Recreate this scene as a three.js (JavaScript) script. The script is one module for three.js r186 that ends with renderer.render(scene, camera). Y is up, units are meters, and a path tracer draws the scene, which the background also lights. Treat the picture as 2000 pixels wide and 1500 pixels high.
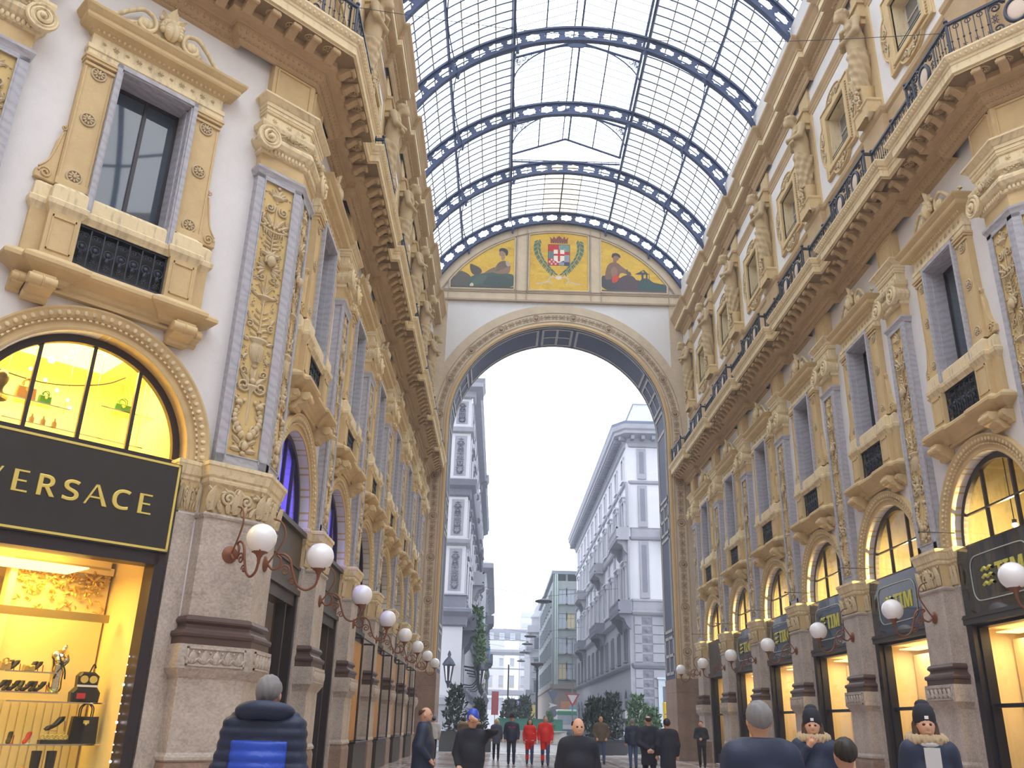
import * as THREE from 'three';
import { mergeGeometries, mergeVertices, toCreasedNormals } from 'three/addons/utils/BufferGeometryUtils.js';
import { FontLoader } from 'three/addons/loaders/FontLoader.js';
import { TextGeometry } from 'three/addons/geometries/TextGeometry.js';
import { RectAreaLightUniformsLib } from 'three/addons/lights/RectAreaLightUniformsLib.js';

// ---------------------------------------------------------------- camera, sky, exposure
const scene = new THREE.Scene();
const camera = new THREE.PerspectiveCamera(2 * Math.atan(750 / 1698.9) * 180 / Math.PI, 4 / 3, 0.05, 600);
camera.position.set(-2.8515, 1.5433, 15.1887);
camera.rotation.set(0.3705, -0.0055, 0.0265, 'YXZ');
const renderer = new THREE.WebGLRenderer({ antialias: true });
renderer.toneMapping = THREE.LinearToneMapping;
renderer.toneMappingExposure = 1.0;
renderer.shadowMap.enabled = true;
RectAreaLightUniformsLib.init();
{ // overcast winter sky: even all round, brighter towards the zenith
  const W = 64, H = 64, d = new Float32Array(W * H * 4);
  for (let y = 0; y < H; y++) {
    const el = ((y + 0.5) / H - 0.5) * Math.PI, s = Math.max(0, Math.sin(el));
    const L = el < 0 ? 0.35 : (1.5 + 1.0 * s);
    for (let x = 0; x < W; x++) { const o = (y * W + x) * 4; d[o] = L * 0.955; d[o + 1] = L * 0.985; d[o + 2] = L * 1.045; d[o + 3] = 1; }
  }
  const t = new THREE.DataTexture(d, W, H, THREE.RGBAFormat, THREE.FloatType);
  t.mapping = THREE.EquirectangularReflectionMapping; t.magFilter = THREE.LinearFilter; t.needsUpdate = true;
  scene.background = t; scene.environment = t;
  scene.backgroundIntensity = scene.environmentIntensity = 1.7;
}
scene.fog = new THREE.FogExp2(0xe4ebf5, 0.0019);   // thin winter haze that pales the street
// ---------------------------------------------------------------- helpers
const V3 = (x, y, z) => new THREE.Vector3(x, y, z), PI = Math.PI;
let seed = 20417;
const rnd = () => { seed = (seed + 0x6d2b79f5) | 0; let t = Math.imul(seed ^ (seed >>> 15), 1 | seed); t = (t + Math.imul(t ^ (t >>> 7), 61 | t)) ^ t; return ((t ^ (t >>> 14)) >>> 0) / 4294967296; };
const rr = (a, b) => a + (b - a) * rnd(), clamp = THREE.MathUtils.clamp, lerp = THREE.MathUtils.lerp;
const usedNames = new Map();
function numbered(n) { const k = usedNames.get(n) ?? 0; usedNames.set(n, k + 1); return k ? n + '_' + String(k).padStart(3, '0') : n; }
const M4 = (x = 0, y = 0, z = 0, rx = 0, ry = 0, rz = 0, sx = 1, sy = sx, sz = sx) => new THREE.Matrix4().compose(V3(x, y, z), new THREE.Quaternion().setFromEuler(new THREE.Euler(rx, ry, rz)), V3(sx, sy, sz));
// uv in metres from the face's main direction
function boxUV(g) {
  const p = g.attributes.position, n = g.attributes.normal, uv = new Float32Array(p.count * 2);
  for (let i = 0; i < p.count; i += 3) {
    let a = 0, b = 0, c = 0;
    for (let k = 0; k < 3; k++) { a += Math.abs(n.getX(i + k)); b += Math.abs(n.getY(i + k)); c += Math.abs(n.getZ(i + k)); }
    for (let k = 0; k < 3; k++) {
      const j = i + k, x = p.getX(j), y = p.getY(j), z = p.getZ(j);
      uv[j * 2] = a >= b && a >= c ? z : x; uv[j * 2 + 1] = b > a && b > c ? z : y;
    }
  }
  g.setAttribute('uv', new THREE.BufferAttribute(uv, 2));
}
class MB { // collects shapes and makes one named mesh of them
  constructor() { this.l = []; }
  add(g, m) {
    g = g.index ? g.toNonIndexed() : g.clone();
    if (m) g.applyMatrix4(m);
    if (m && m.determinant() < 0) { const p = g.attributes; for (const k in p) { const a = p[k], s = a.itemSize, r = a.array; for (let i = 0; i < a.count; i += 3) for (let c = 0; c < s; c++) { const t = r[(i + 1) * s + c]; r[(i + 1) * s + c] = r[(i + 2) * s + c]; r[(i + 2) * s + c] = t; } } }
    for (const k of Object.keys(g.attributes)) if (k !== 'position' && k !== 'normal') g.deleteAttribute(k);
    if (!g.attributes.normal) g.computeVertexNormals();
    this.l.push(g); return this;
  }
  sym(g, m) { this.add(g, m); this.add(g, new THREE.Matrix4().makeScale(-1, 1, 1).multiply(m ?? new THREE.Matrix4())); return this; }
  box(x, y, z, w, h, d, rx = 0, ry = 0, rz = 0) { return this.add(new THREE.BoxGeometry(w, h, d), M4(x, y, z, rx, ry, rz)); }
  b2(x0, x1, y0, y1, z0, z1) { return this.box((x0 + x1) / 2, (y0 + y1) / 2, (z0 + z1) / 2, x1 - x0, y1 - y0, z1 - z0); }
  cyl(x, y, z, r, h, n = 10, r2 = r) { return this.add(new THREE.CylinderGeometry(r2, r, h, n), M4(x, y, z)); }
  ball(x, y, z, r, n = 10, sy = 1, sz = 1) { return this.add(new THREE.SphereGeometry(r, n, Math.max(5, n * 0.7 | 0)), M4(x, y, z, 0, 0, 0, 1, sy, sz)); }
  bar(a, b, r, n = 6) { const v = b.clone().sub(a), L = v.length(); return this.add(new THREE.CylinderGeometry(r, r, L, n), new THREE.Matrix4().compose(a.clone().add(b).multiplyScalar(0.5), new THREE.Quaternion().setFromUnitVectors(V3(0, 1, 0), v.normalize()), V3(1, 1, 1))); }
  tube(pts, r, seg = pts.length * 3, n = 6, closed = false) { return this.add(new THREE.TubeGeometry(new THREE.CatmullRomCurve3(pts, closed), seg, r, n, closed)); }
  geo(crease = 0) {
    if (!this.l.length) return new THREE.BufferGeometry();
    let g = mergeGeometries(this.l, false);
    if (crease) g = toCreasedNormals(g, crease);
    boxUV(g); return g;
  }
  build(name, mat, parent, crease = 0) { return put(name, this.geo(crease), mat, parent); }
}
function put(name, g, mat, parent) {
  const m = new THREE.Mesh(g, mat); m.name = parent ? name : numbered(name);
  m.castShadow = m.receiveShadow = true; (parent ?? scene).add(m); return m;
}
function thing(name, label, category, pos = [0, 0, 0], turn = 0, group) {
  const o = new THREE.Group(); o.name = numbered(name); o.position.set(...pos); o.rotation.y = turn; o.userData = { label, category };
  if (group) o.userData.group = group; scene.add(o); return o;
}
function struct(name, pos = [0, 0, 0], turn = 0, label, category) {
  const o = new THREE.Group(); o.name = numbered(name); o.position.set(...pos); o.rotation.y = turn; o.userData = { kind: 'structure' };
  if (label) o.userData.label = label; if (category) o.userData.category = category; scene.add(o); return o;
}
const tag = (o, label, category, group) => { Object.assign(o.userData, { label, category }); if (group) o.userData.group = group; return o; };
const stuff = (o) => { o.userData.kind = 'stuff'; return o; };
function dup(o, pos, turn, label, group, sx = 1) {
  const c = o.clone(); c.userData = { ...o.userData }; c.name = numbered(o.name.replace(/_\d{3}$/, '')); if (pos) c.position.set(...pos); if (turn !== undefined) c.rotation.y = turn; if (label) c.userData.label = label; if (group) c.userData.group = group; if (sx !== 1) c.scale.x = sx; scene.add(c); return c;
}
// miter directions of a plan path [x, z]; outward is to the left of travel seen with z down (dir (1,0) -> (0,1))
function miters(path) {
  const n = path.length, N = [];
  for (let i = 0; i < n - 1; i++) { const dx = path[i + 1][0] - path[i][0], dz = path[i + 1][1] - path[i][1], L = Math.hypot(dx, dz); N.push([-dz / L, dx / L]); }
  return path.map((_, i) => {
    const a = N[Math.max(0, i - 1)], b = N[Math.min(n - 2, i)], x = a[0] + b[0], z = a[1] + b[1], k = 2 / Math.max(0.2, x * x + z * z);
    return [x * k, z * k];
  });
}
// profile [[d, y], ...] swept along a plan path, mitred; cap closes the ends
function sweep(profile, path, cap = false) {
  const m = miters(path), pos = [], P = (i, j) => [path[i][0] + m[i][0] * profile[j][0], profile[j][1], path[i][1] + m[i][1] * profile[j][0]];
  for (let i = 0; i < path.length - 1; i++) for (let j = 0; j < profile.length - 1; j++) {
    const a = P(i, j), b = P(i + 1, j), c = P(i + 1, j + 1), d = P(i, j + 1);
    pos.push(...a, ...b, ...c, ...a, ...c, ...d);
  }
  if (cap) {
    const T = THREE.ShapeUtils.triangulateShape(profile.map((q) => new THREE.Vector2(q[0], q[1])), []);
    for (const t of T) { pos.push(...P(0, t[2]), ...P(0, t[1]), ...P(0, t[0])); const e = path.length - 1; pos.push(...P(e, t[0]), ...P(e, t[1]), ...P(e, t[2])); }
  }
  const g = new THREE.BufferGeometry(); g.setAttribute('position', new THREE.Float32BufferAttribute(pos, 3)); g.computeVertexNormals(); return g;
}
// an outline [[x, y], ...] (holes likewise) pushed out to depth d with a bevel
function slab(outline, d, holes = [], bevel = 0, curve = 8) {
  const s = outline instanceof THREE.Shape ? outline : new THREE.Shape(outline.map((p) => new THREE.Vector2(p[0], p[1])));
  for (const h of holes) s.holes.push(h instanceof THREE.Path ? h : new THREE.Path(h.map((p) => new THREE.Vector2(p[0], p[1]))));
  return new THREE.ExtrudeGeometry(s, { depth: d - bevel, bevelEnabled: bevel > 0, bevelThickness: bevel, bevelSize: bevel, bevelOffset: -bevel, bevelSegments: 1, curveSegments: curve });
}
const arcPts = (cx, cy, r, a0, a1, n) => Array.from({ length: n + 1 }, (_, i) => { const a = lerp(a0, a1, i / n); return [cx + r * Math.cos(a), cy + r * Math.sin(a)]; });
const lathe = (pts, n = 12, a0 = 0, a1 = 2 * PI) => new THREE.LatheGeometry(pts.map((p) => new THREE.Vector2(Math.max(1e-4, p[0]), p[1])), n, a0, a1);
// ring profile swept round an arc in the xy plane: profile [[r offset, z], ...]
function arcSweep(profile, cx, cy, R, a0, a1, n) {
  const pos = [], P = (i, j) => { const a = lerp(a0, a1, i / n), r = R + profile[j][0]; return [cx + r * Math.cos(a), cy + r * Math.sin(a), profile[j][1]]; };
  for (let i = 0; i < n; i++) for (let j = 0; j < profile.length - 1; j++) { const a = P(i, j), b = P(i + 1, j), c = P(i + 1, j + 1), d = P(i, j + 1); pos.push(...a, ...b, ...c, ...a, ...c, ...d); }
  const g = new THREE.BufferGeometry(); g.setAttribute('position', new THREE.Float32BufferAttribute(pos, 3)); g.computeVertexNormals(); return g;
}
// ornament: cupped leaf lying in xy, base at the origin, growing along +y; spiral scroll; rosette; small face
function leaf(L, W, bend = 0.4, cup = 0.25, n = 5, tipCurl = 0) {
  const pos = [], R = (t) => Math.pow(Math.sin(PI * Math.min(1, 0.12 + t * 0.88)), 0.8) * W / 2, P = (i, j) => {
    const t = i / n, s = (j - 2) / 2, a = bend * t, w = R(t) * (i === n ? 0.05 : 1);
    return [s * w + Math.sin(a) * L * t * 0.5, Math.cos(a) * L * t, (1 - Math.abs(s)) * W * cup + (t * (1 - t)) * L * 0.25 + tipCurl * t * t * L];
  };
  for (let i = 0; i < n; i++) for (let j = 0; j < 4; j++) { const a = P(i, j), b = P(i, j + 1), c = P(i + 1, j + 1), d = P(i + 1, j); pos.push(...a, ...b, ...c, ...a, ...c, ...d); }
  const g = new THREE.BufferGeometry(); g.setAttribute('position', new THREE.Float32BufferAttribute(pos, 3)); g.computeVertexNormals(); return g;
}
function spiral(R, turns, th, z = 0, n = 26, k = 0.16) { // outer end at (R,0)
  const p = []; for (let i = 0; i <= n; i++) { const t = i / n, a = t * turns * 2 * PI, r = R * lerp(1, k, t); p.push(V3(r * Math.cos(a), r * Math.sin(a), z + t * th)); }
  return new THREE.TubeGeometry(new THREE.CatmullRomCurve3(p), n * 2, th, 5);
}
function rosette(R, petals = 8, h = R * 0.35) {
  const b = new MB(); b.add(new THREE.SphereGeometry(R * 0.26, 8, 5), M4(0, 0, h * 0.7, 0, 0, 0, 1, 1, 0.8));
  for (let i = 0; i < petals; i++) { const a = i / petals * 2 * PI; b.add(new THREE.SphereGeometry(R * 0.34, 6, 4), M4(Math.cos(a) * R * 0.6, Math.sin(a) * R * 0.6, h * 0.3, 0, 0, a, 1.15, 0.55, h / R)); }
  return mergeGeometries(b.l);
}
function faceRelief(s) {
  const b = new MB(); b.add(new THREE.SphereGeometry(0.5, 12, 10), M4(0, 0, 0.05, 0, 0, 0, 0.72 * s, s, 0.6 * s));
  b.add(new THREE.ConeGeometry(0.09, 0.3, 5), M4(0, 0.02 * s, 0.33 * s, 0.2, 0, 0, s)); b.add(new THREE.SphereGeometry(0.07, 6, 5), M4(0, -0.22 * s, 0.27 * s, 0, 0, 0, 1.5 * s, 0.6 * s, s));
  b.sym(new THREE.SphereGeometry(0.07, 6, 5), M4(0.15 * s, 0.1 * s, 0.25 * s, 0, 0, 0, 1.2 * s, 0.7 * s, s)); b.sym(new THREE.SphereGeometry(0.12, 6, 5), M4(0.16 * s, 0.19 * s, 0.2 * s, 0, 0, 0.2, 1.3 * s, 0.4 * s, 0.8 * s));
  for (let i = 0; i < 11; i++) { const a = -0.35 + (i / 10) * (PI + 0.7); b.add(new THREE.SphereGeometry(0.15, 7, 5), M4(Math.cos(a) * 0.42 * s, 0.1 * s + Math.sin(a) * 0.46 * s, 0.08 * s, 0, 0, 0, s)); }
  return mergeGeometries(b.l);
}
// smooth surface of a field f(x,y,z) < 0 inside (surface nets)
function nets(f, lo, hi, cell) {
  const nx = Math.ceil((hi[0] - lo[0]) / cell) + 2, ny = Math.ceil((hi[1] - lo[1]) / cell) + 2, nz = Math.ceil((hi[2] - lo[2]) / cell) + 2, F = new Float32Array(nx * ny * nz), at = (i, j, k) => i + nx * (j + ny * k);
  for (let k = 0; k < nz; k++) for (let j = 0; j < ny; j++) for (let i = 0; i < nx; i++) F[at(i, j, k)] = f(lo[0] + (i - 0.5) * cell, lo[1] + (j - 0.5) * cell, lo[2] + (k - 0.5) * cell);
  const id = new Int32Array(nx * ny * nz).fill(-1), pos = [], idx = [];
  for (let k = 0; k < nz - 1; k++) for (let j = 0; j < ny - 1; j++) for (let i = 0; i < nx - 1; i++) {
    let m = 0; const v = []; for (let c = 0; c < 8; c++) { const q = F[at(i + (c & 1), j + ((c >> 1) & 1), k + (c >> 2))]; v.push(q); if (q < 0) m |= 1 << c; }
    if (m === 0 || m === 255) continue;
    let sx = 0, sy = 0, sz = 0, n = 0;
    for (let a = 0; a < 8; a++) for (let d = 1; d < 8; d <<= 1) { if (a & d) continue; const b = a | d; if ((v[a] < 0) === (v[b] < 0)) continue; const t = v[a] / (v[a] - v[b]); sx += (a & 1) + (d === 1 ? t : 0); sy += ((a >> 1) & 1) + (d === 2 ? t : 0); sz += (a >> 2) + (d === 4 ? t : 0); n++; }
    id[at(i, j, k)] = pos.length / 3; pos.push(lo[0] + (i + sx / n - 0.5) * cell, lo[1] + (j + sy / n - 0.5) * cell, lo[2] + (k + sz / n - 0.5) * cell);
  }
  const quad = (a, b, c, d, fl) => { if (a < 0 || b < 0 || c < 0 || d < 0) return; fl ? idx.push(a, b, c, a, c, d) : idx.push(a, c, b, a, d, c); };
  for (let k = 1; k < nz - 1; k++) for (let j = 1; j < ny - 1; j++) for (let i = 1; i < nx - 1; i++) {
    const s = F[at(i, j, k)] < 0;
    if (s !== F[at(i + 1, j, k)] < 0) quad(id[at(i, j - 1, k - 1)], id[at(i, j, k - 1)], id[at(i, j, k)], id[at(i, j - 1, k)], s);
    if (s !== F[at(i, j + 1, k)] < 0) quad(id[at(i - 1, j, k - 1)], id[at(i - 1, j, k)], id[at(i, j, k)], id[at(i, j, k - 1)], s);
    if (s !== F[at(i, j, k + 1)] < 0) quad(id[at(i - 1, j - 1, k)], id[at(i, j - 1, k)], id[at(i, j, k)], id[at(i - 1, j, k)], s);
  }
  const g = new THREE.BufferGeometry(); g.setAttribute('position', new THREE.Float32BufferAttribute(pos, 3)); g.setIndex(idx); g.computeVertexNormals(); return g;
}
// distance to a tapered capsule; smooth union
function cap(x, y, z, a, b, ra, rb) {
  const dx = b[0] - a[0], dy = b[1] - a[1], dz = b[2] - a[2], px = x - a[0], py = y - a[1], pz = z - a[2], t = clamp((px * dx + py * dy + pz * dz) / (dx * dx + dy * dy + dz * dz + 1e-9), 0, 1);
  return Math.hypot(px - t * dx, py - t * dy, pz - t * dz) - (ra + (rb - ra) * t);
}
const smin = (a, b, k) => { const h = Math.max(k - Math.abs(a - b), 0) / k; return Math.min(a, b) - h * h * k * 0.25; };
const elli = (x, y, z, c, r) => { const k0 = Math.hypot((x - c[0]) / r[0], (y - c[1]) / r[1], (z - c[2]) / r[2]), k1 = Math.hypot((x - c[0]) / r[0] ** 2, (y - c[1]) / r[1] ** 2, (z - c[2]) / r[2] ** 2); return k0 * (k0 - 1) / (k1 + 1e-9); };
// ---------------------------------------------------------------- computed textures and materials
const NZ = (() => { const p = new Float32Array(64 * 64); for (let i = 0; i < p.length; i++) p[i] = rnd(); return p; })();
function vnoise(x, y, per) { const i = Math.floor(x), j = Math.floor(y), u = x - i, v = y - j, s = u * u * (3 - 2 * u), t = v * v * (3 - 2 * v), w = (a, b) => NZ[((a % per + per) % per) % 64 + 64 * (((b % per + per) % per) % 64)]; return lerp(lerp(w(i, j), w(i + 1, j), s), lerp(w(i, j + 1), w(i + 1, j + 1), s), t); }
function fbm(u, v, f, oct) { let a = 1, s = 0, w = 0; for (let o = 0; o < oct; o++) { s += a * vnoise(u * f, v * f, f); w += a; a *= 0.55; f *= 2; } return s / w; }
function tex(n, fn, srgb = false, rx = 1, ry = rx) {
  const d = new Uint8Array(n * n * 4); for (let y = 0; y < n; y++) for (let x = 0; x < n; x++) { const c = fn(x / n, y / n), o = (y * n + x) * 4; d[o] = clamp(c[0], 0, 1) * 255; d[o + 1] = clamp(c[1], 0, 1) * 255; d[o + 2] = clamp(c[2], 0, 1) * 255; d[o + 3] = 255; }
  const t = new THREE.DataTexture(d, n, n); t.wrapS = t.wrapT = THREE.RepeatWrapping; t.magFilter = THREE.LinearFilter; t.minFilter = THREE.LinearMipmapLinearFilter; if (srgb) t.colorSpace = THREE.SRGBColorSpace; t.repeat.set(rx, ry); t.needsUpdate = true; return t;
}
const grey = (v) => [v, v, v];
const texMottle = tex(512, (u, v) => { const a = fbm(u, v, 4, 5), b = fbm(u + 0.37, v + 0.11, 16, 3), k = 0.86 + 0.24 * (a - 0.5) + 0.14 * (b - 0.5); return [k * 1.0, k * 0.99, k * 0.97]; }, false, 0.45);
const texPlaster = tex(512, (u, v) => { const a = fbm(u, v, 3, 5), b = fbm(u + 0.3, v + 0.7, 32, 2), k = 0.93 + 0.09 * (a - 0.5) + 0.05 * (b - 0.5); return [k, k, k * 1.004]; }, false, 0.3);
const texVein = tex(512, (u, v) => { const w = fbm(u, v, 4, 4), s = Math.abs(Math.sin((u * 3 + v * 9 + w * 2.2) * PI)), k = 0.78 + 0.2 * s + 0.16 * (fbm(u, v, 24, 3) - 0.5); return [k, k * 0.995, k * 1.01]; }, false, 0.7);
const texGranite = tex(512, (u, v) => { const a = fbm(u, v, 48, 2), b = fbm(u, v, 5, 4), k = 0.72 + 0.38 * (a - 0.5) + 0.42 * (b - 0.4); return [k * 1.03, k * 0.98, k * 0.95]; }, false, 0.8);
const texBump = tex(512, (u, v) => grey(0.5 * fbm(u, v, 24, 4) + 0.5 * fbm(u + 0.5, v, 64, 2)), false, 1.1);
const texStain = tex(512, (u, v) => { const d = fbm(u, v * 0.25, 28, 3), e = fbm(u, v, 4, 4), k = 1 - 0.4 * Math.max(0, d - 0.52) * 2 - 0.3 * Math.max(0, e - 0.5); return [k, k * 0.985, k * 0.95]; }, false, 0.6);
const std = (o) => new THREE.MeshStandardMaterial({ roughness: 0.85, ...o, color: new THREE.Color().setRGB(...o.color) });
const phy = (o) => new THREE.MeshPhysicalMaterial({ ...o, color: new THREE.Color().setRGB(...o.color) });
const M = {
  plaster: std({ color: [0.80, 0.785, 0.795], map: texPlaster, bumpMap: texBump, bumpScale: 0.002, roughness: 0.95 }),
  ochre: std({ color: [0.70, 0.53, 0.29], map: texMottle, bumpMap: texBump, bumpScale: 0.004 }),
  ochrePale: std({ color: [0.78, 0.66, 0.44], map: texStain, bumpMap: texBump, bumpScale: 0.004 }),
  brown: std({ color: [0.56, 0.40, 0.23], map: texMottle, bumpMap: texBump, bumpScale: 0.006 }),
  relief: std({ color: [0.64, 0.52, 0.34], map: texMottle, bumpMap: texBump, bumpScale: 0.004 }),
  reliefBack: std({ color: [0.72, 0.54, 0.24], map: texMottle }),
  greyStone: std({ color: [0.46, 0.46, 0.51], map: texVein, bumpMap: texBump, bumpScale: 0.002, roughness: 0.7 }),
  beige: std({ color: [0.58, 0.53, 0.48], map: texGranite, roughness: 0.7 }),
  paleStone: std({ color: [0.66, 0.62, 0.56], map: texMottle, roughness: 0.8 }),
  maroon: std({ color: [0.105, 0.062, 0.055], map: texMottle, roughness: 0.45 }),
  granite: std({ color: [0.36, 0.255, 0.20], map: texGranite, roughness: 0.5 }),
  archTan: std({ color: [0.70, 0.58, 0.44], map: texMottle, roughness: 0.9 }),
  archLine: std({ color: [0.47, 0.37, 0.27], map: texMottle, roughness: 0.9 }),
  iron: std({ color: [0.028, 0.033, 0.055], roughness: 0.45, metalness: 0.3 }),
  roofIron: std({ color: [0.045, 0.065, 0.15], roughness: 0.55, metalness: 0.2 }),
  bronze: std({ color: [0.22, 0.085, 0.045], roughness: 0.5, metalness: 0.4, bumpMap: texBump, bumpScale: 0.003 }),
  darkFrame: std({ color: [0.035, 0.028, 0.035], roughness: 0.4, metalness: 0.2 }),
  gold: std({ color: [0.78, 0.62, 0.16], roughness: 0.35, metalness: 0.35 }),
  globe: phy({ color: [0.86, 0.86, 0.90], roughness: 0.25, clearcoat: 0.5 }),
  roofGlass: phy({ color: [0.93, 0.965, 0.97], roughness: 0.22, transmission: 1, thickness: 0, ior: 1.45 }),
  roofGlassDim: phy({ color: [0.70, 0.74, 0.70], roughness: 0.35, transmission: 1, thickness: 0, ior: 1.45 }),  // dirt and the lantern gutter's shade are put into this glass colour
  pane: phy({ color: [0.97, 0.98, 0.98], roughness: 0, transmission: 1, thickness: 0, ior: 1.5 }),
  darkPane: phy({ color: [0.05, 0.07, 0.10], roughness: 0.04, clearcoat: 1, clearcoatRoughness: 0.02 }),
  white: std({ color: [0.8, 0.8, 0.8] }), black: std({ color: [0.012, 0.012, 0.014], roughness: 0.4 }),
};
const ORD = ['first', 'second', 'third', 'fourth', 'fifth', 'sixth', 'seventh', 'eighth', 'ninth', 'tenth'];
const BAY = 4.8789, WX = 7.22, FAR = -30.62;
const font = await new FontLoader().loadAsync('fonts/droid/droid_sans_bold.typeface.json');
const fontThin = await new FontLoader().loadAsync('fonts/droid/droid_sans_regular.typeface.json');
Object.assign(M, {
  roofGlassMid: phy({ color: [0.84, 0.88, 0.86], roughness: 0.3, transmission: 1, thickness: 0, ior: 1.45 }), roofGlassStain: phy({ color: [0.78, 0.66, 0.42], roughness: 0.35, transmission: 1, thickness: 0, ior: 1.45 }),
  lap: std({ color: [0.34, 0.32, 0.27], roughness: 0.7 }), octagon: std({ color: [0.62, 0.53, 0.42], map: texMottle }),
});
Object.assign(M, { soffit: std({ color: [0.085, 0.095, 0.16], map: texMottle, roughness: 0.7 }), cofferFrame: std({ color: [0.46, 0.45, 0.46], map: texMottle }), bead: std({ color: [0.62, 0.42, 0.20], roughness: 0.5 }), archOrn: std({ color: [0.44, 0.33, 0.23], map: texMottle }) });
// ---------------------------------------------------------------- ornament shared by the facades
const q = 0.70710678;
function reliefGeo() { // candelabrum relief, 0.62 wide, 5.5 high, base at y = 0, symmetric about x = 0
  const b = new MB(), L = (x, y, rz, len, w, bend = 0.5, z = 0.005) => b.sym(leaf(len, w, bend, 0.3, 4, 0.05), M4(x, y, z, 0, 0, rz));
  const ball = (x, y, r, sy = 1) => b.ball(x, y, r * 0.5, r, 8, sy, 0.8), vase = (y, pts, s = 1) => b.add(lathe(pts, 14), M4(0, y, 0.0, 0, 0, 0, s, s, 0.55 * s));
  const spir = (x, y, R, turns, th, flip, rz = 0) => b.sym(spiral(R, turns, th, 0.02, 20), M4(x, y, 0, 0, 0, rz, flip, 1, 1));
  // foot: two scaly beasts back to back over a mask
  b.add(faceRelief(0.16), M4(0, 0.16, 0.01)); ball(0, 0.04, 0.05); L(0.05, 0.08, -1.2, 0.22, 0.10); L(0.07, 0.2, -0.7, 0.22, 0.09);
  for (let i = 0; i < 9; i++) { const t = i / 8; b.sym(new THREE.SphereGeometry(0.065 - 0.03 * t, 7, 5), M4(0.08 + 0.16 * Math.sin(t * 3.0), 0.36 + t * 0.62, 0.03, 0, 0, 0, 1, 1.2, 0.8)); }
  spir(0.17, 0.46, 0.1, 1.5, 0.022, 1, 2); b.sym(new THREE.SphereGeometry(0.06, 8, 6), M4(0.2, 0.92, 0.04, 0, 0, 0, 1.2, 0.9, 0.9)); L(0.2, 0.96, -0.9, 0.16, 0.07); L(0.2, 0.6, -1.6, 0.14, 0.07); L(0.15, 0.75, -2.2, 0.15, 0.07);
  vase(0.55, [[0.015, 0], [0.03, 0.2], [0.025, 0.5], [0.05, 0.62], [0.12, 0.7], [0.13, 0.74], [0.02, 0.75]]);
  spir(0.16, 1.26, 0.12, 1.4, 0.022, 1, 3.4); L(0.06, 1.28, -0.5, 0.3, 0.1); L(0.1, 1.2, -1.2, 0.2, 0.08); spir(0.2, 1.52, 0.08, 1.3, 0.016, -1, 0.5); ball(0, 1.36, 0.06); L(0, 1.36, -0.15, 0.26, 0.09, 0.1);
  // fluted urn with flowers
  vase(1.62, [[0.03, 0], [0.07, 0.03], [0.04, 0.07], [0.11, 0.16], [0.15, 0.3], [0.15, 0.4], [0.1, 0.47], [0.17, 0.52], [0.17, 0.56], [0.02, 0.57]]);
  for (let i = -3; i <= 3; i++) b.bar(V3(i * 0.02, 1.72, 0.075 - Math.abs(i) * 0.008), V3(i * 0.04, 2.0, 0.085 - Math.abs(i) * 0.012), 0.009, 5);
  b.sym(rosette(0.065, 6), M4(0.22, 1.75, 0)); b.sym(rosette(0.05, 6), M4(0.24, 1.98, 0)); L(0.16, 1.85, -2.3, 0.16, 0.07); L(0.18, 2.1, -0.9, 0.16, 0.08);
  for (let i = 0; i < 5; i++) { L(0.02 + i * 0.004, 2.2 + i * 0.12, -0.95 + i * 0.06, 0.2 - i * 0.018, 0.06, 0.5); } b.bar(V3(0, 2.15, 0.02), V3(0, 2.95, 0.02), 0.014, 6); b.cyl(0, 2.3, 0.02, 0.05, 0.04, 8);
  spir(0.21, 2.42, 0.075, 1.3, 0.015, 1, 1); L(0.2, 2.5, -0.2, 0.18, 0.07);
  vase(2.86, [[0.02, 0], [0.05, 0.02], [0.03, 0.06], [0.1, 0.12], [0.16, 0.14], [0.165, 0.17], [0.02, 0.18]]); L(0.1, 3.0, -1.0, 0.18, 0.07); b.sym(rosette(0.06, 7), M4(0.22, 3.08, 0)); b.sym(rosette(0.05, 7), M4(0.2, 2.8, 0));
  for (let i = 0; i < 3; i++) b.sym(new THREE.TubeGeometry(new THREE.CatmullRomCurve3([V3(0.01, 3.04, 0.02), V3(0.05 + i * 0.05, 3.24, 0.02), V3(0.1 + i * 0.05, 3.3 - i * 0.05, 0.02)]), 8, 0.009, 4), M4());
  b.sym(rosette(0.07, 8), M4(0.2, 3.36, 0)); spir(0.11, 3.4, 0.07, 1.2, 0.014, -1, 2.4); b.bar(V3(0, 3.05, 0.02), V3(0, 3.5, 0.02), 0.012, 5);
  // winged head
  for (let i = 0; i < 4; i++) L(0.07, 3.56 + i * 0.02, -2.2 + i * 0.5, 0.2, 0.075, 0.4); b.add(faceRelief(0.22), M4(0, 3.74, 0.03)); b.sym(leaf(0.22, 0.1, 0.9, 0.3, 4), M4(0.06, 3.86, 0.02, 0, 0, -0.9)); L(0.04, 3.86, -0.1, 0.2, 0.07); vase(3.88, [[0.12, 0], [0.14, 0.03], [0.05, 0.07], [0.02, 0.1]]);
  for (let i = 0; i < 4; i++) L(0.01, 4.02 + i * 0.08, -1.1 + i * 0.12, 0.19 - i * 0.02, 0.055); b.bar(V3(0, 3.95, 0.02), V3(0, 4.4, 0.02), 0.012, 5); b.sym(rosette(0.045, 6), M4(0.22, 4.18, 0));
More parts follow.
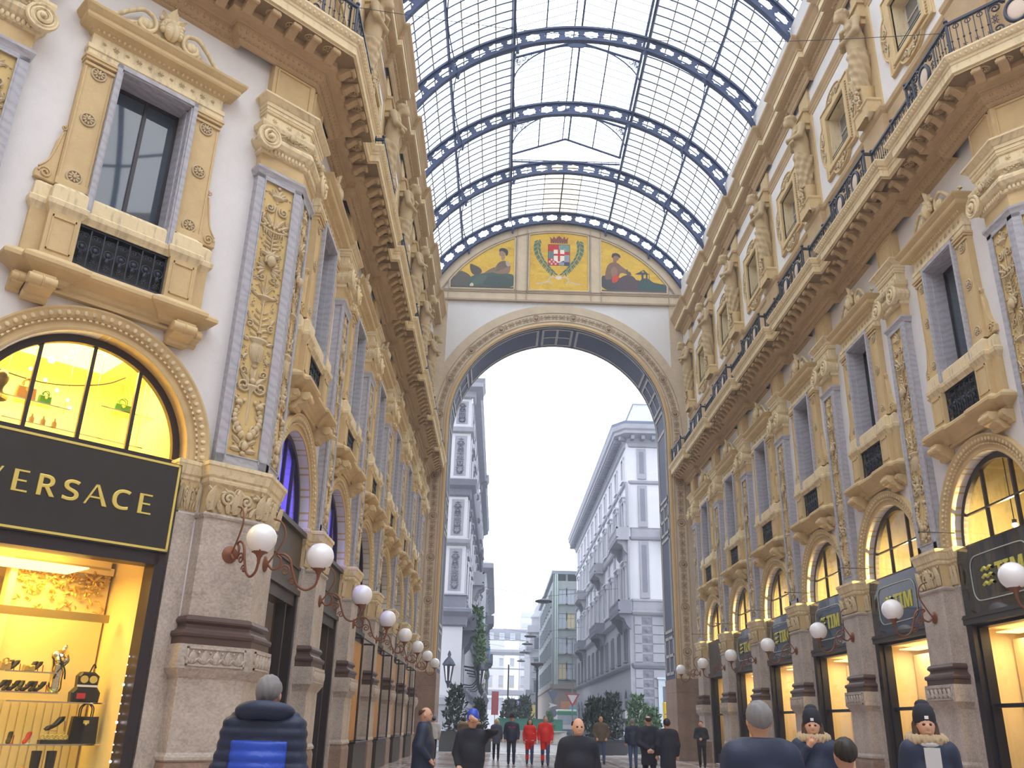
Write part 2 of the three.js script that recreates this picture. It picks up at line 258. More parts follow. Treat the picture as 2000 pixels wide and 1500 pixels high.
  // fringed canopy
  b.add(new THREE.TubeGeometry(new THREE.CatmullRomCurve3([V3(-0.23, 4.42, 0.02), V3(0, 4.36, 0.05), V3(0.23, 4.42, 0.02)]), 14, 0.022, 6)); for (let i = -4; i <= 4; i++) b.add(new THREE.ConeGeometry(0.03, 0.1, 5), M4(i * 0.05, 4.31 + Math.abs(i) * 0.006, 0.035, 0, 0, PI, 1, 1, 0.5)); for (let i = -4; i <= 4; i++) ball(i * 0.05, 4.47 + Math.abs(i % 2) * 0.04, 0.035);
  L(0.14, 4.48, -0.7, 0.24, 0.08); L(0.06, 4.5, -0.35, 0.3, 0.08); L(0.2, 4.44, -1.2, 0.14, 0.06); b.bar(V3(0, 4.4, 0.02), V3(0, 4.95, 0.02), 0.014, 5);
  spir(0.14, 4.86, 0.1, 1.6, 0.018, 1, 2.2); b.sym(rosette(0.045, 7), M4(0.14, 4.86, 0.01)); L(0.2, 4.72, -2.4, 0.14, 0.06); L(0.05, 4.8, -1.3, 0.14, 0.06);
  vase(5.0, [[0.02, 0], [0.04, 0.03], [0.02, 0.06], [0.12, 0.11], [0.14, 0.15], [0.02, 0.16]]); for (let i = 0; i < 3; i++) L(0.03 * i, 5.14, -0.15 - 0.4 * i, 0.22 - 0.03 * i, 0.065); ball(0, 5.34, 0.035); b.sym(rosette(0.035, 6), M4(0.2, 5.2, 0));
  for (let i = 0; i < 60; i++) { const y = rr(0.1, 5.3), x = rr(0.16, 0.28); b.sym(new THREE.SphereGeometry(rr(0.01, 0.022), 5, 4), M4(x, y, 0.01)); }
  return b.geo();
}
const G_relief = reliefGeo();
function capLeafGeo(w) { // carved capital block: rinceau of leaves and rosettes, w wide, 0.5 high
  const b = new MB(), h = 0.48;
  b.add(spiral(0.13, 1.7, 0.03, 0.02, 22), M4(-0.16, 0.26, 0, 0, 0, 0.5)); b.add(spiral(0.13, 1.7, 0.03, 0.02, 22), M4(0.16, 0.26, 0, 0, 0, 2.6, -1, 1, 1)); b.add(rosette(0.06), M4(-0.16, 0.26, 0.03)); b.add(rosette(0.06), M4(0.16, 0.26, 0.03));
  for (let i = -1; i <= 1; i++) b.add(leaf(0.4, 0.2, 0, 0.35, 5, 0.22), M4(i * w * 0.47, 0.02, 0.01, -0.08)); for (let i = -3; i <= 3; i++) b.add(leaf(0.2, 0.1, i * 0.2, 0.35, 4, 0.15), M4(i * w * 0.14, 0.02, 0.02, -0.05, 0, -i * 0.12));
  for (let i = -3; i <= 3; i++) b.add(leaf(0.16, 0.08, 0.5, 0.3, 4), M4(i * w * 0.15, 0.34, 0.02, 0, 0, i % 2 ? 1.2 : -1.2)); b.add(faceRelief(0.14), M4(0, 0.36, 0.02));
  for (let i = 0; i < 26; i++) b.add(rnd() < 0.4 ? rosette(rr(0.025, 0.045), 6) : new THREE.SphereGeometry(rr(0.012, 0.03), 6, 4), M4(rr(-w / 2, w / 2), rr(0.03, h), 0.015));
  return b.geo();
}
const G_capLeaf = capLeafGeo(0.95);
function bandGeo(w) { // low carved frieze of the pedestal: upright leaves between two fillets
  const b = new MB(), n = Math.round(w / 0.2); b.b2(-w / 2, w / 2, 0, 0.03, 0, 0.022).b2(-w / 2, w / 2, 0.25, 0.28, 0, 0.022).b2(-w / 2, -w / 2 + 0.03, 0, 0.28, 0, 0.022).b2(w / 2 - 0.03, w / 2, 0, 0.28, 0, 0.022);
  for (let i = 0; i < n; i++) { const x = -w / 2 + (i + 0.5) * w / n; b.add(leaf(0.2, 0.12, 0, 0.3, 4, 0.06), M4(x, 0.035, 0.004)); b.add(leaf(0.15, 0.06, 0.6, 0.3, 4), M4(x + 0.03, 0.04, 0.004, 0, 0, -0.5)); b.add(leaf(0.15, 0.06, -0.6, 0.3, 4), M4(x - 0.03, 0.04, 0.004, 0, 0, 0.5)); b.ball(x + w / n / 2 * (i < n - 1 ? 1 : 0), 0.2, 0.01, 0.022, 6); }
  return b.geo();
}
const G_band = bandGeo(1.16), G_bandShort = bandGeo(0.98);
const G_volute = (() => { const b = new MB(); b.add(spiral(0.2, 2.1, 0.032, 0.0, 34, 0.2), M4(0, 0, 0.05, 0, 0, 1.2)); b.add(new THREE.SphereGeometry(0.05, 10, 7), M4(0, 0, 0.09)); b.add(new THREE.CylinderGeometry(0.215, 0.2, 0.1, 22), M4(0, 0, 0, PI / 2)); b.add(new THREE.TorusGeometry(0.2, 0.03, 6, 26), M4(0, 0, 0.05)); for (let i = 0; i < 9; i++) { const a = 1.5 + i * 0.5; b.add(leaf(0.07, 0.05, 0.3, 0.3, 3), M4(Math.cos(a) * 0.14, Math.sin(a) * 0.14, 0.055, 0, 0, a - 1.57)); } return b.geo(0.6); })();
const G_garland = (() => { const b = new MB(); for (let i = -8; i <= 8; i++) { const x = i * 0.045; b.add(leaf(0.1, 0.05, 0.4, 0.3, 3, 0.2), M4(x, 0.03 * Math.cos(i), 0, -0.3, 0, i < 0 ? 1.1 : -1.1)); b.ball(x, 0.04 + 0.03 * Math.sin(i * 2.1), 0.02, 0.022, 6); } b.add(faceRelief(0.16), M4(0, 0.03, 0.05)); return b.geo(); })();
const G_eggs = (() => { const b = new MB(); for (let i = -5; i <= 5; i++) b.add(new THREE.SphereGeometry(0.045, 8, 6), M4(i * 0.078, 0, 0, 0, 0, 0, 0.8, 1.3, 0.7)); return b.geo(); })();
const G_rosette = (() => { const b = new MB(); b.add(rosette(0.1, 9, 0.04)); b.add(new THREE.TorusGeometry(0.115, 0.018, 5, 18)); return b.geo(); })(), G_smallRosette = (() => { const b = new MB(); b.add(rosette(0.06, 6, 0.03)); return b.geo(); })();

// ---------------------------------------------------------------- pilasters
function pilaster(t, path, faces) { // path: plan outline on the wall; faces: [x, z, turn, width]
  const S = (name, prof, mat) => { const b = new MB(); b.add(sweep(prof, path)); return b.build(name, mat, t); };
  const on = (f, name, g, mat, y, dz = 0, dx = 0, sx = 1) => { const m = put(name, g, mat, t), c = Math.cos(f[2]), s = Math.sin(f[2]); m.position.set(f[0] + c * dx + s * dz, y, f[1] - s * dx + c * dz); m.rotation.y = f[2]; m.scale.x = sx; return m; };
  S('plinth', [[0.13, 0], [0.13, 0.78], [0.11, 0.86], [0.09, 0.88]], M.granite);
  S('pedestal', [[0.09, 0.87], [0.135, 0.9], [0.135, 0.94], [0.10, 1.0], [0.10, 2.04], [0.12, 2.06], [0.17, 2.14], [0.20, 2.18], [0.20, 2.53], [0, 2.53]], M.beige);
  S('base', [[0.15, 2.53], [0.15, 2.64], [0.175, 2.65], [0.185, 2.69], [0.175, 2.73], [0.13, 2.745], [0.085, 2.79], [0.08, 2.83], [0.10, 2.85], [0.12, 2.87], [0.125, 2.9], [0.10, 2.95], [0.06, 2.97]], M.maroon);
  S('lower_shaft', [[0.06, 2.97], [0.06, 4.5], [0.085, 4.52], [0.095, 4.55], [0.085, 4.58], [0.04, 4.6]], M.beige);
  S('capital_block', [[0.03, 4.58], [0.03, 5.09]], M.ochre);
  S('impost', [[0.03, 5.06], [0.07, 5.1], [0.08, 5.14], [0.07, 5.17], [0.10, 5.2], [0.13, 5.34], [0.15, 5.36], [0.15, 5.42], [0.02, 5.46]], M.ochrePale);
  S('shaft', [[-0.035, 5.45], [-0.035, 11.2]], M.greyStone);
  S('shaft_cap', [[-0.035, 11.14], [0, 11.15], [0.02, 11.2], [0.05, 11.25], [0.05, 11.30], [0, 11.31]], M.greyStone);
  S('neck', [[-0.02, 11.3], [-0.02, 11.66]], M.ochre);
  S('cushion', [[-0.02, 11.62], [0.03, 11.64], [0.045, 11.68], [0.02, 11.72], [0.10, 11.78], [0.15, 11.86], [0.15, 11.92], [0.10, 12.0], [0.05, 12.03], [0.05, 12.1]], M.ochrePale);
  S('abacus', [[0.05, 12.08], [0.12, 12.13], [0.14, 12.2], [0.14, 12.25], [0.02, 12.27]], M.ochrePale);
  S('entablature', [[0.02, 12.26], [0.02, 12.5], [0.045, 12.5], [0.06, 12.53], [0.045, 12.56], [0.06, 12.56], [0.06, 12.64], [0.08, 12.64], [0.08, 12.72], [0.10, 12.73], [0.16, 12.8], [0.19, 12.83], [0.19, 12.87], [0, 12.88]], M.ochrePale);
  S('attic_panel', [[-0.02, 12.87], [-0.02, 13.78]], M.ochre);
  for (const f of faces) {
    const w = f[3], k = w / 0.95;
    { const b = new MB(); b.b2(-w / 2, w / 2, 0, 0.17, -0.04, 0).b2(-w / 2, w / 2, 5.62, 5.72, -0.04, 0).b2(-w / 2, -w / 2 + 0.155, 0, 5.72, -0.04, 0).b2(w / 2 - 0.155, w / 2, 0, 5.72, -0.04, 0);
      for (const s of [-1, 1]) b.box(s * (w / 2 - 0.165), 2.86, 0.004, 0.02, 5.5, 0.03); b.box(0, 0.18, 0.004, w - 0.3, 0.02, 0.03).box(0, 5.61, 0.004, w - 0.3, 0.02, 0.03); on(f, 'panel_frame', b.geo(), M.greyStone, 5.45, 0); }
    { const b = new MB(); b.b2(-w / 2 + 0.1, w / 2 - 0.1, 0.1, 5.65, -0.05, -0.03); on(f, 'panel_ground', b.geo(), M.reliefBack, 5.45, 0); }
    stuff(on(f, 'relief', G_relief, M.relief, 5.66, -0.03, 0, k * 1.0));
    stuff(on(f, 'capital_carving', G_capLeaf, M.relief, 4.6, 0.035, 0, k));
    stuff(on(f, 'frieze_carving', f[4] ? G_bandShort : G_band, M.beige, 2.215, 0.2, f[5] ?? 0));
    for (const s of [-1, 1]) if (!f[4] || s === f[4]) { const v = on(f, 'volute', G_volute, M.ochrePale, 11.87, 0.13, s * (w / 2 - 0.03), s); v.scale.set(-s * 1.1, 1.1, 1.1); }
    stuff(on(f, 'garland', G_garland, M.relief, 12.02, 0.12, 0, k)); stuff(on(f, 'egg_row', G_eggs, M.ochrePale, 11.7, 0.045, 0, k));
    for (const s of [-1, 0, 1]) on(f, 'rosette', G_smallRosette, M.ochrePale, 12.39, 0.02, s * 0.32 * k);
    { const b = new MB(), h = w / 2 - 0.09; b.b2(-h, h, 12.98, 13.01, -0.02, 0.012).b2(-h, h, 13.63, 13.66, -0.02, 0.012).b2(-h, -h + 0.03, 12.98, 13.66, -0.02, 0.012).b2(h - 0.03, h, 12.98, 13.66, -0.02, 0.012); on(f, 'attic_moulding', b.geo(), M.ochre, 0, 0); }
  }
  return t;
}
const PH = 0.475, PD = 0.22, PPATH = [[-PH, -0.05], [-PH, PD], [PH, PD], [PH, -0.05]];
const rightAt = (k) => [[WX, 0, -BAY * k], -PI / 2], leftAt = (k) => [[-WX, 0, -BAY * k], PI / 2];
const fromArch = (k, n) => k === n ? 'nearest the arch' : k === 1 ? 'next to the octagon corner' : `${ORD[n - k]} from the arch`;
{ const p1 = thing('pilaster', `carved stone pilaster on the right wall, ${fromArch(1, 6)}`, 'pilaster', ...rightAt(1), 'carved pilasters of the right wall');
  pilaster(p1, PPATH, [[0, PD, 0, 0.95]]);
  for (let k = 2; k <= 6; k++) dup(p1, ...rightAt(k), `carved stone pilaster on the right wall, ${fromArch(k, 6)}`);
  for (let k = 1; k <= 6; k++) dup(p1, ...leftAt(k), `carved stone pilaster on the left wall, ${fromArch(k, 6)}`, 'carved pilasters of the left wall');
}
// corner pilasters at the mouth of the octagon: two faces meeting at 135 degrees
{ const cl = thing('pilaster', 'large bent corner pilaster with two carved panels beside the lit boutique', 'pilaster', [-7.0, 0, 0.5175]);
  const uL = [-q, q], e = 0.96, n = [q, q], far = [uL[0] * e, uL[1] * e], F2 = [uL[0] * e / 2, uL[1] * e / 2];
  pilaster(cl, [[far[0] - n[0] * 0.27, far[1] - n[1] * 0.27], far, [0, 0], [0, -0.91], [-0.27, -0.91]], [[F2[0], F2[1], PI / 4, 0.96, -1, -0.06], [0, -0.455, PI / 2, 0.91, 1, 0.06]]);
  const cr = thing('pilaster', 'bent corner pilaster with carved panel at the right edge under the turning cornice', 'pilaster', [7.0, 0, 0.5175]);
  pilaster(cr, [[0.27, -0.91], [0, -0.91], [0, 0], [q * e, q * e], [q * e + n[0] * 0.27, q * e - n[1] * 0.27]], [[0, -0.455, -PI / 2, 0.91, -1, -0.06], [q * e / 2, q * e / 2, -PI / 4, 0.96, 1, 0.06]]);
}
const DIAG_L = (u, v = 0) => [-7.0 - q * u + q * (v - PD), 0, 0.5175 + q * u + q * (v - PD)]; // on the diagonal left wall plane, u from the bend, v off the wall
{ const o = thing('pilaster', 'carved pilaster cut by the left picture edge beyond the boutique window', 'pilaster', DIAG_L(5.51), PI / 4); pilaster(o, PPATH, [[0, PD, 0, 0.95]]); }

// ---------------------------------------------------------------- first-floor windows with balcony panels
const G_ironPanel = (() => { // ornamental cast-iron panel 1.46 x 0.72
  const b = new MB(), w = 0.73; b.b2(-w, w, 0, 0.03, -0.01, 0.03).b2(-w, w, 0.69, 0.72, -0.01, 0.03);
  for (let i = 0; i <= 7; i++) { const x = -w + i * 2 * w / 7; b.box(clamp(x, -w + 0.012, w - 0.012), 0.36, 0.01, 0.022, 0.72, 0.022); if (i < 7) { const c = x + w / 7; b.add(new THREE.TorusGeometry(0.075, 0.013, 5, 14), M4(c, 0.36, 0.012)); b.add(new THREE.SphereGeometry(0.045, 7, 5), M4(c, 0.36, 0.015, 0, 0, 0, 1, 1, 0.6)); b.add(rosette(0.06, 6), M4(c, 0.13, 0.012)); b.add(spiral(0.055, 1.3, 0.01, 0, 12), M4(c + 0.03, 0.56, 0.012)); b.add(spiral(0.055, 1.3, 0.01, 0, 12), M4(c - 0.03, 0.56, 0.012, 0, 0, 0, -1, 1, 1)); b.add(leaf(0.12, 0.07, 0, 0.3, 3), M4(c, 0.2, 0.012)); } }
  return b.geo();
})();
const G_bracketScroll = (() => { const b = new MB(); const p = [[0, 0], [0.3, 0.02], [0.3, 0.16], [0.2, 0.28], [0.13, 0.5], [0.1, 0.8], [0.03, 1.0], [0.04, 1.1], [0, 1.15]]; b.add(slab(p, 0.09, [], 0.012)); b.add(spiral(0.1, 1.6, 0.018, 0.09, 20), M4(0.16, 0.13, 0)); b.add(spiral(0.05, 1.3, 0.014, 0.09, 14), M4(0.05, 1.04, 0, 0, 0, 2)); b.tube([V3(0.27, 0.2, 0.09), V3(0.16, 0.36, 0.09), V3(0.1, 0.6, 0.09), V3(0.04, 0.95, 0.09)], 0.016, 12, 5); return b.geo(); })();
const G_pediment = (() => { // scrolled crest with a crowned face, base at y = 0, 2.7 wide
  const b = new MB(), s = (g, m) => b.sym(g, m);
  const out = []; for (let i = 0; i <= 16; i++) { const t = i / 16; out.push([-1.3 + 1.02 * t, 0.06 + 0.44 * Math.pow(t, 1.7)]); } for (let i = 0; i <= 8; i++) out.push([-0.28 + i * 0.07, 0.5 + 0.12 * Math.sin(i / 8 * PI)]); for (let i = 0; i <= 16; i++) { const t = 1 - i / 16; out.push([1.3 - 1.02 * t, 0.06 + 0.44 * Math.pow(t, 1.7)]); } out.push([1.34, 0], [-1.34, 0]);
  b.add(slab(out, 0.08));
  s(new THREE.TubeGeometry(new THREE.CatmullRomCurve3([V3(1.32, 0.14, 0.1), V3(1.2, 0.08, 0.1), V3(0.95, 0.18, 0.1), V3(0.72, 0.42, 0.1), V3(0.5, 0.58, 0.1), V3(0.3, 0.5, 0.1), V3(0.26, 0.3, 0.1), V3(0.4, 0.17, 0.1), V3(0.54, 0.26, 0.1), V3(0.5, 0.4, 0.1)]), 44, 0.042, 6), M4());
  s(new THREE.SphereGeometry(0.11, 9, 7), M4(0.42, 0.32, 0.1, 0, 0, 0, 1, 1, 0.6)); s(spiral(0.09, 1.2, 0.03, 0.08, 14), M4(1.28, 0.12, 0));
  for (let i = 0; i < 6; i++) s(leaf(0.22 - i * 0.02, 0.1, 0.5, 0.3, 4, 0.1), M4(0.6 + i * 0.1, 0.06, 0.08, 0, 0, -0.9 - 0.05 * i)); s(leaf(0.2, 0.1, -0.5, 0.3, 4, 0.1), M4(0.72, 0.08, 0.08, 0, 0, 0.4)); s(leaf(0.16, 0.08, -0.5, 0.3, 4, 0.1), M4(0.18, 0.06, 0.08, 0, 0, -0.5));
  b.add(faceRelief(0.4), M4(0, 0.36, 0.14)); b.add(leaf(0.34, 0.2, 0, 0.3, 5, 0.2), M4(0, 0.56, 0.1)); s(leaf(0.3, 0.15, 0.7, 0.3, 5, 0.2), M4(0.04, 0.56, 0.1, 0, 0, -0.45)); s(new THREE.SphereGeometry(0.05, 7, 6), M4(0.2, 0.6, 0.12)); b.ball(0, 0.82, 0.14, 0.05, 7); s(spiral(0.07, 1.2, 0.02, 0.1, 14), M4(0.2, 0.14, 0));
  return b.geo();
})();
const G_console = (() => { const b = new MB(); b.add(slab([[0, 0], [0.12, -0.02], [0.2, 0.06], [0.36, 0.12], [0.4, 0.22], [0.42, 0.34], [0, 0.34]], 0.34, [], 0.015), M4(0.17, 0, 0, 0, -PI / 2)); b.add(new THREE.CylinderGeometry(0.085, 0.085, 0.4, 12), M4(0, 0.24, 0.36, 0, 0, PI / 2)); b.add(new THREE.TorusGeometry(0.088, 0.014, 5, 12), M4(0, 0.24, 0.36, 0, PI / 2)); b.add(new THREE.CylinderGeometry(0.06, 0.06, 0.36, 10), M4(0, 0.05, 0.14, 0, 0, PI / 2)); return b.geo(); })();
function upperWindow(t, lit) {
  const P = (name, b, mat, cr) => b.build(name, mat, t, cr);
  { const b = new MB(); // stepped grey marble frame with deep reveal
    for (const s of [-1, 1]) b.box(s * 0.69, 10.42, 0.08, 0.08, 2.96, 0.3).box(s * 0.65, 10.42, 0, 0.06, 2.9, 0.4).box(s * 0.61, 10.42, -0.12, 0.03, 2.84, 0.36); b.box(0, 11.86, 0.08, 1.46, 0.08, 0.3).box(0, 11.82, 0, 1.4, 0.06, 0.4).box(0, 11.78, -0.12, 1.34, 0.03, 0.36); P('marble_frame', b, M.greyStone); }
  { const b = new MB(); for (const s of [-1, 1]) b.box(s * 0.57, 10.4, -0.26, 0.06, 2.76, 0.06); b.box(0, 11.74, -0.26, 1.2, 0.07, 0.06).box(0, 9.06, -0.26, 1.2, 0.1, 0.06).box(0, 10.4, -0.255, 0.06, 2.7, 0.07); P('sash', b, M.darkFrame); }
  for (const s of [-1, 1]) { const m = put('pane', new THREE.BoxGeometry(0.52, 2.66, 0.012), M.darkPane, t); m.position.set(s * 0.285, 10.4, -0.27); m.rotation.y = s * 0.012; }
  { const b = new MB(); b.box(0, 9.26, 0.06, 1.34, 0.025, 0.025); for (let i = 0; i < 7; i++) b.box(-0.62 + i * 0.206, 9.14, 0.06, 0.015, 0.24, 0.015); P('guard_rail', b, M.iron); }
  for (const s of [-1, 1]) {
    const b = new MB(); b.b2(s > 0 ? 0.73 : -1.22, s > 0 ? 1.22 : -0.73, 9.28, 11.72, 0, 0.13).box(s * 0.975, 9.34, 0.08, 0.51, 0.12, 0.16).box(s * 0.975, 11.66, 0.09, 0.5, 0.05, 0.16).box(s * 0.975, 11.75, 0.1, 0.53, 0.06, 0.2).box(s * 0.975, 11.8, 0.1, 0.57, 0.05, 0.24);
    for (const e of [-1, 1]) b.box(s * 0.975 + e * 0.215, 10.5, 0.135, 0.03, 2.2, 0.03);
    P('jamb_pilaster', b, M.ochre);
    const r = (y) => { const m = put('rosette', G_rosette, M.relief, t); m.position.set(s * 0.975, y, 0.14); }; r(10.62); r(11.54); r(9.5);
    const c = put('scroll_bracket', G_bracketScroll, M.ochre, t); c.position.set(s * 1.22, 9.28, 0.0); c.scale.x = s;
    { const p = new MB(); p.b2(s > 0 ? 0.74 : -1.22, s > 0 ? 1.22 : -0.74, 7.98, 8.78, 0, 0.22).b2(s > 0 ? 1.2 : -1.46, s > 0 ? 1.46 : -1.2, 7.98, 8.8, 0, 0.1); for (const [x0, x1, y0, y1] of [[0.8, 1.16, 8.1, 8.12], [0.8, 1.16, 8.66, 8.7], [0.8, 0.82, 8.1, 8.7], [1.14, 1.16, 8.1, 8.7]]) p.b2(Math.min(s * x0, s * x1), Math.max(s * x0, s * x1), y0, y1, 0.22, 0.24); P('pedestal', p, M.ochre); }
    const k = put('console', G_console, M.ochre, t); k.position.set(s * 1.12, 7.26, 0.0);
    const i = put('corner_bracket', G_console, M.ochre, t); i.position.set(s * 1.4, 7.34, -0.06); i.scale.set(0.5, 0.75, 0.7);
  }
  { const b = new MB(), bp = [[-1.46, -0.02], [-1.46, 0.1], [-1.22, 0.1], [-1.22, 0.22], [-0.73, 0.22], [-0.73, 0.16], [0.73, 0.16], [0.73, 0.22], [1.22, 0.22], [1.22, 0.1], [1.46, 0.1], [1.46, -0.02]];
    b.add(sweep([[0, 8.76], [0.02, 8.8], [0.06, 8.86], [0.07, 8.94], [0.05, 8.96], [0.02, 8.98], [0.02, 9.2], [-0.06, 9.28]], bp)); b.b2(-0.7, 0.7, 8.8, 9.0, -0.2, 0.17); P('parapet_cap', b, M.ochrePale);
    const c = new MB(); c.add(sweep([[-0.06, 7.56], [0, 7.6], [0.03, 7.66], [0.09, 7.7], [0.12, 7.72], [0.2, 7.76], [0.24, 7.8], [0.24, 7.86], [0.2, 7.9], [0.05, 8.0], [-0.15, 8.02]], bp)); c.b2(-1.1, 1.1, 7.5, 7.62, 0, 0.12); P('sill', c, M.ochre); }
  { const b = new MB(); b.b2(-0.74, 0.74, 8.0, 8.8, -0.1, 0.02); P('panel_back', b, M.black); const m = put('iron_panel', G_ironPanel, M.iron, t); m.position.set(0, 8.04, 0.1); stuff(m); }
  { const w = 1.2, bp = [[-w, -0.02], [-w, 0.13], [w, 0.13], [w, -0.02]], b = new MB(); b.add(sweep([[0, 11.82], [0.03, 11.84], [0.03, 11.95], [0.05, 11.97], [0.05, 12.05], [0, 12.06], [0, 12.3]], bp)); P('frieze', b, M.ochrePale); for (let i = -5; i <= 5; i++) { const m = put('rosette', G_smallRosette, M.relief, t); m.position.set(i * 0.2, 12.18, 0.13); m.scale.setScalar(i % 2 ? 0.7 : 1); }
    const c = new MB(); c.add(sweep([[0, 12.3], [0.04, 12.33], [0.06, 12.37], [0.12, 12.4], [0.2, 12.42], [0.22, 12.46], [0.22, 12.52], [0.25, 12.55], [0.3, 12.62], [0.31, 12.66], [0.08, 12.7], [0, 12.72]], bp)); P('cornice', c, M.ochre);
    const d = new MB(); for (let i = 0; i < 27; i++) d.ball(-w + (i + 0.5) * 2 * w / 27, 12.36, 0.19, 0.028, 6, 1.3); stuff(P('bead_row', d, M.ochrePale));
    const e = put('crest', G_pediment, M.ochrePale, t); e.position.set(0, 12.7, 0.06); stuff(e); }
}
// ---------------------------------------------------------------- shop fronts: archivolt, lunette window, sign board, display window
const SPR = 5.44, AR = 1.67;
function archivolt(t) {
  const b = new MB(); b.add(arcSweep([[0.0, -0.36], [0.0, 0.02], [0.03, 0.03], [0.05, 0.01], [0.13, 0.01], [0.15, 0.05], [0.17, 0.01], [0.18, 0.03], [0.22, 0.06], [0.30, 0.09], [0.33, 0.11], [0.36, 0.11], [0.37, 0.0]], 0, SPR, AR, 0, PI, 40)); b.build('archivolt', M.ochre, t);
  const d = new MB(); for (let i = 0; i < 46; i++) { const a = (i + 0.5) / 46 * PI; d.add(new THREE.SphereGeometry(0.042, 6, 4), M4(Math.cos(a) * (AR + 0.255), SPR + Math.sin(a) * (AR + 0.255), 0.075, 0, 0, a, 1.3, 0.9, 0.5)); } for (let i = 0; i < 60; i++) { const a = (i + 0.5) / 60 * PI; d.box(Math.cos(a) * (AR + 0.15), SPR + Math.sin(a) * (AR + 0.15), 0.05, 0.03, 0.045, 0.03, 0, 0, a); } stuff(d.build('arch_beading', M.ochrePale, t));
  for (const s of [-1, 1]) { const c = new MB(); c.add(sweep([[0, 5.08], [0.03, 5.12], [0.03, 5.17], [0.06, 5.2], [0.09, 5.34], [0.1, 5.36], [0.1, 5.42], [0, 5.45]], s > 0 ? [[1.64, -0.36], [1.64, 0.0], [1.97, 0.0]] : [[-1.97, 0.0], [-1.64, 0.0], [-1.64, -0.36]])); c.build('impost', M.ochrePale, t);
    const j = new MB(); j.b2(s > 0 ? 1.66 : -1.98, s > 0 ? 1.98 : -1.66, 0.9, 4.56, -0.34, 0.012).b2(s > 0 ? 1.64 : -1.98, s > 0 ? 1.98 : -1.64, 0, 0.9, -0.34, 0.05); j.build('jamb', M.beige, t);
    const k = new MB(); k.b2(s > 0 ? 1.66 : -1.98, s > 0 ? 1.98 : -1.66, 4.6, 5.1, -0.34, 0.01); k.build('jamb_capital', M.ochre, t);
    const l = put('jamb_carving', G_capLeaf, M.relief, t); l.position.set(s * 1.82, 4.6, 0.012); l.scale.set(0.34, 1, 0.7); stuff(l); }
}
function lunette(t, bars, glassMat, cross) {
  const b = new MB(); b.add(arcSweep([[-0.02, -0.3], [-0.02, -0.2], [-0.14, -0.2], [-0.14, -0.3]], 0, SPR, AR, 0, PI, 36)); b.box(0, SPR - 0.06, -0.26, 3.3, 0.12, 0.1); b.build('arch_frame', M.darkFrame, t);
  const xs = [-1.54, ...bars, 1.54];
  for (const x of bars) { const m = new MB(); m.b2(x - 0.03, x + 0.03, SPR, SPR + Math.sqrt(1.54 ** 2 - x * x), -0.29, -0.22); m.build('mullion', M.darkFrame, t); }
  if (cross) { const m = new MB(); m.b2(-1.4, 1.4, SPR + 0.62, SPR + 0.66, -0.28, -0.22); m.build('crossbar', M.darkFrame, t); }
  for (let i = 0; i < xs.length - 1; i++) { const s = []; const x0 = xs[i] + (i ? 0.03 : 0), x1 = xs[i + 1] - 0.03, n = 10; s.push([x0, SPR], [x1, SPR]); for (let k = 0; k <= n; k++) { const x = lerp(x1, x0, k / n); s.push([x, SPR + Math.sqrt(Math.max(0, 1.54 ** 2 - x * x)) + 1e-3]); } const g = new THREE.ShapeGeometry(new THREE.Shape(s.map((p) => new THREE.Vector2(...p)))); const m = put('pane', g, glassMat, t); m.position.z = -0.26; }
}
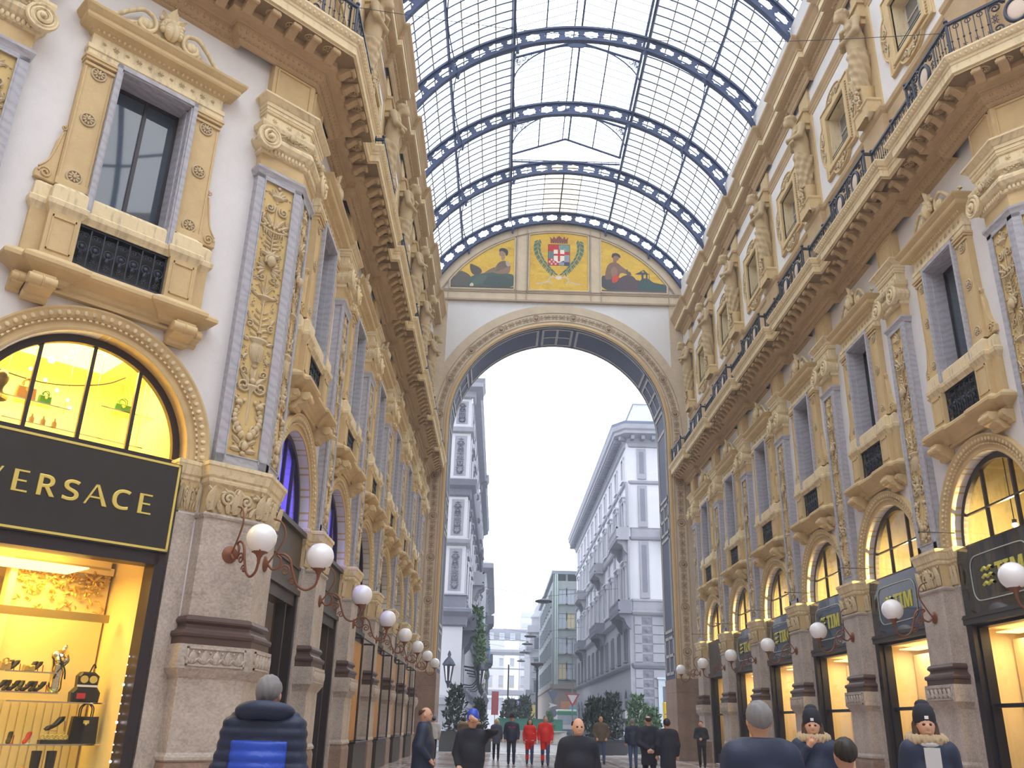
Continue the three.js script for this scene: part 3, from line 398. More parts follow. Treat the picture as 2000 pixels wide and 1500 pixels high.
// ---------------------------------------------------------------- plaster walls of the arcade
const UZ = -0.18; // upper storey sits this far back
function wallBay(b, b2, hw = BAY / 2, hasUpper = true) { // local frame, bay centre at x = 0
  const arch = [[-AR, 0.02], [AR, 0.02], ...arcPts(0, SPR, AR, 0, PI, 30)].reverse();
  b.add(slab([[-hw, 0], [hw, 0], [hw, 13.9], [-hw, 13.9]], 0.34, [arch, [[-0.68, 9.0], [-0.68, 11.86], [0.68, 11.86], [0.68, 9.0]]]), M4(0, 0, -0.34));
  if (hasUpper) b2.add(slab([[-hw, 13.9], [hw, 13.9], [hw, 26.1], [-hw, 26.1]], 0.4, [[[-0.76, 18.4], [-0.76, 20.15], [0.76, 20.15], [0.76, 18.4]]]), M4(0, 0, UZ - 0.4));
}
for (const [side, pos, turn, s] of [['left', [-WX, 0, 0], PI / 2, 1], ['right', [WX, 0, 0], -PI / 2, -1]]) {
  const w = struct('wall_' + side, pos, turn, `pale plaster wall of the arcade behind the ${side}-hand pilasters`), b = new MB(), b2 = new MB();
  for (let k = 0; k < 6; k++) { const c = new MB(), d = new MB(); wallBay(c, d); for (const g of c.l) b.add(g, M4(s * BAY * (k + 0.5), 0, 0)); for (const g of d.l) b2.add(g, M4(s * BAY * (k + 0.5), 0, 0)); }
  const x0 = s * BAY * 6, x1 = s * 30.62; for (const m of [b, b2]) { m.b2(Math.min(x0, x1), Math.max(x0, x1), 0, 26.1, -0.58, m === b ? 0 : UZ); }
  b.build('lower_plaster', M.plaster, w); b2.build('upper_plaster', M.plaster, w);
  const soc = new MB(); { const P = []; const add = (x, z) => P.push([x, z]); if (s > 0) { add(-0.9, UZ); } else add(-30.62, UZ);
    const ks = s > 0 ? [0, 1, 2, 3, 4, 5, 6] : [6, 5, 4, 3, 2, 1, 0]; for (const k of ks) { const c = s * BAY * k; add(c - 0.62, UZ); add(c - 0.62, UZ + 0.14); add(c + 0.62, UZ + 0.14); add(c + 0.62, UZ); } if (s > 0) add(30.62, UZ); else add(0.9, UZ);
    soc.add(sweep([[0.0, 14.6], [0.05, 14.62], [0.05, 17.36], [0.1, 17.44], [0.12, 17.56], [0.1, 17.62], [-0.02, 17.7]], P)); soc.build('stone_socle', M.brown, w);
    const st = new MB(); st.add(sweep([[-0.02, 21.28], [0.02, 21.32], [0.03, 21.42], [0.05, 21.46], [0.06, 21.52], [0.09, 21.58], [0.12, 21.66], [0.12, 21.7], [0, 21.72]], s > 0 ? [[-1, UZ], [30.62, UZ]] : [[-30.62, UZ], [1, UZ]])); st.build('string_course', M.brown, w); }
}
{ const w = struct('wall_diagonal_left', DIAG_L(3.0, 0), PI / 4, 'pale plaster wall of the octagon above the lit boutique window'), b = new MB(), b2 = new MB(); wallBay(b, b2, 2.5); for (const x of [-4.9]) { const c = new MB(), d = new MB(); c.b2(-2.44, 2.44, 0, 13.9, -0.34, 0); d.b2(-2.44, 2.44, 13.9, 26.1, UZ - 0.4, UZ); for (const g of c.l) b.add(g, M4(x, 0, 0)); for (const g of d.l) b2.add(g, M4(x, 0, 0)); }
  b.build('lower_plaster', M.plaster, w); b2.build('upper_plaster', M.plaster, w); const soc = new MB(); soc.add(sweep([[0, 14.6], [0.05, 14.62], [0.05, 17.36], [0.1, 17.44], [0.12, 17.6], [0, 17.7]], [[-7.3, UZ], [2.9, UZ]])); soc.build('stone_socle', M.brown, w); }
const DIAG_R = (u, v = 0) => [7.0 + q * u - q * (v - PD), 0, 0.5175 + q * u + q * (v - PD)];
{ const w = struct('wall_diagonal_right', DIAG_R(5.0, 0), -PI / 4, 'warm stone wall of the octagon at the upper right corner'), b = new MB(), b2 = new MB(); b.b2(-4.9, 8, 0, 13.9, -0.34, 0); b2.b2(-4.9, 8, 13.9, 26.1, UZ - 0.4, UZ); b.build('lower_plaster', M.plaster, w); b2.build('upper_plaster', M.ochre, w);
  const soc = new MB(); soc.add(sweep([[0, 14.6], [0.05, 14.62], [0.05, 17.36], [0.1, 17.44], [0.12, 17.6], [0, 17.7]], [[-4.9, UZ], [8, UZ]])); soc.build('stone_socle', M.brown, w); }

// ---------------------------------------------------------------- cornices, mitred round the octagon corners, breaking forward over the pilasters
function cornicePath(side, jog, half, base, diagLen) { // world plan path in the sense that keeps the arcade on its outside
  const P = [], sg = side === 'left' ? -1 : 1, w = sg * base, o = sg * (base - jog);
  const t0 = side === 'left' ? 1 : -1; // order along the path
  const seq = []; seq.push([w, FAR]); for (let k = 6; k >= 1; k--) { const c = -BAY * k; const z0 = Math.max(c - half, FAR); if (z0 === FAR) seq[0] = [o, FAR]; else { seq.push([w, z0]); seq.push([o, z0]); } seq.push([o, c + half]); seq.push([w, c + half]); }
  seq.push([w, -1.2]); seq.push([o, -1.2]);
  // bend: the projecting face meets the diagonal one
  const bx = sg * 7.0, bz = 0.5175, e = 7.0 - (base - jog); // projecting plane offset from the pilaster face
  seq.push([bx - sg * e, bz + e * 0.41421]);
  const n = [-sg * q, q], u = [sg * q, q], at = (len, off) => [bx + u[0] * len + n[0] * off, bz + u[1] * len + n[1] * off];
  const L0 = 1.75; seq.push(at(L0, e)); seq.push(at(L0, e - jog)); let len = 5.51 - half; seq.push(at(len, e - jog)); seq.push(at(len, e)); seq.push(at(5.51 + half, e)); seq.push(at(5.51 + half, e - jog)); seq.push(at(diagLen, e - jog));
  return side === 'left' ? seq.reverse() : seq;
}
const LOW = [[-0.05, 13.70], [0.0, 13.70], [0.05, 13.74], [0.06, 13.78], [0.08, 13.80], [0.12, 13.84], [0.17, 13.92], [0.18, 14.0], [0.2, 14.0], [0.22, 14.04], [0.36, 14.06], [0.42, 14.10], [0.42, 14.22], [0.78, 14.24], [0.78, 14.29], [0.83, 14.29], [0.83, 14.46], [0.85, 14.48], [0.86, 14.53], [0.89, 14.55], [0.92, 14.60], [0.955, 14.66], [0.955, 14.70], [-0.2, 14.74], [-0.2, 13.7]];
const G_modillion = (() => { const b = new MB(), p = []; for (let i = 0; i <= 10; i++) { const t = i / 10; p.push([0.36 * t, 0.03 + 0.10 * Math.pow(1 - t, 0.6) * (1 + 0.5 * Math.sin(t * 6)) - 0.02 * t]); } const o = [[0, 0.16], [0.36, 0.16], ...p.reverse().map(([x, y]) => [x, 0.12 - y])]; b.add(slab(o, 0.17, [], 0.015), M4(0.085, 0, 0, 0, -PI / 2)); b.add(new THREE.CylinderGeometry(0.045, 0.045, 0.19, 10), M4(0, 0.09, 0.33, 0, 0, PI / 2)); b.add(new THREE.CylinderGeometry(0.07, 0.07, 0.19, 10), M4(0, 0.02, 0.06, 0, 0, PI / 2)); return b.geo(); })();
const G_boss = (() => { const b = new MB(); b.add(rosette(0.09, 7, 0.07)); b.add(new THREE.TorusGeometry(0.1, 0.02, 5, 14)); return b.geo(); })();
function alongPath(path, step, off, fn) { // evenly along each straight stretch
  const m = miters(path), Q = path.map((p, i) => [p[0] + m[i][0] * off, p[1] + m[i][1] * off]);
  for (let i = 0; i < Q.length - 1; i++) { const dx = Q[i + 1][0] - Q[i][0], dz = Q[i + 1][1] - Q[i][1], L = Math.hypot(dx, dz); if (L < 0.6) continue; const n = Math.max(1, Math.round(L / step)), ang = Math.atan2(-dz / L, dx / L); for (let k = 0; k < n; k++) { const t = (k + 0.5) / n; fn(Q[i][0] + dx * t, Q[i][1] + dz * t, ang, k, n, L); } }
}
for (const side of ['left', 'right']) {
  const c = struct('trim_1', [0, 0, 0], 0, `deep bracketed cornice under the ${side}-hand balcony`), path = cornicePath(side, 0.22, 1.27, WX, side === 'left' ? 9 : 7);
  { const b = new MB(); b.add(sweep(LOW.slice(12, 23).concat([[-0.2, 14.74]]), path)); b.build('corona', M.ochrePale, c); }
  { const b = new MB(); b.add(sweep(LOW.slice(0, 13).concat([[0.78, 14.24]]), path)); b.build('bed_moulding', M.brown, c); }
  const eggs = new MB(), lipEggs = new MB(); alongPath(path, 0.13, 0.15, (x, z, a) => eggs.add(new THREE.SphereGeometry(0.05, 6, 4), M4(x, 13.93, z, 0, a, 0, 0.8, 1.5, 0.8))); alongPath(path, 0.1, 0.08, (x, z, a) => eggs.add(new THREE.SphereGeometry(0.03, 5, 4), M4(x, 13.79, z, 0, a, 0, 1.2, 0.8, 1))); alongPath(path, 0.11, 0.91, (x, z, a) => lipEggs.add(new THREE.SphereGeometry(0.04, 5, 4), M4(x, 14.6, z, 0, a, 0, 0.7, 1.2, 0.7)));
  stuff(eggs.build('egg_and_dart', M.brown, c)); stuff(lipEggs.build('leaf_edge', M.ochrePale, c));
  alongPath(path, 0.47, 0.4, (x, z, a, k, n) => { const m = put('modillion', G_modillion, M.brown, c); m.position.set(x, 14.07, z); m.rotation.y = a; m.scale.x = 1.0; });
  alongPath(path, 0.47, 0.6, (x, z, a, k, n, L) => { if (k === n - 1) return; const m = put('boss', G_boss, M.brown, c), s = L / n / 2; m.position.set(x + Math.cos(a) * s, 14.225, z - Math.sin(a) * s); m.rotation.set(PI / 2, 0, 0); });
  // upper cornice
  const u = struct('trim_2', [0, 0, 0], 0, `brown upper cornice under the glass vault on the ${side}-hand side`), up = cornicePath(side, 0.16, 0.95, 7.4, side === 'left' ? 9 : 7);
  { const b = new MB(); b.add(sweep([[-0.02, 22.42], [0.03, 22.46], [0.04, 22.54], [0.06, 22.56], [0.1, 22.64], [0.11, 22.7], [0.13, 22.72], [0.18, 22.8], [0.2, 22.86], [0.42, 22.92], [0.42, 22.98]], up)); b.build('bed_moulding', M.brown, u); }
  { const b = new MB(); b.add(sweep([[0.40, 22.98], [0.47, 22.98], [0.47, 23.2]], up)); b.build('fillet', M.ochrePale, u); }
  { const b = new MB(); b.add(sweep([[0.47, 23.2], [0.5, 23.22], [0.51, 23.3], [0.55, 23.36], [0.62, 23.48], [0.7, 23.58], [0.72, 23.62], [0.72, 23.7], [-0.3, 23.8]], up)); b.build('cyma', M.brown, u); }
  const d = new MB(); alongPath(up, 0.16, 0.155, (x, z, a) => d.box(x, 22.77, z, 0.09, 0.08, 0.07, 0, a, 0)); stuff(d.build('dentils', M.brown, u));
}
// ---------------------------------------------------------------- bays
{ const w1 = struct('window_1', ...rightAt(0.5), 'tall window in ochre surround, right wall, next to the octagon corner'); upperWindow(w1);
  for (let k = 1; k < 6; k++) dup(w1, ...rightAt(k + 0.5), `tall window in ochre surround, right wall, ${fromArch(k + 1, 6)}`);
  for (let k = 0; k < 6; k++) dup(w1, ...leftAt(k + 0.5), `tall window in ochre surround, left wall, ${fromArch(k + 1, 6)}`);
  dup(w1, DIAG_L(3.03), PI / 4, 'large window reflecting the glass roof, with crested cornice, above the lit boutique');
}
const BARS = [-0.77, 0, 0.77];
const signText = (str, f, size, depth) => { const g = new TextGeometry(str, { font: f, size, depth, curveSegments: 5, bevelEnabled: false }); g.computeBoundingBox(); g.translate(-(g.boundingBox.max.x + g.boundingBox.min.x) / 2, 0, 0); return g; };
// right wall: five shops with the same dark boards and one brown board next to the arch
function rightFront(withSign) {
  const t = new THREE.Group(); archivolt(t); lunette(t, [-0.5, 0.62], M.pane, true);
  const brd = new MB(); brd.b2(-1.62, 1.62, 3.92, 5.32, -0.14, 0.0); brd.build('sign_board', withSign ? M.signBoard : M.brownBoard, t);
  { const b = new MB(); b.b2(-1.62, 1.62, 3.72, 3.92, -0.16, 0.08).b2(-1.62, 1.62, 3.84, 3.88, 0.08, 0.1); b.build('sign_ledge', M.signFrame, t); }
  if (withSign) {
    const L = new MB(); L.add(signText('TIM', font, 0.36, 0.02), M4(0.36, 4.44, 0, 0, 0, 0, 1.15, 1.1, 1)); L.build('letters', M.signGold, t);
    for (let i = 0; i < 3; i++) { const w = new MB(); w.add(new THREE.TubeGeometry(new THREE.CatmullRomCurve3([V3(-0.66, 4.45 + i * 0.15, 0.01), V3(-0.56, 4.49 + i * 0.15, 0.01), V3(-0.46, 4.45 + i * 0.15, 0.01), V3(-0.36, 4.49 + i * 0.15, 0.01), V3(-0.26, 4.46 + i * 0.15, 0.01)]), 14, 0.04, 4)); w.build('wave', M.signGold, t); }
    const r = []; const rd = 0.24; for (const [cx, cy, a] of [[0.86, 4.84, 0], [-0.86, 4.84, PI / 2], [-0.86, 4.4, PI], [0.86, 4.4, 1.5 * PI]]) for (let i = 0; i <= 5; i++) r.push(V3(cx + rd * Math.cos(a + i / 5 * PI / 2), cy + rd * Math.sin(a + i / 5 * PI / 2), 0.01)); const o = new MB(); o.tube(r, 0.014, 60, 5, true); o.build('emblem_outline', M.signLine, t);
  }
  { const b = new MB(); for (const s of [-1, 1]) b.b2(s > 0 ? 1.4 : -1.62, s > 0 ? 1.62 : -1.4, 0, 3.74, -0.3, 0.02).b2(s > 0 ? 1.34 : -1.4, s > 0 ? 1.4 : -1.34, 0, 3.74, -0.3, -0.1); b.b2(-1.36, 1.36, 3.66, 3.74, -0.3, -0.1).b2(-1.36, 1.36, 0, 0.42, -0.3, -0.06); b.build('display_frame', M.shopFrame, t); }
  { const b = new MB(); b.b2(-1.36, 1.36, 2.06, 2.14, -0.26, -0.16); b.build('transom', M.shopFrame, t); }
  for (const [y0, y1] of [[0.42, 2.06], [2.14, 3.66]]) { const m = put('display_pane', new THREE.PlaneGeometry(2.7, y1 - y0), M.pane, t); m.position.set(0, (y0 + y1) / 2, -0.2); }
  { const b = new MB(); b.bar(V3(-1.62, 5.74, -0.05), V3(-1.62, 5.74, 0.75), 0.012, 5).ball(-1.62, 5.74, 0.75, 0.03, 6); b.build('flag_rod', M.iron, t); }
  return t;
}
Object.assign(M, {
  signBoard: phy({ color: [0.014, 0.016, 0.022], roughness: 0.12, clearcoat: 0.8 }), signGold: std({ color: [0.62, 0.58, 0.10], roughness: 0.4 }), signLine: std({ color: [0.45, 0.45, 0.42], roughness: 0.4 }), brownBoard: std({ color: [0.06, 0.045, 0.035], roughness: 0.4, map: texMottle }),
  signFrame: std({ color: [0.055, 0.05, 0.05], roughness: 0.5 }), shopFrame: std({ color: [0.022, 0.022, 0.035], roughness: 0.35, metalness: 0.3 }),
});
function addFront(t, name, label, pos, turn) { t.name = numbered(name); t.userData = { label, category: 'shop front' }; t.position.set(...pos); t.rotation.y = turn; scene.add(t); return t; }
{ const f = addFront(rightFront(true), 'shop_front', 'dark shop front with gold wave emblem at the right picture edge', ...rightAt(0.5));
  for (let k = 1; k < 5; k++) dup(f, ...rightAt(k + 0.5), `dark shop front with gold lettering, right wall, ${fromArch(k + 1, 6)}`);
  addFront(rightFront(false), 'shop_front', 'narrow dark shop front with plain brown board nearest the arch on the right wall', ...rightAt(5.5)); }
// left wall: dark doors under brown boards, some with framed showcases standing forward
function leftFront(kind) {
  const t = new THREE.Group(); archivolt(t); lunette(t, BARS, kind === 0 ? M.pane : M.pane, false);
  { const b = new MB(); b.b2(-1.62, 1.62, 3.95, 5.3, -0.2, -0.06).b2(-1.62, 1.62, 4.5, 4.56, -0.06, -0.02).b2(-1.62, 1.62, 3.95, 4.06, -0.06, 0.02).b2(-1.62, 1.62, 5.2, 5.3, -0.06, 0.04); b.build('sign_board', M.brownBoard, t); }
  { const b = new MB(); for (const s of [-1, 1]) b.b2(s > 0 ? 1.46 : -1.62, s > 0 ? 1.62 : -1.46, 0, 3.96, -0.3, -0.02).b2(s > 0 ? 0.92 : -1.0, s > 0 ? 1.0 : -0.92, 0, 3.96, -0.3, -0.1); b.b2(-1.5, 1.5, 3.72, 3.96, -0.3, -0.06).b2(-1.5, 1.5, 0, 0.3, -0.3, -0.06); b.build('door_frame', M.darkFrame, t); }
  for (const [x, w] of [[-1.22, 0.46], [0, 1.84], [1.22, 0.46]]) { const m = put('door_pane', new THREE.PlaneGeometry(w, 3.44), M.pane, t); m.position.set(x, 2.0, -0.22); }
  if (kind === 2) { const b = new MB(); const x0 = -1.3, x1 = 1.1, z = 0.42; for (const [a, c] of [[V3(x0, 3.7, 0), V3(x0, 3.7, z)], [V3(x1, 3.7, 0), V3(x1, 3.7, z)], [V3(x0, 3.7, z), V3(x1, 3.7, z)], [V3(x0, 0.9, z), V3(x1, 0.9, z)], [V3(x0, 0.9, z), V3(x0, 3.7, z)], [V3(x1, 0.9, z), V3(x1, 3.7, z)], [V3(x0, 0.9, 0), V3(x0, 0.9, z)], [V3(x1, 0.9, 0), V3(x1, 0.9, z)]]) b.bar(a, c, 0.03, 4); b.build('showcase_frame', M.darkFrame, t);
    const d = new MB(); d.b2(x0 + 0.03, x1 - 0.03, 0.92, 3.68, 0.03, 0.06); d.build('showcase_panel', M.amberPanel, t); const e = new MB(); e.b2(x0, x1, 0, 0.9, 0, z - 0.02); e.build('showcase_base', M.brownBoard, t); }
  return t;
}
M.amberPanel = std({ color: [0.62, 0.30, 0.07], roughness: 0.5, map: texStain });
{ const a = addFront(leftFront(0), 'shop_front', 'violet-lit arched shop front next to the corner pilaster on the left', ...leftAt(0.5));
  dup(a, ...leftAt(1.5), 'shop front with violet-lit arched window behind the second lamp on the left wall');
  const c = addFront(leftFront(2), 'shop_front', 'shop front with amber showcase, left wall, third from the octagon corner', ...leftAt(2.5));
  for (let k = 3; k < 6; k++) dup(c, ...leftAt(k + 0.5), `shop front with amber showcase on the left wall, ${fromArch(k + 1, 6)}`); }
// ---------------------------------------------------------------- upper storey: small ornate windows
const G_cartouche = (() => { const s = new THREE.Shape(), A = 1.19, y0 = 18.03, y1 = 20.6, ym = (y0 + y1) / 2, lob = 0.3; s.moveTo(-A, y0); s.lineTo(-0.62, y0); s.bezierCurveTo(-0.5, y0 - lob * 1.3, 0.5, y0 - lob * 1.3, 0.62, y0); s.lineTo(A, y0); s.lineTo(A, ym - 0.75); s.bezierCurveTo(A + lob * 1.35, ym - 0.6, A + lob * 1.35, ym + 0.6, A, ym + 0.75); s.lineTo(A, y1); s.lineTo(0.62, y1); s.bezierCurveTo(0.5, y1 + lob * 1.3, -0.5, y1 + lob * 1.3, -0.62, y1); s.lineTo(-A, y1); s.lineTo(-A, ym + 0.75); s.bezierCurveTo(-A - lob * 1.35, ym + 0.6, -A - lob * 1.35, ym - 0.6, -A, ym - 0.75); s.lineTo(-A, y0);
  const h = (x, a, b) => [[-x, a], [-x, b], [x, b], [x, a]], b = new MB(); b.add(slab(s, 0.07, [h(0.75, 18.4, 20.15)], 0.03, 10)); b.add(slab(h(0.93, 18.22, 20.33).reverse(), 0.13, [h(0.75, 18.4, 20.15)], 0.02)); 
  const pts = s.getPoints(10).map((p) => V3(p.x * 0.965, (p.y - ym) * 0.965 + ym, 0.08)); pts.pop(); b.add(new THREE.TubeGeometry(new THREE.CatmullRomCurve3(pts, true, 'catmullrom', 0.1), 120, 0.03, 5, true)); return b.geo(); })();
const G_cartCarve = (() => { const b = new MB(), ym = 19.315; for (const [x, y, rz] of [[0, 20.5, 0], [0, 18.12, PI], [1.13, ym, -PI / 2], [-1.13, ym, PI / 2]]) { const m = M4(x, y, 0.08, 0, 0, rz); const g = new MB(); g.sym(spiral(0.13, 1.5, 0.028, 0, 18), M4(0.26, 0.06, 0, 0, 0, 2)); g.add(rosette(0.1, 7), M4(0, 0.12, 0)); g.sym(leaf(0.26, 0.1, 0.5, 0.3, 4), M4(0.34, 0.0, 0, 0, 0, -1.2)); g.sym(leaf(0.2, 0.09, 0.5, 0.3, 4), M4(0.06, 0.14, 0, 0, 0, -0.6)); for (const e of g.l) b.add(e, m); } for (let i = 0; i < 22; i++) for (const s of [-1, 1]) b.ball(s * 0.96, 18.2 + i * 0.1, 0.09, 0.025, 5); return b.geo(); })();
function smallWindow(t) {
  const a = put('carved_frame', G_cartouche, M.ochre, t); a.position.z = UZ; const c = put('frame_carving', G_cartCarve, M.relief, t); c.position.z = UZ; stuff(c);
  { const b = new MB(); for (const s of [-1, 1]) b.box(s * 0.74, 19.275, UZ - 0.2, 0.04, 1.75, 0.4); b.box(0, 20.14, UZ - 0.2, 1.5, 0.04, 0.4).box(0, 18.41, UZ - 0.2, 1.5, 0.04, 0.4); b.build('reveal', M.ochrePale, t); }
  { const b = new MB(); for (const s of [-1, 1]) b.box(s * 0.69, 19.275, UZ - 0.34, 0.07, 1.7, 0.05); b.box(0, 20.08, UZ - 0.34, 1.4, 0.07, 0.05).box(0, 18.47, UZ - 0.34, 1.4, 0.07, 0.05).box(0, 19.3, UZ - 0.335, 0.05, 1.6, 0.05).box(0, 19.5, UZ - 0.335, 1.4, 0.04, 0.05); b.build('sash', M.paleStone, t); }
  for (const s of [-1, 1]) { const m = put('pane', new THREE.BoxGeometry(0.64, 1.56, 0.012), M.shadePane, t); m.position.set(s * 0.35, 19.275, UZ - 0.35); }
  { const b = new MB(); for (let i = 0; i < 3; i++) b.box(0, 18.5 + i * 0.09, UZ + 0.02, 1.48, 0.018, 0.018); b.build('guard_bars', M.iron, t); }
}
M.shadePane = phy({ color: [0.20, 0.20, 0.19], roughness: 0.15, clearcoat: 0.7 });
{ const w = struct('window_2', ...rightAt(0.5), 'attic window in scrolled frame, right wall, cut by the top picture edge'); smallWindow(w);
  for (let k = 1; k < 6; k++) dup(w, ...rightAt(k + 0.5), `attic window in scrolled frame, right wall, ${fromArch(k + 1, 6)}`);
  for (let k = 0; k < 6; k++) dup(w, ...leftAt(k + 0.5), `attic window seen edge-on, left wall, ${fromArch(k + 1, 6)}`); }
// ---------------------------------------------------------------- balcony railings, one length per bay
function railing(t, path, marks) { // path: plan line; each straight stretch gets bars; marks: medallion [x, z, turn]
  const rail = new MB(), foot = new MB(), flat = (p, b, y, h, w) => b.add(sweep([[-w / 2, y], [w / 2, y], [w / 2, y + h], [-w / 2, y + h], [-w / 2, y]], p)); flat(path, rail, 15.56, 0.06, 0.07); flat(path, foot, 14.76, 0.04, 0.05); rail.build('top_rail', M.iron, t); foot.build('bottom_rail', M.iron, t);
  for (const p of path) { const b = new MB(); b.cyl(p[0], 15.2, p[1], 0.03, 0.94, 8).ball(p[0], 15.68, p[1], 0.05, 8); b.build('post', M.iron, t); }
  const bars = new MB(); alongPath(path, 0.115, 0, (x, z, a, k, n, L) => {
    if (marks.some((m) => Math.hypot(m[0] - x, m[1] - z) < 0.52)) return;
    bars.cyl(x, 15.16, z, 0.011, 0.8, 5); if (k % 2) bars.add(new THREE.TorusGeometry(0.055, 0.012, 4, 10), M4(x, 15.47, z, 0, a)); else bars.add(rosette(0.055, 5), M4(x, 14.92, z, 0, a)); bars.add(new THREE.SphereGeometry(0.026, 5, 4), M4(x, 15.12, z));
  }); stuff(bars.build('balusters', M.iron, t));
  for (const m of marks) {
    const b = new MB(), mt = M4(m[0], 15.17, m[1], 0, m[2]); const g = new MB(); g.add(new THREE.TorusGeometry(0.25, 0.045, 6, 22), M4(0, 0, 0, 0, 0, 0, 0.85, 1.1, 1));
    for (const s of [-1, 1]) for (const e of [-1, 1]) { g.add(spiral(0.12, 1.5, 0.02, 0, 16), M4(s * 0.37, e * 0.26, 0, 0, 0, 0, s, e, 1)); g.add(rosette(0.075, 6), M4(s * 0.4, e * 0.05, 0)); g.add(leaf(0.2, 0.1, 0.5, 0.3, 3), M4(s * 0.16, e * 0.3, 0, 0, 0, -s * e * 1.0 + (e < 0 ? PI : 0))); g.add(rosette(0.05, 6), M4(s * 0.2, e * 0.32, 0)); } g.add(rosette(0.06, 6), M4(0, 0.34, 0)); g.add(rosette(0.06, 6), M4(0, -0.34, 0));
    for (const s of [-1, 1]) g.box(s * 0.5, 0, 0, 0.03, 0.8, 0.03); for (const e of g.l) b.add(e, mt); stuff(b.build('scrollwork', M.iron, t));
    const d = put('medallion', new THREE.SphereGeometry(0.22, 16, 8), M.medallion, t); d.position.set(m[0], 15.17, m[1]); d.rotation.y = m[2]; d.scale.set(0.85, 1.1, 0.18);
  }
}
M.medallion = std({ color: [0.62, 0.50, 0.42], roughness: 0.6 });
{ const z0 = 0.74, z1 = 0.96, h = 1.2, p = [[-BAY / 2, z0], [-h, z0], [-h, z1], [h, z1], [h, z0], [BAY / 2, z0]], r = thing('balcony_railing', `iron balcony railing with medallions, right wall, ${fromArch(1, 6)}`, 'railing', ...rightAt(1), 'balcony railings of the right wall'); railing(r, p, [[-0.55, z1, 0], [0.55, z1, 0]]);
  for (let k = 2; k <= 6; k++) dup(r, ...rightAt(k), `iron balcony railing with medallions, right wall, ${fromArch(k, 6)}`);
  for (let k = 1; k <= 6; k++) dup(r, ...leftAt(k), `dark iron balcony railing seen from below on the left wall, ${fromArch(k, 6)}`, 'balcony railings of the left wall');
  for (const [sg, lab] of [[-1, 'dark iron railing turning the octagon corner at the upper left'], [1, 'dark iron railing with medallion turning the octagon corner at the upper right']]) {
    const t = thing('balcony_railing', lab, 'railing', [0, 0, 0]), e = 0.74, bx = sg * 7, bz = 0.5175, n = [-sg * q, q], u = [sg * q, q], at = (l, o) => [bx + u[0] * l + n[0] * o, bz + u[1] * l + n[1] * o];
    const P = [[sg * 6.48, -BAY / 2], [sg * 6.48, -1.15], [sg * 6.26, -1.15], [bx - sg * e, bz + e * 0.41421], at(1.7, e), at(1.7, e - 0.22), at(4.3, e - 0.22), at(4.3, e), at(6.7, e)]; if (sg < 0) P.reverse();
    const c = at(1.0, e), c2 = [sg * 6.26, -0.3]; railing(t, P, [[c[0], c[1], -sg * PI / 4], [c2[0], c2[1], -sg * PI / 2], [...at(5.5, e), -sg * PI / 4]]);
  }
}
// ---------------------------------------------------------------- telamon figures of the upper storey
function telamonGeo(v) { // bowed, bearded half figure with folded arms; local: wall at z = 0, y up from the figure's foot
  const P = [[[0, 1.25, 0.30], [0, 1.75, 0.33], 0.26, 0.27], [[0, 1.75, 0.33], [0, 2.2, 0.36], 0.27, 0.24], [[-0.27, 2.28, 0.36], [0.27, 2.28, 0.36], 0.15, 0.15], [[0, 2.32, 0.4], [0, 2.56, 0.58], 0.11, 0.1]];
  const sx = v ? -1 : 1; // arms: one across the belly, one up to the chest
  P.push([[0.34 * sx, 2.24, 0.36], [0.42 * sx, 1.78, 0.46], 0.12, 0.095], [[0.42 * sx, 1.78, 0.46], [-0.08 * sx, 1.68, 0.7], 0.095, 0.06], [[-0.34 * sx, 2.24, 0.36], [-0.44 * sx, 1.8, 0.5], 0.12, 0.095], [[-0.44 * sx, 1.8, 0.5], [0.1 * sx, 1.92, 0.74], 0.095, 0.06]);
  for (let i = 0; i < 4; i++) { P.push([[-0.08 * sx, 1.68, 0.7], [-0.22 * sx, 1.64 + i * 0.03, 0.68], 0.024, 0.018], [[0.1 * sx, 1.92, 0.74], [0.24 * sx, 1.88 + i * 0.03, 0.7], 0.024, 0.018]); }
  const f = (x, y, z) => { let d = 9; for (const p of P) d = smin(d, cap(x, y, z, p[0], p[1], p[2], p[3]), 0.07); d = smin(d, elli(x, y, z, [0, 2.62, 0.64], [0.15, 0.21, 0.19]), 0.05); d = smin(d, elli(x, y, z, [0, 2.5, 0.78], [0.09, 0.13, 0.09]) + 0.012 * Math.sin(y * 90) * Math.sin(x * 80), 0.04); d = smin(d, elli(x, y, z, [0, 2.6, 0.83], [0.025, 0.05, 0.035]), 0.02); for (const s of [-1, 1]) { d = Math.max(d, -elli(x, y, z, [s * 0.055, 2.64, 0.83], [0.03, 0.022, 0.03])); d = smin(d, elli(x, y, z, [s * 0.12, 2.08, 0.55], [0.13, 0.11, 0.07]), 0.06); } d = smin(d, elli(x, y, z, [0, 2.72, 0.6], [0.2, 0.15, 0.22]) + 0.02 * Math.sin(x * 55) * Math.sin(z * 50 + y * 30), 0.03); return d; };
  return nets(f, [-0.62, 1.1, -0.05], [0.62, 2.92, 1.0], 0.028);
}
function drapeGeo(v) { const f = (x, y, z) => { const t = clamp((1.45 - y) / 1.3, 0, 1), w = lerp(0.36, 0.17, t), dz = lerp(0.34, 0.22, t), a = Math.atan2(x, z - 0.28); let d = Math.hypot(x / w, (z - 0.28) / dz) - 1; d *= Math.min(w, dz); d += 0.022 * Math.sin(a * 7 + (v ? -1 : 1) * y * 9) + 0.014 * Math.sin(y * 22 + a * 3); return Math.max(d, y - 1.42 - 0.1 * Math.sin(a * 2 + (v ? 1 : 0)), 0.12 - y); }; return nets(f, [-0.5, 0.05, -0.12], [0.5, 1.6, 0.75], 0.03); }
const G_tel = [telamonGeo(0), telamonGeo(1)], G_drape = [drapeGeo(0), drapeGeo(1)];
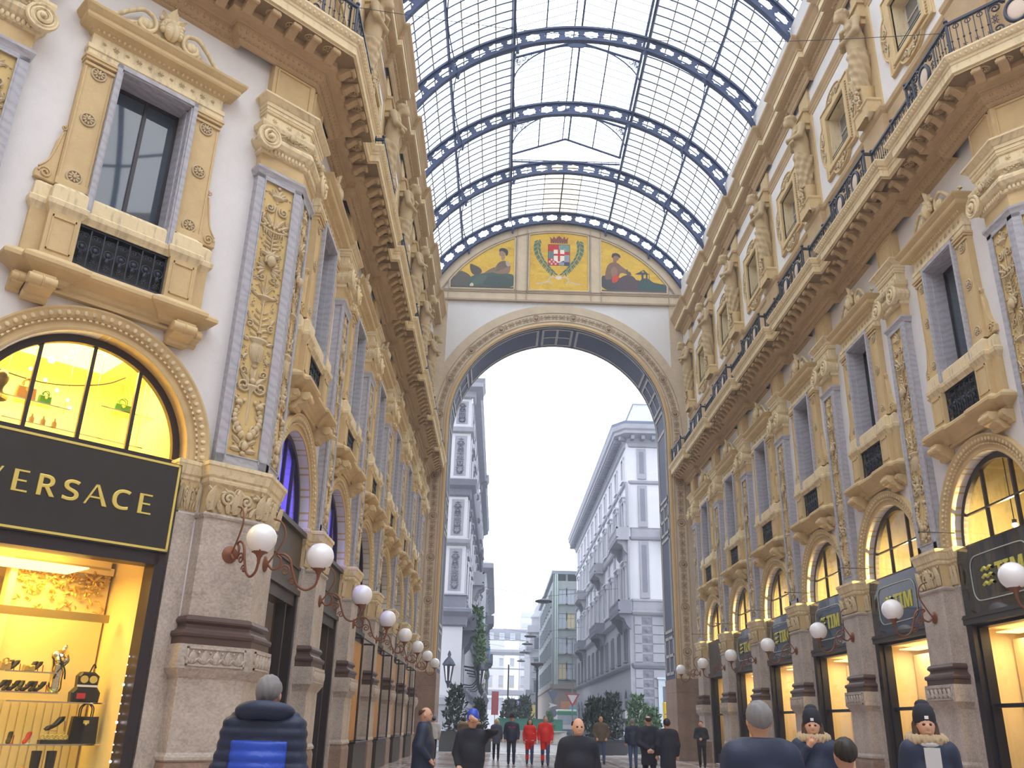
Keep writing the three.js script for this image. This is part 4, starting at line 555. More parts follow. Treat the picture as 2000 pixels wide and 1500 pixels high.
const G_fruit = (() => { const b = new MB(); for (let i = 0; i < 26; i++) { const t = i / 25; b.ball(rr(-0.1, 0.1) * (1 - 0.5 * t), 0.6 * (1 - t), 0.06 + rr(0, 0.05), rr(0.03, 0.055), 6); } for (let i = 0; i < 8; i++) b.add(leaf(0.15, 0.08, 0.4, 0.3, 3), M4(rr(-0.1, 0.1), rr(0.1, 0.6), 0.06, 0, 0, rr(-2, 2))); return b.geo(); })();
M.statue = std({ color: [0.56, 0.43, 0.26], map: texMottle, bumpMap: texBump, bumpScale: 0.006 });
function telamon(t, v) {
  { const b = new MB(); b.b2(-0.5, 0.5, 17.66, 21.35, UZ - 0.02, UZ + 0.05).b2(-0.42, 0.42, 21.72, 22.5, UZ - 0.02, UZ + 0.09).b2(-0.34, 0.34, 21.1, 21.72, UZ, UZ + 0.24).b2(-0.4, 0.4, 21.56, 21.64, UZ, UZ + 0.3).b2(-0.26, 0.26, 20.9, 21.14, UZ, UZ + 0.2); b.build('backing_strip', M.ochre, t); }
  { const b = new MB(); b.add(sweep([[0.02, 17.6], [0.02, 17.95], [0.05, 18.0], [0.05, 18.05], [0, 18.1]], [[-0.42, UZ], [-0.42, UZ + 0.42], [0.42, UZ + 0.42], [0.42, UZ]])); b.add(new THREE.CylinderGeometry(0.3, 0.22, 0.62, 4, 1), M4(0, 18.38, UZ + 0.24, 0, PI / 4, 0, 1, 1, 0.8)); b.build('herm_shaft', M.ochre, t); }
  const d = put('drapery', G_drape[v], M.statue, t); d.position.set(0, 18.5, UZ); const g = put('figure', G_tel[v], M.statue, t); g.position.set(0, 18.68, UZ); g.scale.set(1, 1.02, 1);
  const f = put('fruit_garland', G_fruit, M.relief, t); f.position.set(0, 17.98, UZ + 0.42); stuff(f);
}
{ const s = [0, 1].map((v) => { const t = thing('telamon_statue', `bowed stone half figure, right upper wall, ${fromArch(v + 1, 6)}`, 'statue', ...rightAt(v + 1), 'bowed stone figures of the right upper storey'); telamon(t, v); return t; });
  for (let k = 3; k <= 6; k++) dup(s[(k + 1) % 2], ...rightAt(k), `bowed stone half figure, right upper wall, ${fromArch(k, 6)}`);
  for (let k = 0; k <= 6; k++) dup(s[k % 2], ...leftAt(k === 0 ? 0.0 : k), k === 0 ? 'stone half figure cut by the top edge above the left balcony corner' : `stone half figure with bowed head on the left upper wall, ${fromArch(k, 6)}`, 'bowed stone figures of the left upper storey'); }
// ---------------------------------------------------------------- glass barrel vault on iron ribs
const VC = 21.5, RI = 8.36, RO = 9.04, RIBS = [-30.45, -25.3, -20.35, -15.3, -10.3, -5.3, -0.3], ZN = 1.2;
const roof = struct('ceiling', [0, 0, 0], 0, 'glass barrel vault with blue iron ribs and a raised ridge lantern');
const vp = (R, deg) => [R * Math.sin(deg * PI / 180), VC + R * Math.cos(deg * PI / 180)];
const G_rib = (() => {
  const b = new MB(), A = 63, n = 60, arc = (R, a0, a1) => Array.from({ length: n + 1 }, (_, i) => vp(R, lerp(a0, a1, i / n))), holes = [], N = 22, st = 2 * A / N;
  for (let i = 0; i < N; i++) { const c = -A + (i + 0.5) * st, h = []; for (const [u, v] of [[-0.43, 0], [-0.33, 0.09], [-0.36, 0.2], [-0.25, 0.2], [-0.12, 0.22], [0, 0.29], [0.12, 0.22], [0.25, 0.2], [0.36, 0.2], [0.33, 0.09], [0.43, 0], [0.33, -0.09], [0.36, -0.2], [0.25, -0.2], [0.12, -0.22], [0, -0.29], [-0.12, -0.22], [-0.25, -0.2], [-0.36, -0.2], [-0.33, -0.09]]) h.push(vp((RI + RO) / 2 + 0.01 + v * 0.78, c + u * st * 0.98)); holes.push(h); }
  b.add(slab([...arc(RI, -A, A), ...arc(RO, A, -A)], 0.05, holes), M4(0, 0, -0.025));
  for (const R of [RI, RO]) b.add(arcSweep([[-0.05, -0.11], [-0.05, 0.11], [0.05, 0.11], [0.05, -0.11], [-0.05, -0.11]], 0, VC, R, (90 - A) * PI / 180, (90 + A) * PI / 180, n));
  return b.geo();
})();
for (const z of RIBS) put('rib', G_rib, M.roofIron, roof).position.z = z;
const G_drop = (() => { const b = new MB(); b.add(lathe([[0.02, -0.36], [0.07, -0.3], [0.05, -0.2], [0.1, -0.08], [0.12, 0.02], [0.04, 0.05]], 8)); return b.geo(); })();
for (const z of RIBS.slice(0, 4)) for (const a of [-40.2, -19.7, 19.7, 40.2]) { const m = put('pendant', G_drop, M.roofIron, roof), p = vp(RI - 0.02, a); m.position.set(p[0], p[1], z); }
// purlins with a lower chord that swings down to each rib
for (const a of [-40.2, 40.2, -19.7, 19.7, 0]) {
  for (let i = 0; i < RIBS.length; i++) {
    if (a === 0 && i > 0) continue; const z0 = RIBS[i], z1 = RIBS[i + 1] ?? ZN, b = new MB(), p = vp(RO - 0.06, a), big = Math.abs(a) < 20 && a ? 1 : 0;
    b.box(p[0], p[1], (z0 + z1) / 2, big ? 0.1 : 0.07, big ? 0.34 : 0.14, z1 - z0, 0, 0, -a * PI / 180);
    if (a) { const pts = []; for (let k = 0; k <= 10; k++) { const t = k / 10, s = Math.abs(t - 0.5) * 2, o = vp(RO - 0.16 - 0.5 * Math.pow(s, 1.8), a); pts.push(V3(o[0], o[1], lerp(z0, z1, t))); } b.tube(pts, 0.028, 20, 5); for (const k of [1, 2, 8, 9]) { const o = vp(RO - 0.1, a); b.bar(V3(o[0], o[1], pts[k].z), pts[k], 0.015, 4); } }
    b.build('purlin', M.roofIron, roof);
  }
}
const COLS = [19.7, 24.82, 29.95, 35.08, 40.2, 45.3, 50.4, 55.5], rows = []; for (let i = 0; i < RIBS.length; i++) { const z0 = RIBS[i], z1 = RIBS[i + 1] ?? ZN, n = Math.max(2, Math.round((z1 - z0) / 0.5)); for (let k = 0; k < n; k++) rows.push([lerp(z0, z1, k / n), lerp(z0, z1, (k + 1) / n), i, k]); }
const panes = []; // [centre, across, along, material]
{
  for (const r of rows) { // arched glazing bars
    if (r[3] === 0) continue; const full = r[2] === 0;
    for (const s of full ? [0] : [-1, 1]) { const b = new MB(); const a0 = full ? -60 : 19.7, a1 = 60; const m = new MB(); b.add(arcSweep([[-0.035, -0.018], [-0.035, 0.018], [0.01, 0.018], [0.01, -0.018], [-0.035, -0.018]], 0, VC, RO + 0.02, (90 - (s < 0 ? -a0 : a1)) * PI / 180, (90 - (s < 0 ? -a1 : a0)) * PI / 180, full ? 40 : 14)); const g = b.build('glazing_bar', M.roofIron, roof); g.position.z = r[0]; }
  }
  for (const s of [-1, 1]) for (const c of [...COLS.slice(1, 4), ...COLS.slice(5)]) { const p = vp(RO + 0.03, s * c), b = new MB(); const n = rows.length; for (const r of rows) b.box(p[0], p[1] - 0.0, (r[0] + r[1]) / 2, 0.045, 0.05, (r[1] - r[0]) * 0.82, 0.05, 0, -s * c * PI / 180); b.box(p[0], p[1] + 0.03, (RIBS[0] + ZN) / 2, 0.02, 0.03, ZN - RIBS[0]); b.build('pane_lap', M.lap, roof); }
  for (const c of [-13.1, -6.6, 6.6, 13.1]) { const p = vp(RO + 0.03, c), b = new MB(); b.box(p[0], p[1], (RIBS[0] + RIBS[1]) / 2, 0.04, 0.05, RIBS[1] - RIBS[0]); b.build('pane_lap', M.lap, roof); }
  const quad = (a0, a1, r, mat) => { const p = vp(RO + 0.05, a0), o = vp(RO + 0.05, a1); panes.push([p, o, r[0], r[1], mat]); };
  for (const r of rows) { for (const s of [-1, 1]) for (let i = 0; i < COLS.length - 1; i++) quad(s * COLS[i], s * COLS[i + 1], r, i === 0 ? M.roofGlassDim : i === 1 ? M.roofGlassMid : rnd() < 0.25 ? M.roofGlassMid : M.roofGlass); if (r[2] === 0) { const c = [-19.7, -13.1, -6.6, 0, 6.6, 13.1, 19.7]; for (let i = 0; i < 6; i++) quad(c[i], c[i + 1], r, (i === 2 || i === 3) ? M.roofGlassStain : rnd() < 0.3 ? M.roofGlassMid : M.roofGlass); } }  // columns next to the lantern beam carry its shade as darker glass tints
}
// ridge lantern from the first free rib towards the octagon
const LX = 3.03, EY = 30.95, RY = 32.1, LZ = RIBS[1];
{
  for (const s of [-1, 1]) { const b = new MB(); b.box(s * LX, EY, (LZ + ZN) / 2, 0.12, 0.16, ZN - LZ).box(s * LX, 30.1, (LZ + ZN) / 2, 0.1, 0.12, ZN - LZ); b.build('eaves_beam', M.roofIron, roof); const c = new MB(); c.bar(V3(s * LX / 2, (EY + RY) / 2 + 0.03, LZ), V3(s * LX / 2, (EY + RY) / 2 + 0.03, ZN), 0.035, 5); c.build('lantern_purlin', M.roofIron, roof); const d = new MB(); d.bar(V3(s * 0.17, RY - 0.04, LZ), V3(s * 0.17, RY - 0.04, ZN), s < 0 ? 0.03 : 0.05, 5); d.build('ridge_bar', M.roofIron, roof); }
  const free = rows.filter((r) => r[0] >= LZ - 0.01);
  for (const r of free) for (const s of [-1, 1]) { const b = new MB(); b.bar(V3(s * LX, EY, r[0]), V3(s * 0.05, RY, r[0]), 0.017, 4); b.build('lantern_bar', M.roofIron, roof); panes.push([[s * LX, EY + 0.03], [s * LX / 2, (EY + RY) / 2 + 0.06], r[0], r[1], M.roofGlass]); panes.push([[s * LX / 2, (EY + RY) / 2 + 0.06], [0, RY + 0.06], r[0], r[1], M.roofGlass]); panes.push([[s * LX, 30.1], [s * LX, EY], r[0], r[1], M.roofGlass]); }
  const truss = (() => { const b = new MB(); for (const s of [-1, 1]) { b.bar(V3(s * LX, EY - 0.02, 0), V3(0, RY - 0.06, 0), 0.06, 6); const c = []; for (let i = 0; i <= 12; i++) { const t = i / 12; c.push(V3(s * (LX - 0.05 - (LX - 0.3) * Math.pow(t, 1.15)), lerp(29.7, RY - 0.34, Math.pow(Math.sin(t * PI / 2), 0.75)), 0)); } b.tube(c, 0.035, 24, 5); for (let i = 0; i < 16; i++) { const t = Math.sqrt(rnd()), x = LX - 0.12 - (1 - t) * 0.9, yT = EY - 0.08 + (LX - x) * 0.36, yB = lerp(30.5, yT, clamp((LX - x) / 1.05, 0, 1)); b.add(new THREE.TorusGeometry(rr(0.04, 0.08), 0.016, 4, 9), M4(s * x, lerp(yB, yT, rnd()), 0)); } } b.add(slab([[-0.45, RY - 0.32], [-0.28, RY - 0.42], [0.28, RY - 0.42], [0.45, RY - 0.32], [0.2, RY - 0.02], [0, RY + 0.06], [-0.2, RY - 0.02]], 0.06), M4(0, 0, -0.03)); return b.geo(); })();
  for (let i = 1; i < RIBS.length - 1; i++) put('lantern_truss', truss, M.roofIron, roof).position.z = (RIBS[i] + RIBS[i + 1]) / 2 + 0.1;
  const g = new MB(); for (const s of [-1, 1]) g.bar(V3(s * (LX + 0.1), EY - 0.03, LZ), V3(0, RY, LZ), 0.06, 6); g.bar(V3(-LX, 30.5, LZ), V3(LX, 30.5, LZ), 0.05, 6).bar(V3(-LX, 30.62, LZ), V3(LX, 30.62, LZ), 0.025, 6); for (let i = -7; i <= 7; i++) { const x = i * 0.4; g.bar(V3(x, VC + Math.sqrt(RO * RO - x * x), LZ), V3(x, RY - Math.abs(x) * (RY - EY) / LX, LZ), 0.013, 4); } g.b2(-0.5, 0.5, 30.5, 30.62, LZ - 0.05, LZ + 0.05); g.build('gable_frame', M.roofIron, roof);
}
// the panes: the 300 that show largest as parts, the others joined
{
  const vm = () => { camera.updateMatrixWorld(true); return new THREE.Matrix4().multiplyMatrices(camera.projectionMatrix, camera.matrixWorldInverse.copy(camera.matrixWorld).invert()); }, PV = vm();
  const area = (p) => { const c = [[p[0], p[2]], [p[1], p[2]], [p[1], p[3]], [p[0], p[3]]].map(([a, z]) => V3(a[0], a[1], z).applyMatrix4(PV)); if (c.some((v) => v.z > 1 || Math.abs(v.x) > 1.02 || Math.abs(v.y) > 1.02)) return 0; let s = 0; for (let i = 0; i < 4; i++) { const a = c[i], b = c[(i + 1) % 4]; s += a.x * b.y - a.y * b.x; } return Math.abs(s); };
  const list = panes.map((p) => [area(p), p]).sort((a, b) => b[0] - a[0]), cache = new Map();
  const geoOf = (w, l) => { const k = w.toFixed(3) + '|' + l.toFixed(3); if (!cache.has(k)) cache.set(k, new THREE.PlaneGeometry(w, l)); return cache.get(k); };
  const rest = new Map();
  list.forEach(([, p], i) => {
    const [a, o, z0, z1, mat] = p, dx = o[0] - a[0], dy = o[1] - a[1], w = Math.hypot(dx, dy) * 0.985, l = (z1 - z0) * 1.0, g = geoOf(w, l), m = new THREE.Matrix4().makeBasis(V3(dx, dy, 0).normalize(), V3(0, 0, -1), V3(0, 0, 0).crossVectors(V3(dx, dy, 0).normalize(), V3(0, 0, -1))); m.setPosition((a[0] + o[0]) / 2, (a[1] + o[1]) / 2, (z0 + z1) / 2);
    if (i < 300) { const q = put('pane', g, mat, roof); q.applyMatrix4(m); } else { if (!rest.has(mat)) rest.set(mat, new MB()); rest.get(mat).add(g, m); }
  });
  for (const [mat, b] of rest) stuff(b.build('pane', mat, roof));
}
// iron skeleton of the octagon's dome behind the viewer
{ const t = struct('ceiling_2', [0, 0, 18.5], 0, 'iron skeleton of the octagon dome'), b = new MB(), R = 19, n = 16; for (let i = 0; i < n; i++) { const a = i / n * 2 * PI, p = []; for (let k = 0; k <= 10; k++) { const e = k / 10 * PI / 2 * 0.94; p.push(V3(R * Math.cos(e) * Math.cos(a), 26 + R * Math.sin(e), R * Math.cos(e) * Math.sin(a))); } b.tube(p, 0.16, 20, 5); } for (let k = 1; k < 7; k++) { const e = k / 7 * PI / 2 * 0.94; b.add(new THREE.TorusGeometry(R * Math.cos(e), 0.1, 4, 48), M4(0, 26 + R * Math.sin(e), 0, PI / 2)); } b.build('dome_rib', M.roofIron, t); }
// far side of the octagon behind the viewer
{ const t = struct('wall_octagon_back', [0, 0, 0], 0, 'plain walls of the octagon behind the viewer'), b = new MB(), pts = [[16.5, 10.0], [17.8, 11.3], [17.8, 25.8], [7.2, 36.5], [-7.2, 36.5], [-17.8, 25.8], [-17.8, 11.3], [-13.2, 6.7]];
  for (let i = 0; i < pts.length - 1; i++) { const [x0, z0] = pts[i], [x1, z1] = pts[i + 1]; b.box((x0 + x1) / 2, 13, (z0 + z1) / 2, Math.hypot(x1 - x0, z1 - z0) + 0.3, 26, 0.4, 0, -Math.atan2(z1 - z0, x1 - x0)); } b.build('octagon_plaster', M.octagon, t); }
// ---------------------------------------------------------------- end wall with the great arch
const AZ = -30.62, AB = -33.52, ASY = 16.95, AI = 6.05, AO = 7.39;
const archWall = struct('wall_arch', [0, 0, AZ], 0, 'end wall of the arcade with the great open arch');
{
  const b = new MB(), out = [[-7.7, 0], [-AI, 0], [-AI, ASY], ...arcPts(0, ASY, AI, PI, 0, 48), [AI, ASY], [AI, 0], [7.7, 0], [7.7, 25.2], ...arcPts(0, VC, RI, 0.46, PI - 0.46, 40), [-7.7, 25.2]];
  b.add(slab(out, 2.86), M4(0, 0, -2.9)); b.build('plaster', M.plaster, archWall);
  const c = new MB(); for (const s of [-1, 1]) c.b2(s > 0 ? 6.47 : -7.4, s > 0 ? 7.4 : -6.47, 3.78, 25.2, -0.1, 0.045).b2(s > 0 ? AI : -7.0, s > 0 ? 7.0 : -AI, 3.78, ASY, -0.1, 0.05); c.add(slab([...arcPts(0, ASY, AO, 0.0, PI, 48), ...arcPts(0, ASY, AI, PI, 0, 48)], 0.1), M4(0, 0, -0.05)); c.b2(-7.3, 7.3, 24.52, 25.24, -0.1, 0.05);
  c.add(slab([...arcPts(0, VC, RI, 0.44, PI - 0.44, 48), ...arcPts(0, VC, 7.78, PI - 0.44, 0.44, 48)], 0.08), M4(0, 0, -0.02)); for (const x of [-2.2, 2.2]) c.b2(x - 0.36, x + 0.36, 25.2, 29.3, -0.05, 0.05); c.build('tan_dressing', M.archTan, archWall);
  const d = new MB(); d.add(arcSweep([[0.02, 0.05], [0.05, 0.085], [0.1, 0.1], [0.15, 0.085], [0.18, 0.05]], 0, ASY, AI, 0, PI, 60)); for (const s of [-1, 1]) d.add(sweep([[0, 3.78], [0, ASY]], [[s * (AI + 0.1) - 0.08, 0.05], [s * (AI + 0.1) - 0.05, 0.09], [s * (AI + 0.1) + 0.05, 0.09], [s * (AI + 0.1) + 0.08, 0.05]])); d.build('gilded_bead', M.bead, archWall, 0.8);
  const e = new MB(), line = (y, h = 0.035, dd = 0.085) => e.b2(-7.3, 7.3, y, y + h, 0, dd); line(24.5, 0.08, 0.13); line(24.6, 0.03); line(25.08, 0.06, 0.1); line(25.18, 0.06, 0.1); for (const R of [6.87, 6.32]) e.add(arcSweep([[0, 0.05], [0, 0.075], [0.03, 0.075], [0.03, 0.05]], 0, ASY, R, 0, PI, 60)); for (const s of [-1, 1]) for (const x of [6.32, 6.9]) e.b2(s > 0 ? x : -x - 0.03, s > 0 ? x + 0.03 : -x, 3.8, ASY, 0, 0.075); for (const x of [-2.52, -1.92, 1.88, 2.48]) e.b2(x, x + 0.05, 24.6, 29.4, 0, 0.1); for (const x of [-6.52, 6.47]) e.b2(x, x + 0.05, 24.6, 25.9, 0, 0.09); e.add(arcSweep([[0, 0.06], [0, 0.1], [0.05, 0.1], [0.05, 0.06]], 0, VC, 7.8, 0.5, PI - 0.5, 60)); e.build('moulding', M.archLine, archWall);
}
{ // scratched ornament: discs and paired scroll brackets round arch and piers
  const b = new MB(), G_disc = (() => { const g = new MB(); g.add(new THREE.TorusGeometry(0.16, 0.02, 4, 18)); g.add(new THREE.TorusGeometry(0.09, 0.014, 4, 14)); g.add(new THREE.SphereGeometry(0.07, 8, 6), M4(0, 0, 0.02)); return g.geo(); })(), G_br = (() => { const g = new MB(); for (const s of [-1, 1]) { g.add(spiral(0.09, 1.2, 0.014, 0, 12), M4(s * 0.09, 0.12, 0, 0, 0, s > 0 ? 2 : 1.1, s, 1, 1)); g.add(spiral(0.09, 1.2, 0.014, 0, 12), M4(s * 0.09, -0.12, 0, 0, 0, s > 0 ? -2 : -1.1, s, -1, 1)); } g.box(0, 0.2, 0, 0.34, 0.025, 0.02).box(0, -0.2, 0, 0.34, 0.025, 0.02).box(0, 0, 0, 0.03, 0.36, 0.02); return g.geo(); })(), G_ros = rosette(0.085, 8, 0.04);
  const place = (x, y, rot, k) => { if (k % 5 === 0) b.add(G_disc, M4(x, y, 0.065, 0, 0, rot, 1.25, 1.25, 1)); else { b.add(G_br, M4(x, y, 0.06, 0, 0, rot + PI / 2, 0.85)); } };
  const N = 48; for (let i = 0; i <= N; i++) { const a = i / N * PI; place(Math.cos(a) * 6.61, ASY + Math.sin(a) * 6.61, a - PI / 2 + (0), i + 3); if (i < N && (i + 3) % 5 && (i + 4) % 5) { const c = (i + 0.5) / N * PI; b.add(G_ros, M4(Math.cos(c) * 6.61, ASY + Math.sin(c) * 6.61, 0.055, 0, 0, 0, 0.9)); } }
  for (const s of [-1, 1]) for (let i = 1; i < 30; i++) { const y = ASY - i * 0.44; place(s * 6.62, y, PI / 2, i + 3); if ((i + 3) % 5 && (i + 4) % 5) b.add(G_ros, M4(s * 6.62, y - 0.22, 0.055)); }
  stuff(b.build('scroll_frieze', M.archOrn, archWall));
}
{ // stone feet of the piers, block by block
  for (const s of [-1, 1]) for (const [y0, y1] of [[0, 0.5], [0.5, 3.12], [3.12, 3.78]]) { const b = new MB(), e = y0 === 0 ? 0.1 : 0.07; b.b2(s > 0 ? AI - 0.06 : -7.22, s > 0 ? 7.22 : -AI + 0.06, y0 + 0.008, y1, -2.95, e); b.build('stone', M.granite, archWall); }
}
{ // soffit and reveals: dark coffers in light frames
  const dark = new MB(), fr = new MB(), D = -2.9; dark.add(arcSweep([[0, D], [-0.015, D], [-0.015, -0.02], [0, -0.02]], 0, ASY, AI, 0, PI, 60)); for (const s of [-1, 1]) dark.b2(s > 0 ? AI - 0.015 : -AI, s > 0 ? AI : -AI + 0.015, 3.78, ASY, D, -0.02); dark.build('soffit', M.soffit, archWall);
  const strip = (a0, a1, z0, z1) => fr.add(arcSweep([[-0.015, z0], [-0.05, z0], [-0.05, z1], [-0.015, z1]], 0, ASY, AI, a0, a1, Math.max(2, Math.round(Math.abs(a1 - a0) * 14))));
  const vs = (s, y0, y1, z0, z1) => fr.b2(s > 0 ? AI - 0.05 : -AI, s > 0 ? AI : -AI + 0.05, y0, y1, z0, z1);
  const Z0 = -2.62, Z1 = -0.32, t = 0.14, d2r = PI / 180;
  strip(0, PI, -0.16, -0.08); strip(0, PI, -2.86, -2.78); for (const s of [-1, 1]) { vs(s, 3.8, ASY, -0.16, -0.08); vs(s, 3.8, ASY, -2.86, -2.78); }
  const panelA = (c0, c1, sq) => { const a0 = (90 - c1) * d2r, a1 = (90 - c0) * d2r, w = t / AI; strip(a0, a1, Z0, Z0 + t); strip(a0, a1, Z1 - t, Z1); strip(a0, a0 + w, Z0, Z1); strip(a1 - w, a1, Z0, Z1); if (sq) { strip((a0 + a1) / 2 - w / 2, (a0 + a1) / 2 + w / 2, Z0, Z1); strip(a0, a1, -1.54, -1.4); } };
  panelA(-8.7, 8.7, 1); for (const s of [-1, 1]) { panelA(Math.min(s * 10.4, s * 56.5), Math.max(s * 10.4, s * 56.5), 0); panelA(Math.min(s * 58.6, s * 77), Math.max(s * 58.6, s * 77), 1);
    const pv = (y0, y1, sq) => { vs(s, y0, y1, Z0, Z0 + t); vs(s, y0, y1, Z1 - t, Z1); vs(s, y0, y0 + t, Z0, Z1); vs(s, y1 - t, y1, Z0, Z1); if (sq) { vs(s, (y0 + y1) / 2 - t / 2, (y0 + y1) / 2 + t / 2, Z0, Z1); vs(s, y0, y1, -1.54, -1.4); } };
    panelA(Math.min(s * 78.8, s * 90), Math.max(s * 78.8, s * 90), 0); pv(13.1, ASY + 0.1, 0); pv(11.25, 12.9, 1); pv(6.1, 11.05, 0); pv(4.0, 5.9, 1); }
  fr.build('coffer_frame', M.cofferFrame, archWall);
}
{ // the three mosaics
  const canvas = (w, h, draw) => { const c = document.createElement('canvas'); c.width = w; c.height = h; const g = c.getContext('2d'); draw(g, w, h); for (let i = 0; i < w * h / 14; i++) { g.fillStyle = `rgba(${rnd() < 0.5 ? '30,20,0' : '255,245,190'},${rr(0.02, 0.13)})`; g.fillRect(rnd() * w, rnd() * h, 3, 3); } const t = new THREE.CanvasTexture(c); t.colorSpace = THREE.SRGBColorSpace; t.magFilter = THREE.LinearFilter; return t; };
  const gold = (g, w, h) => { g.fillStyle = '#d9ae35'; g.fillRect(0, 0, w, h); for (let i = 0; i < 90; i++) { g.fillStyle = `rgba(${rnd() < 0.5 ? '160,120,20' : '250,220,90'},0.14)`; g.beginPath(); g.ellipse(rnd() * w, rnd() * h, rr(10, 70), rr(8, 30), 0, 0, 7); g.fill(); } };
  const poly = (g, c, p) => { g.fillStyle = c; g.beginPath(); p.forEach(([x, y], i) => i ? g.lineTo(x, y) : g.moveTo(x, y)); g.closePath(); g.fill(); }, ell = (g, c, x, y, a, b, r = 0) => { g.fillStyle = c; g.beginPath(); g.ellipse(x, y, a, b, r, 0, 7); g.fill(); };
  const blob = (g, c, p) => { g.fillStyle = c; g.beginPath(); for (let i = 0; i < p.length; i++) { const a = p[i], b = p[(i + 1) % p.length], m = [(a[0] + b[0]) / 2, (a[1] + b[1]) / 2]; i ? g.quadraticCurveTo(a[0], a[1], m[0], m[1]) : g.moveTo(m[0], m[1]); } g.quadraticCurveTo(p[0][0], p[0][1], (p[0][0] + p[1][0]) / 2, (p[0][1] + p[1][1]) / 2); g.fill(); };
  const crest = canvas(512, 576, (g, w, h) => {
    gold(g, w, h); g.strokeStyle = '#b98f2a'; g.lineWidth = 3; g.strokeRect(6, 6, w - 12, h - 12);
    const X = 166, Y = 136, W = 182, H = 198; g.fillStyle = '#4a3a2a'; g.fillRect(X - 4, Y - 4, W + 8, H + 8);
    g.fillStyle = '#c01f26'; g.fillRect(X, Y, W / 2, H / 3); g.fillStyle = '#6d8f92'; g.fillRect(X + W / 2, Y, W / 2, H / 3); g.fillStyle = '#58797f'; g.fillRect(X, Y + H / 3, W / 2, H / 3); g.fillStyle = '#c3242c'; g.fillRect(X + W / 2, Y + H / 3, W / 2, H / 3 * 0.45); g.fillStyle = '#8d9aa0'; g.fillRect(X + W / 2, Y + H / 3 * 1.45, W / 2, H / 3 * 0.6); g.fillStyle = '#b52a3c'; g.fillRect(X, Y + H * 2 / 3, W / 2, H / 3); g.fillStyle = '#2b3b55'; g.fillRect(X + W / 2, Y + H * 2 / 3, W / 2, H / 3); g.fillStyle = '#8e97ae'; g.fillRect(X + W / 2, Y + H * 0.84, W / 4, H * 0.16); g.fillRect(X + W * 0.75, Y + H * 2 / 3, W / 4, H * 0.17);
    for (let i = 0; i < 5; i++) for (let k = 0; k < 3; k++) { g.fillStyle = (i + k) % 2 ? '#e5b8b4' : '#b52a3c'; g.fillRect(X + 4 + i * 17, Y + H * 2 / 3 + 4 + k * 20, 15, 18); } for (let i = 0; i < 30; i++) ell(g, 'rgba(180,205,200,.55)', X + W / 2 + rnd() * W / 2, Y + rnd() * H / 3, 4, 2, rnd() * 3);
    g.fillStyle = '#ece7df'; g.fillRect(X + 46, Y + 48, 92, 104); poly(g, '#ece7df', [[X + 46, Y + 150], [X + 138, Y + 150], [X + 92, Y + 172]]); g.fillStyle = '#c21f28'; g.fillRect(X + 82, Y + 48, 19, 112); g.fillRect(X + 46, Y + 88, 92, 18);
    poly(g, '#7d3a3a', [[186, 112], [178, 60], [200, 82], [212, 54], [228, 80], [258, 48], [288, 80], [304, 54], [316, 82], [338, 60], [330, 112]]); g.fillStyle = '#5d2c2c'; g.fillRect(184, 104, 148, 18); for (let i = 0; i < 7; i++) ell(g, '#caa15a', 198 + i * 20, 113, 4, 4);
    for (const s of [-1, 1]) { const bx = (t) => 256 + s * (18 + 168 * Math.sin(t * PI * 0.62)), by = (t) => 452 - t * 350; g.strokeStyle = '#3e4a3a'; g.lineWidth = 5; g.beginPath(); for (let i = 0; i <= 20; i++) g.lineTo(bx(i / 20), by(i / 20)); g.stroke(); for (let i = 2; i < 26; i++) { const t = i / 26; for (const e of [-1, 1]) ell(g, i % 3 ? '#41614f' : '#6d8d80', bx(t) + e * 17, by(t) - 8, 20, 6.5, s * (0.5 - t * 0.9) + e * 0.85 + PI / 2 * 0); } }
    g.strokeStyle = '#c9b8ae'; g.lineWidth = 11; for (const s of [-1, 1]) { g.beginPath(); g.moveTo(256, 456); g.bezierCurveTo(256 + s * 60, 420, 256 + s * 110, 470, 256 + s * 70, 500); g.bezierCurveTo(256 + s * 90, 470, 256 + s * 130, 520, 256 + s * 190, 508); g.stroke(); } ell(g, '#ded0c6', 256, 452, 26, 18);
  });
  const fig = (flip) => canvas(640, 576, (g, w, h) => {
    gold(g, w, h); if (!flip) {
      blob(g, '#53504e', [[0, 576], [0, 470], [60, 440], [90, 380], [150, 400], [210, 440], [230, 576]]); blob(g, '#4a4240', [[185, 300], [230, 315], [300, 350], [320, 400], [250, 440], [200, 400]]);
      blob(g, '#42544c', [[150, 560], [180, 450], [300, 410], [420, 385], [560, 400], [640, 410], [640, 576], [150, 576]]); blob(g, '#3a4a4a', [[300, 540], [360, 430], [560, 430], [640, 470], [640, 560]]); blob(g, '#4d6158', [[200, 540], [260, 440], [380, 420], [330, 520]]);
      blob(g, '#6b584a', [[430, 410], [450, 320], [490, 270], [545, 260], [590, 290], [600, 360], [580, 410]]); blob(g, '#b9a193', [[540, 262], [585, 270], [598, 320], [560, 330]]); blob(g, '#8c6a58', [[555, 330], [600, 330], [590, 400], [470, 410], [400, 385], [470, 385]]); blob(g, '#7a6455', [[360, 380], [440, 330], [470, 350], [420, 400], [330, 405]]); ell(g, '#a08069', 520, 225, 20, 34, 0.1); ell(g, '#9c7c68', 508, 180, 30, 36, 0.1); blob(g, '#2f2a2c', [[480, 170], [478, 130], [520, 118], [566, 140], [572, 190], [548, 215], [540, 170], [505, 150]]); blob(g, '#cfc2b4', [[190, 545], [215, 505], [240, 530], [225, 560]]); g.fillStyle = '#4a403c'; g.fillRect(0, 548, 640, 28);
    } else {
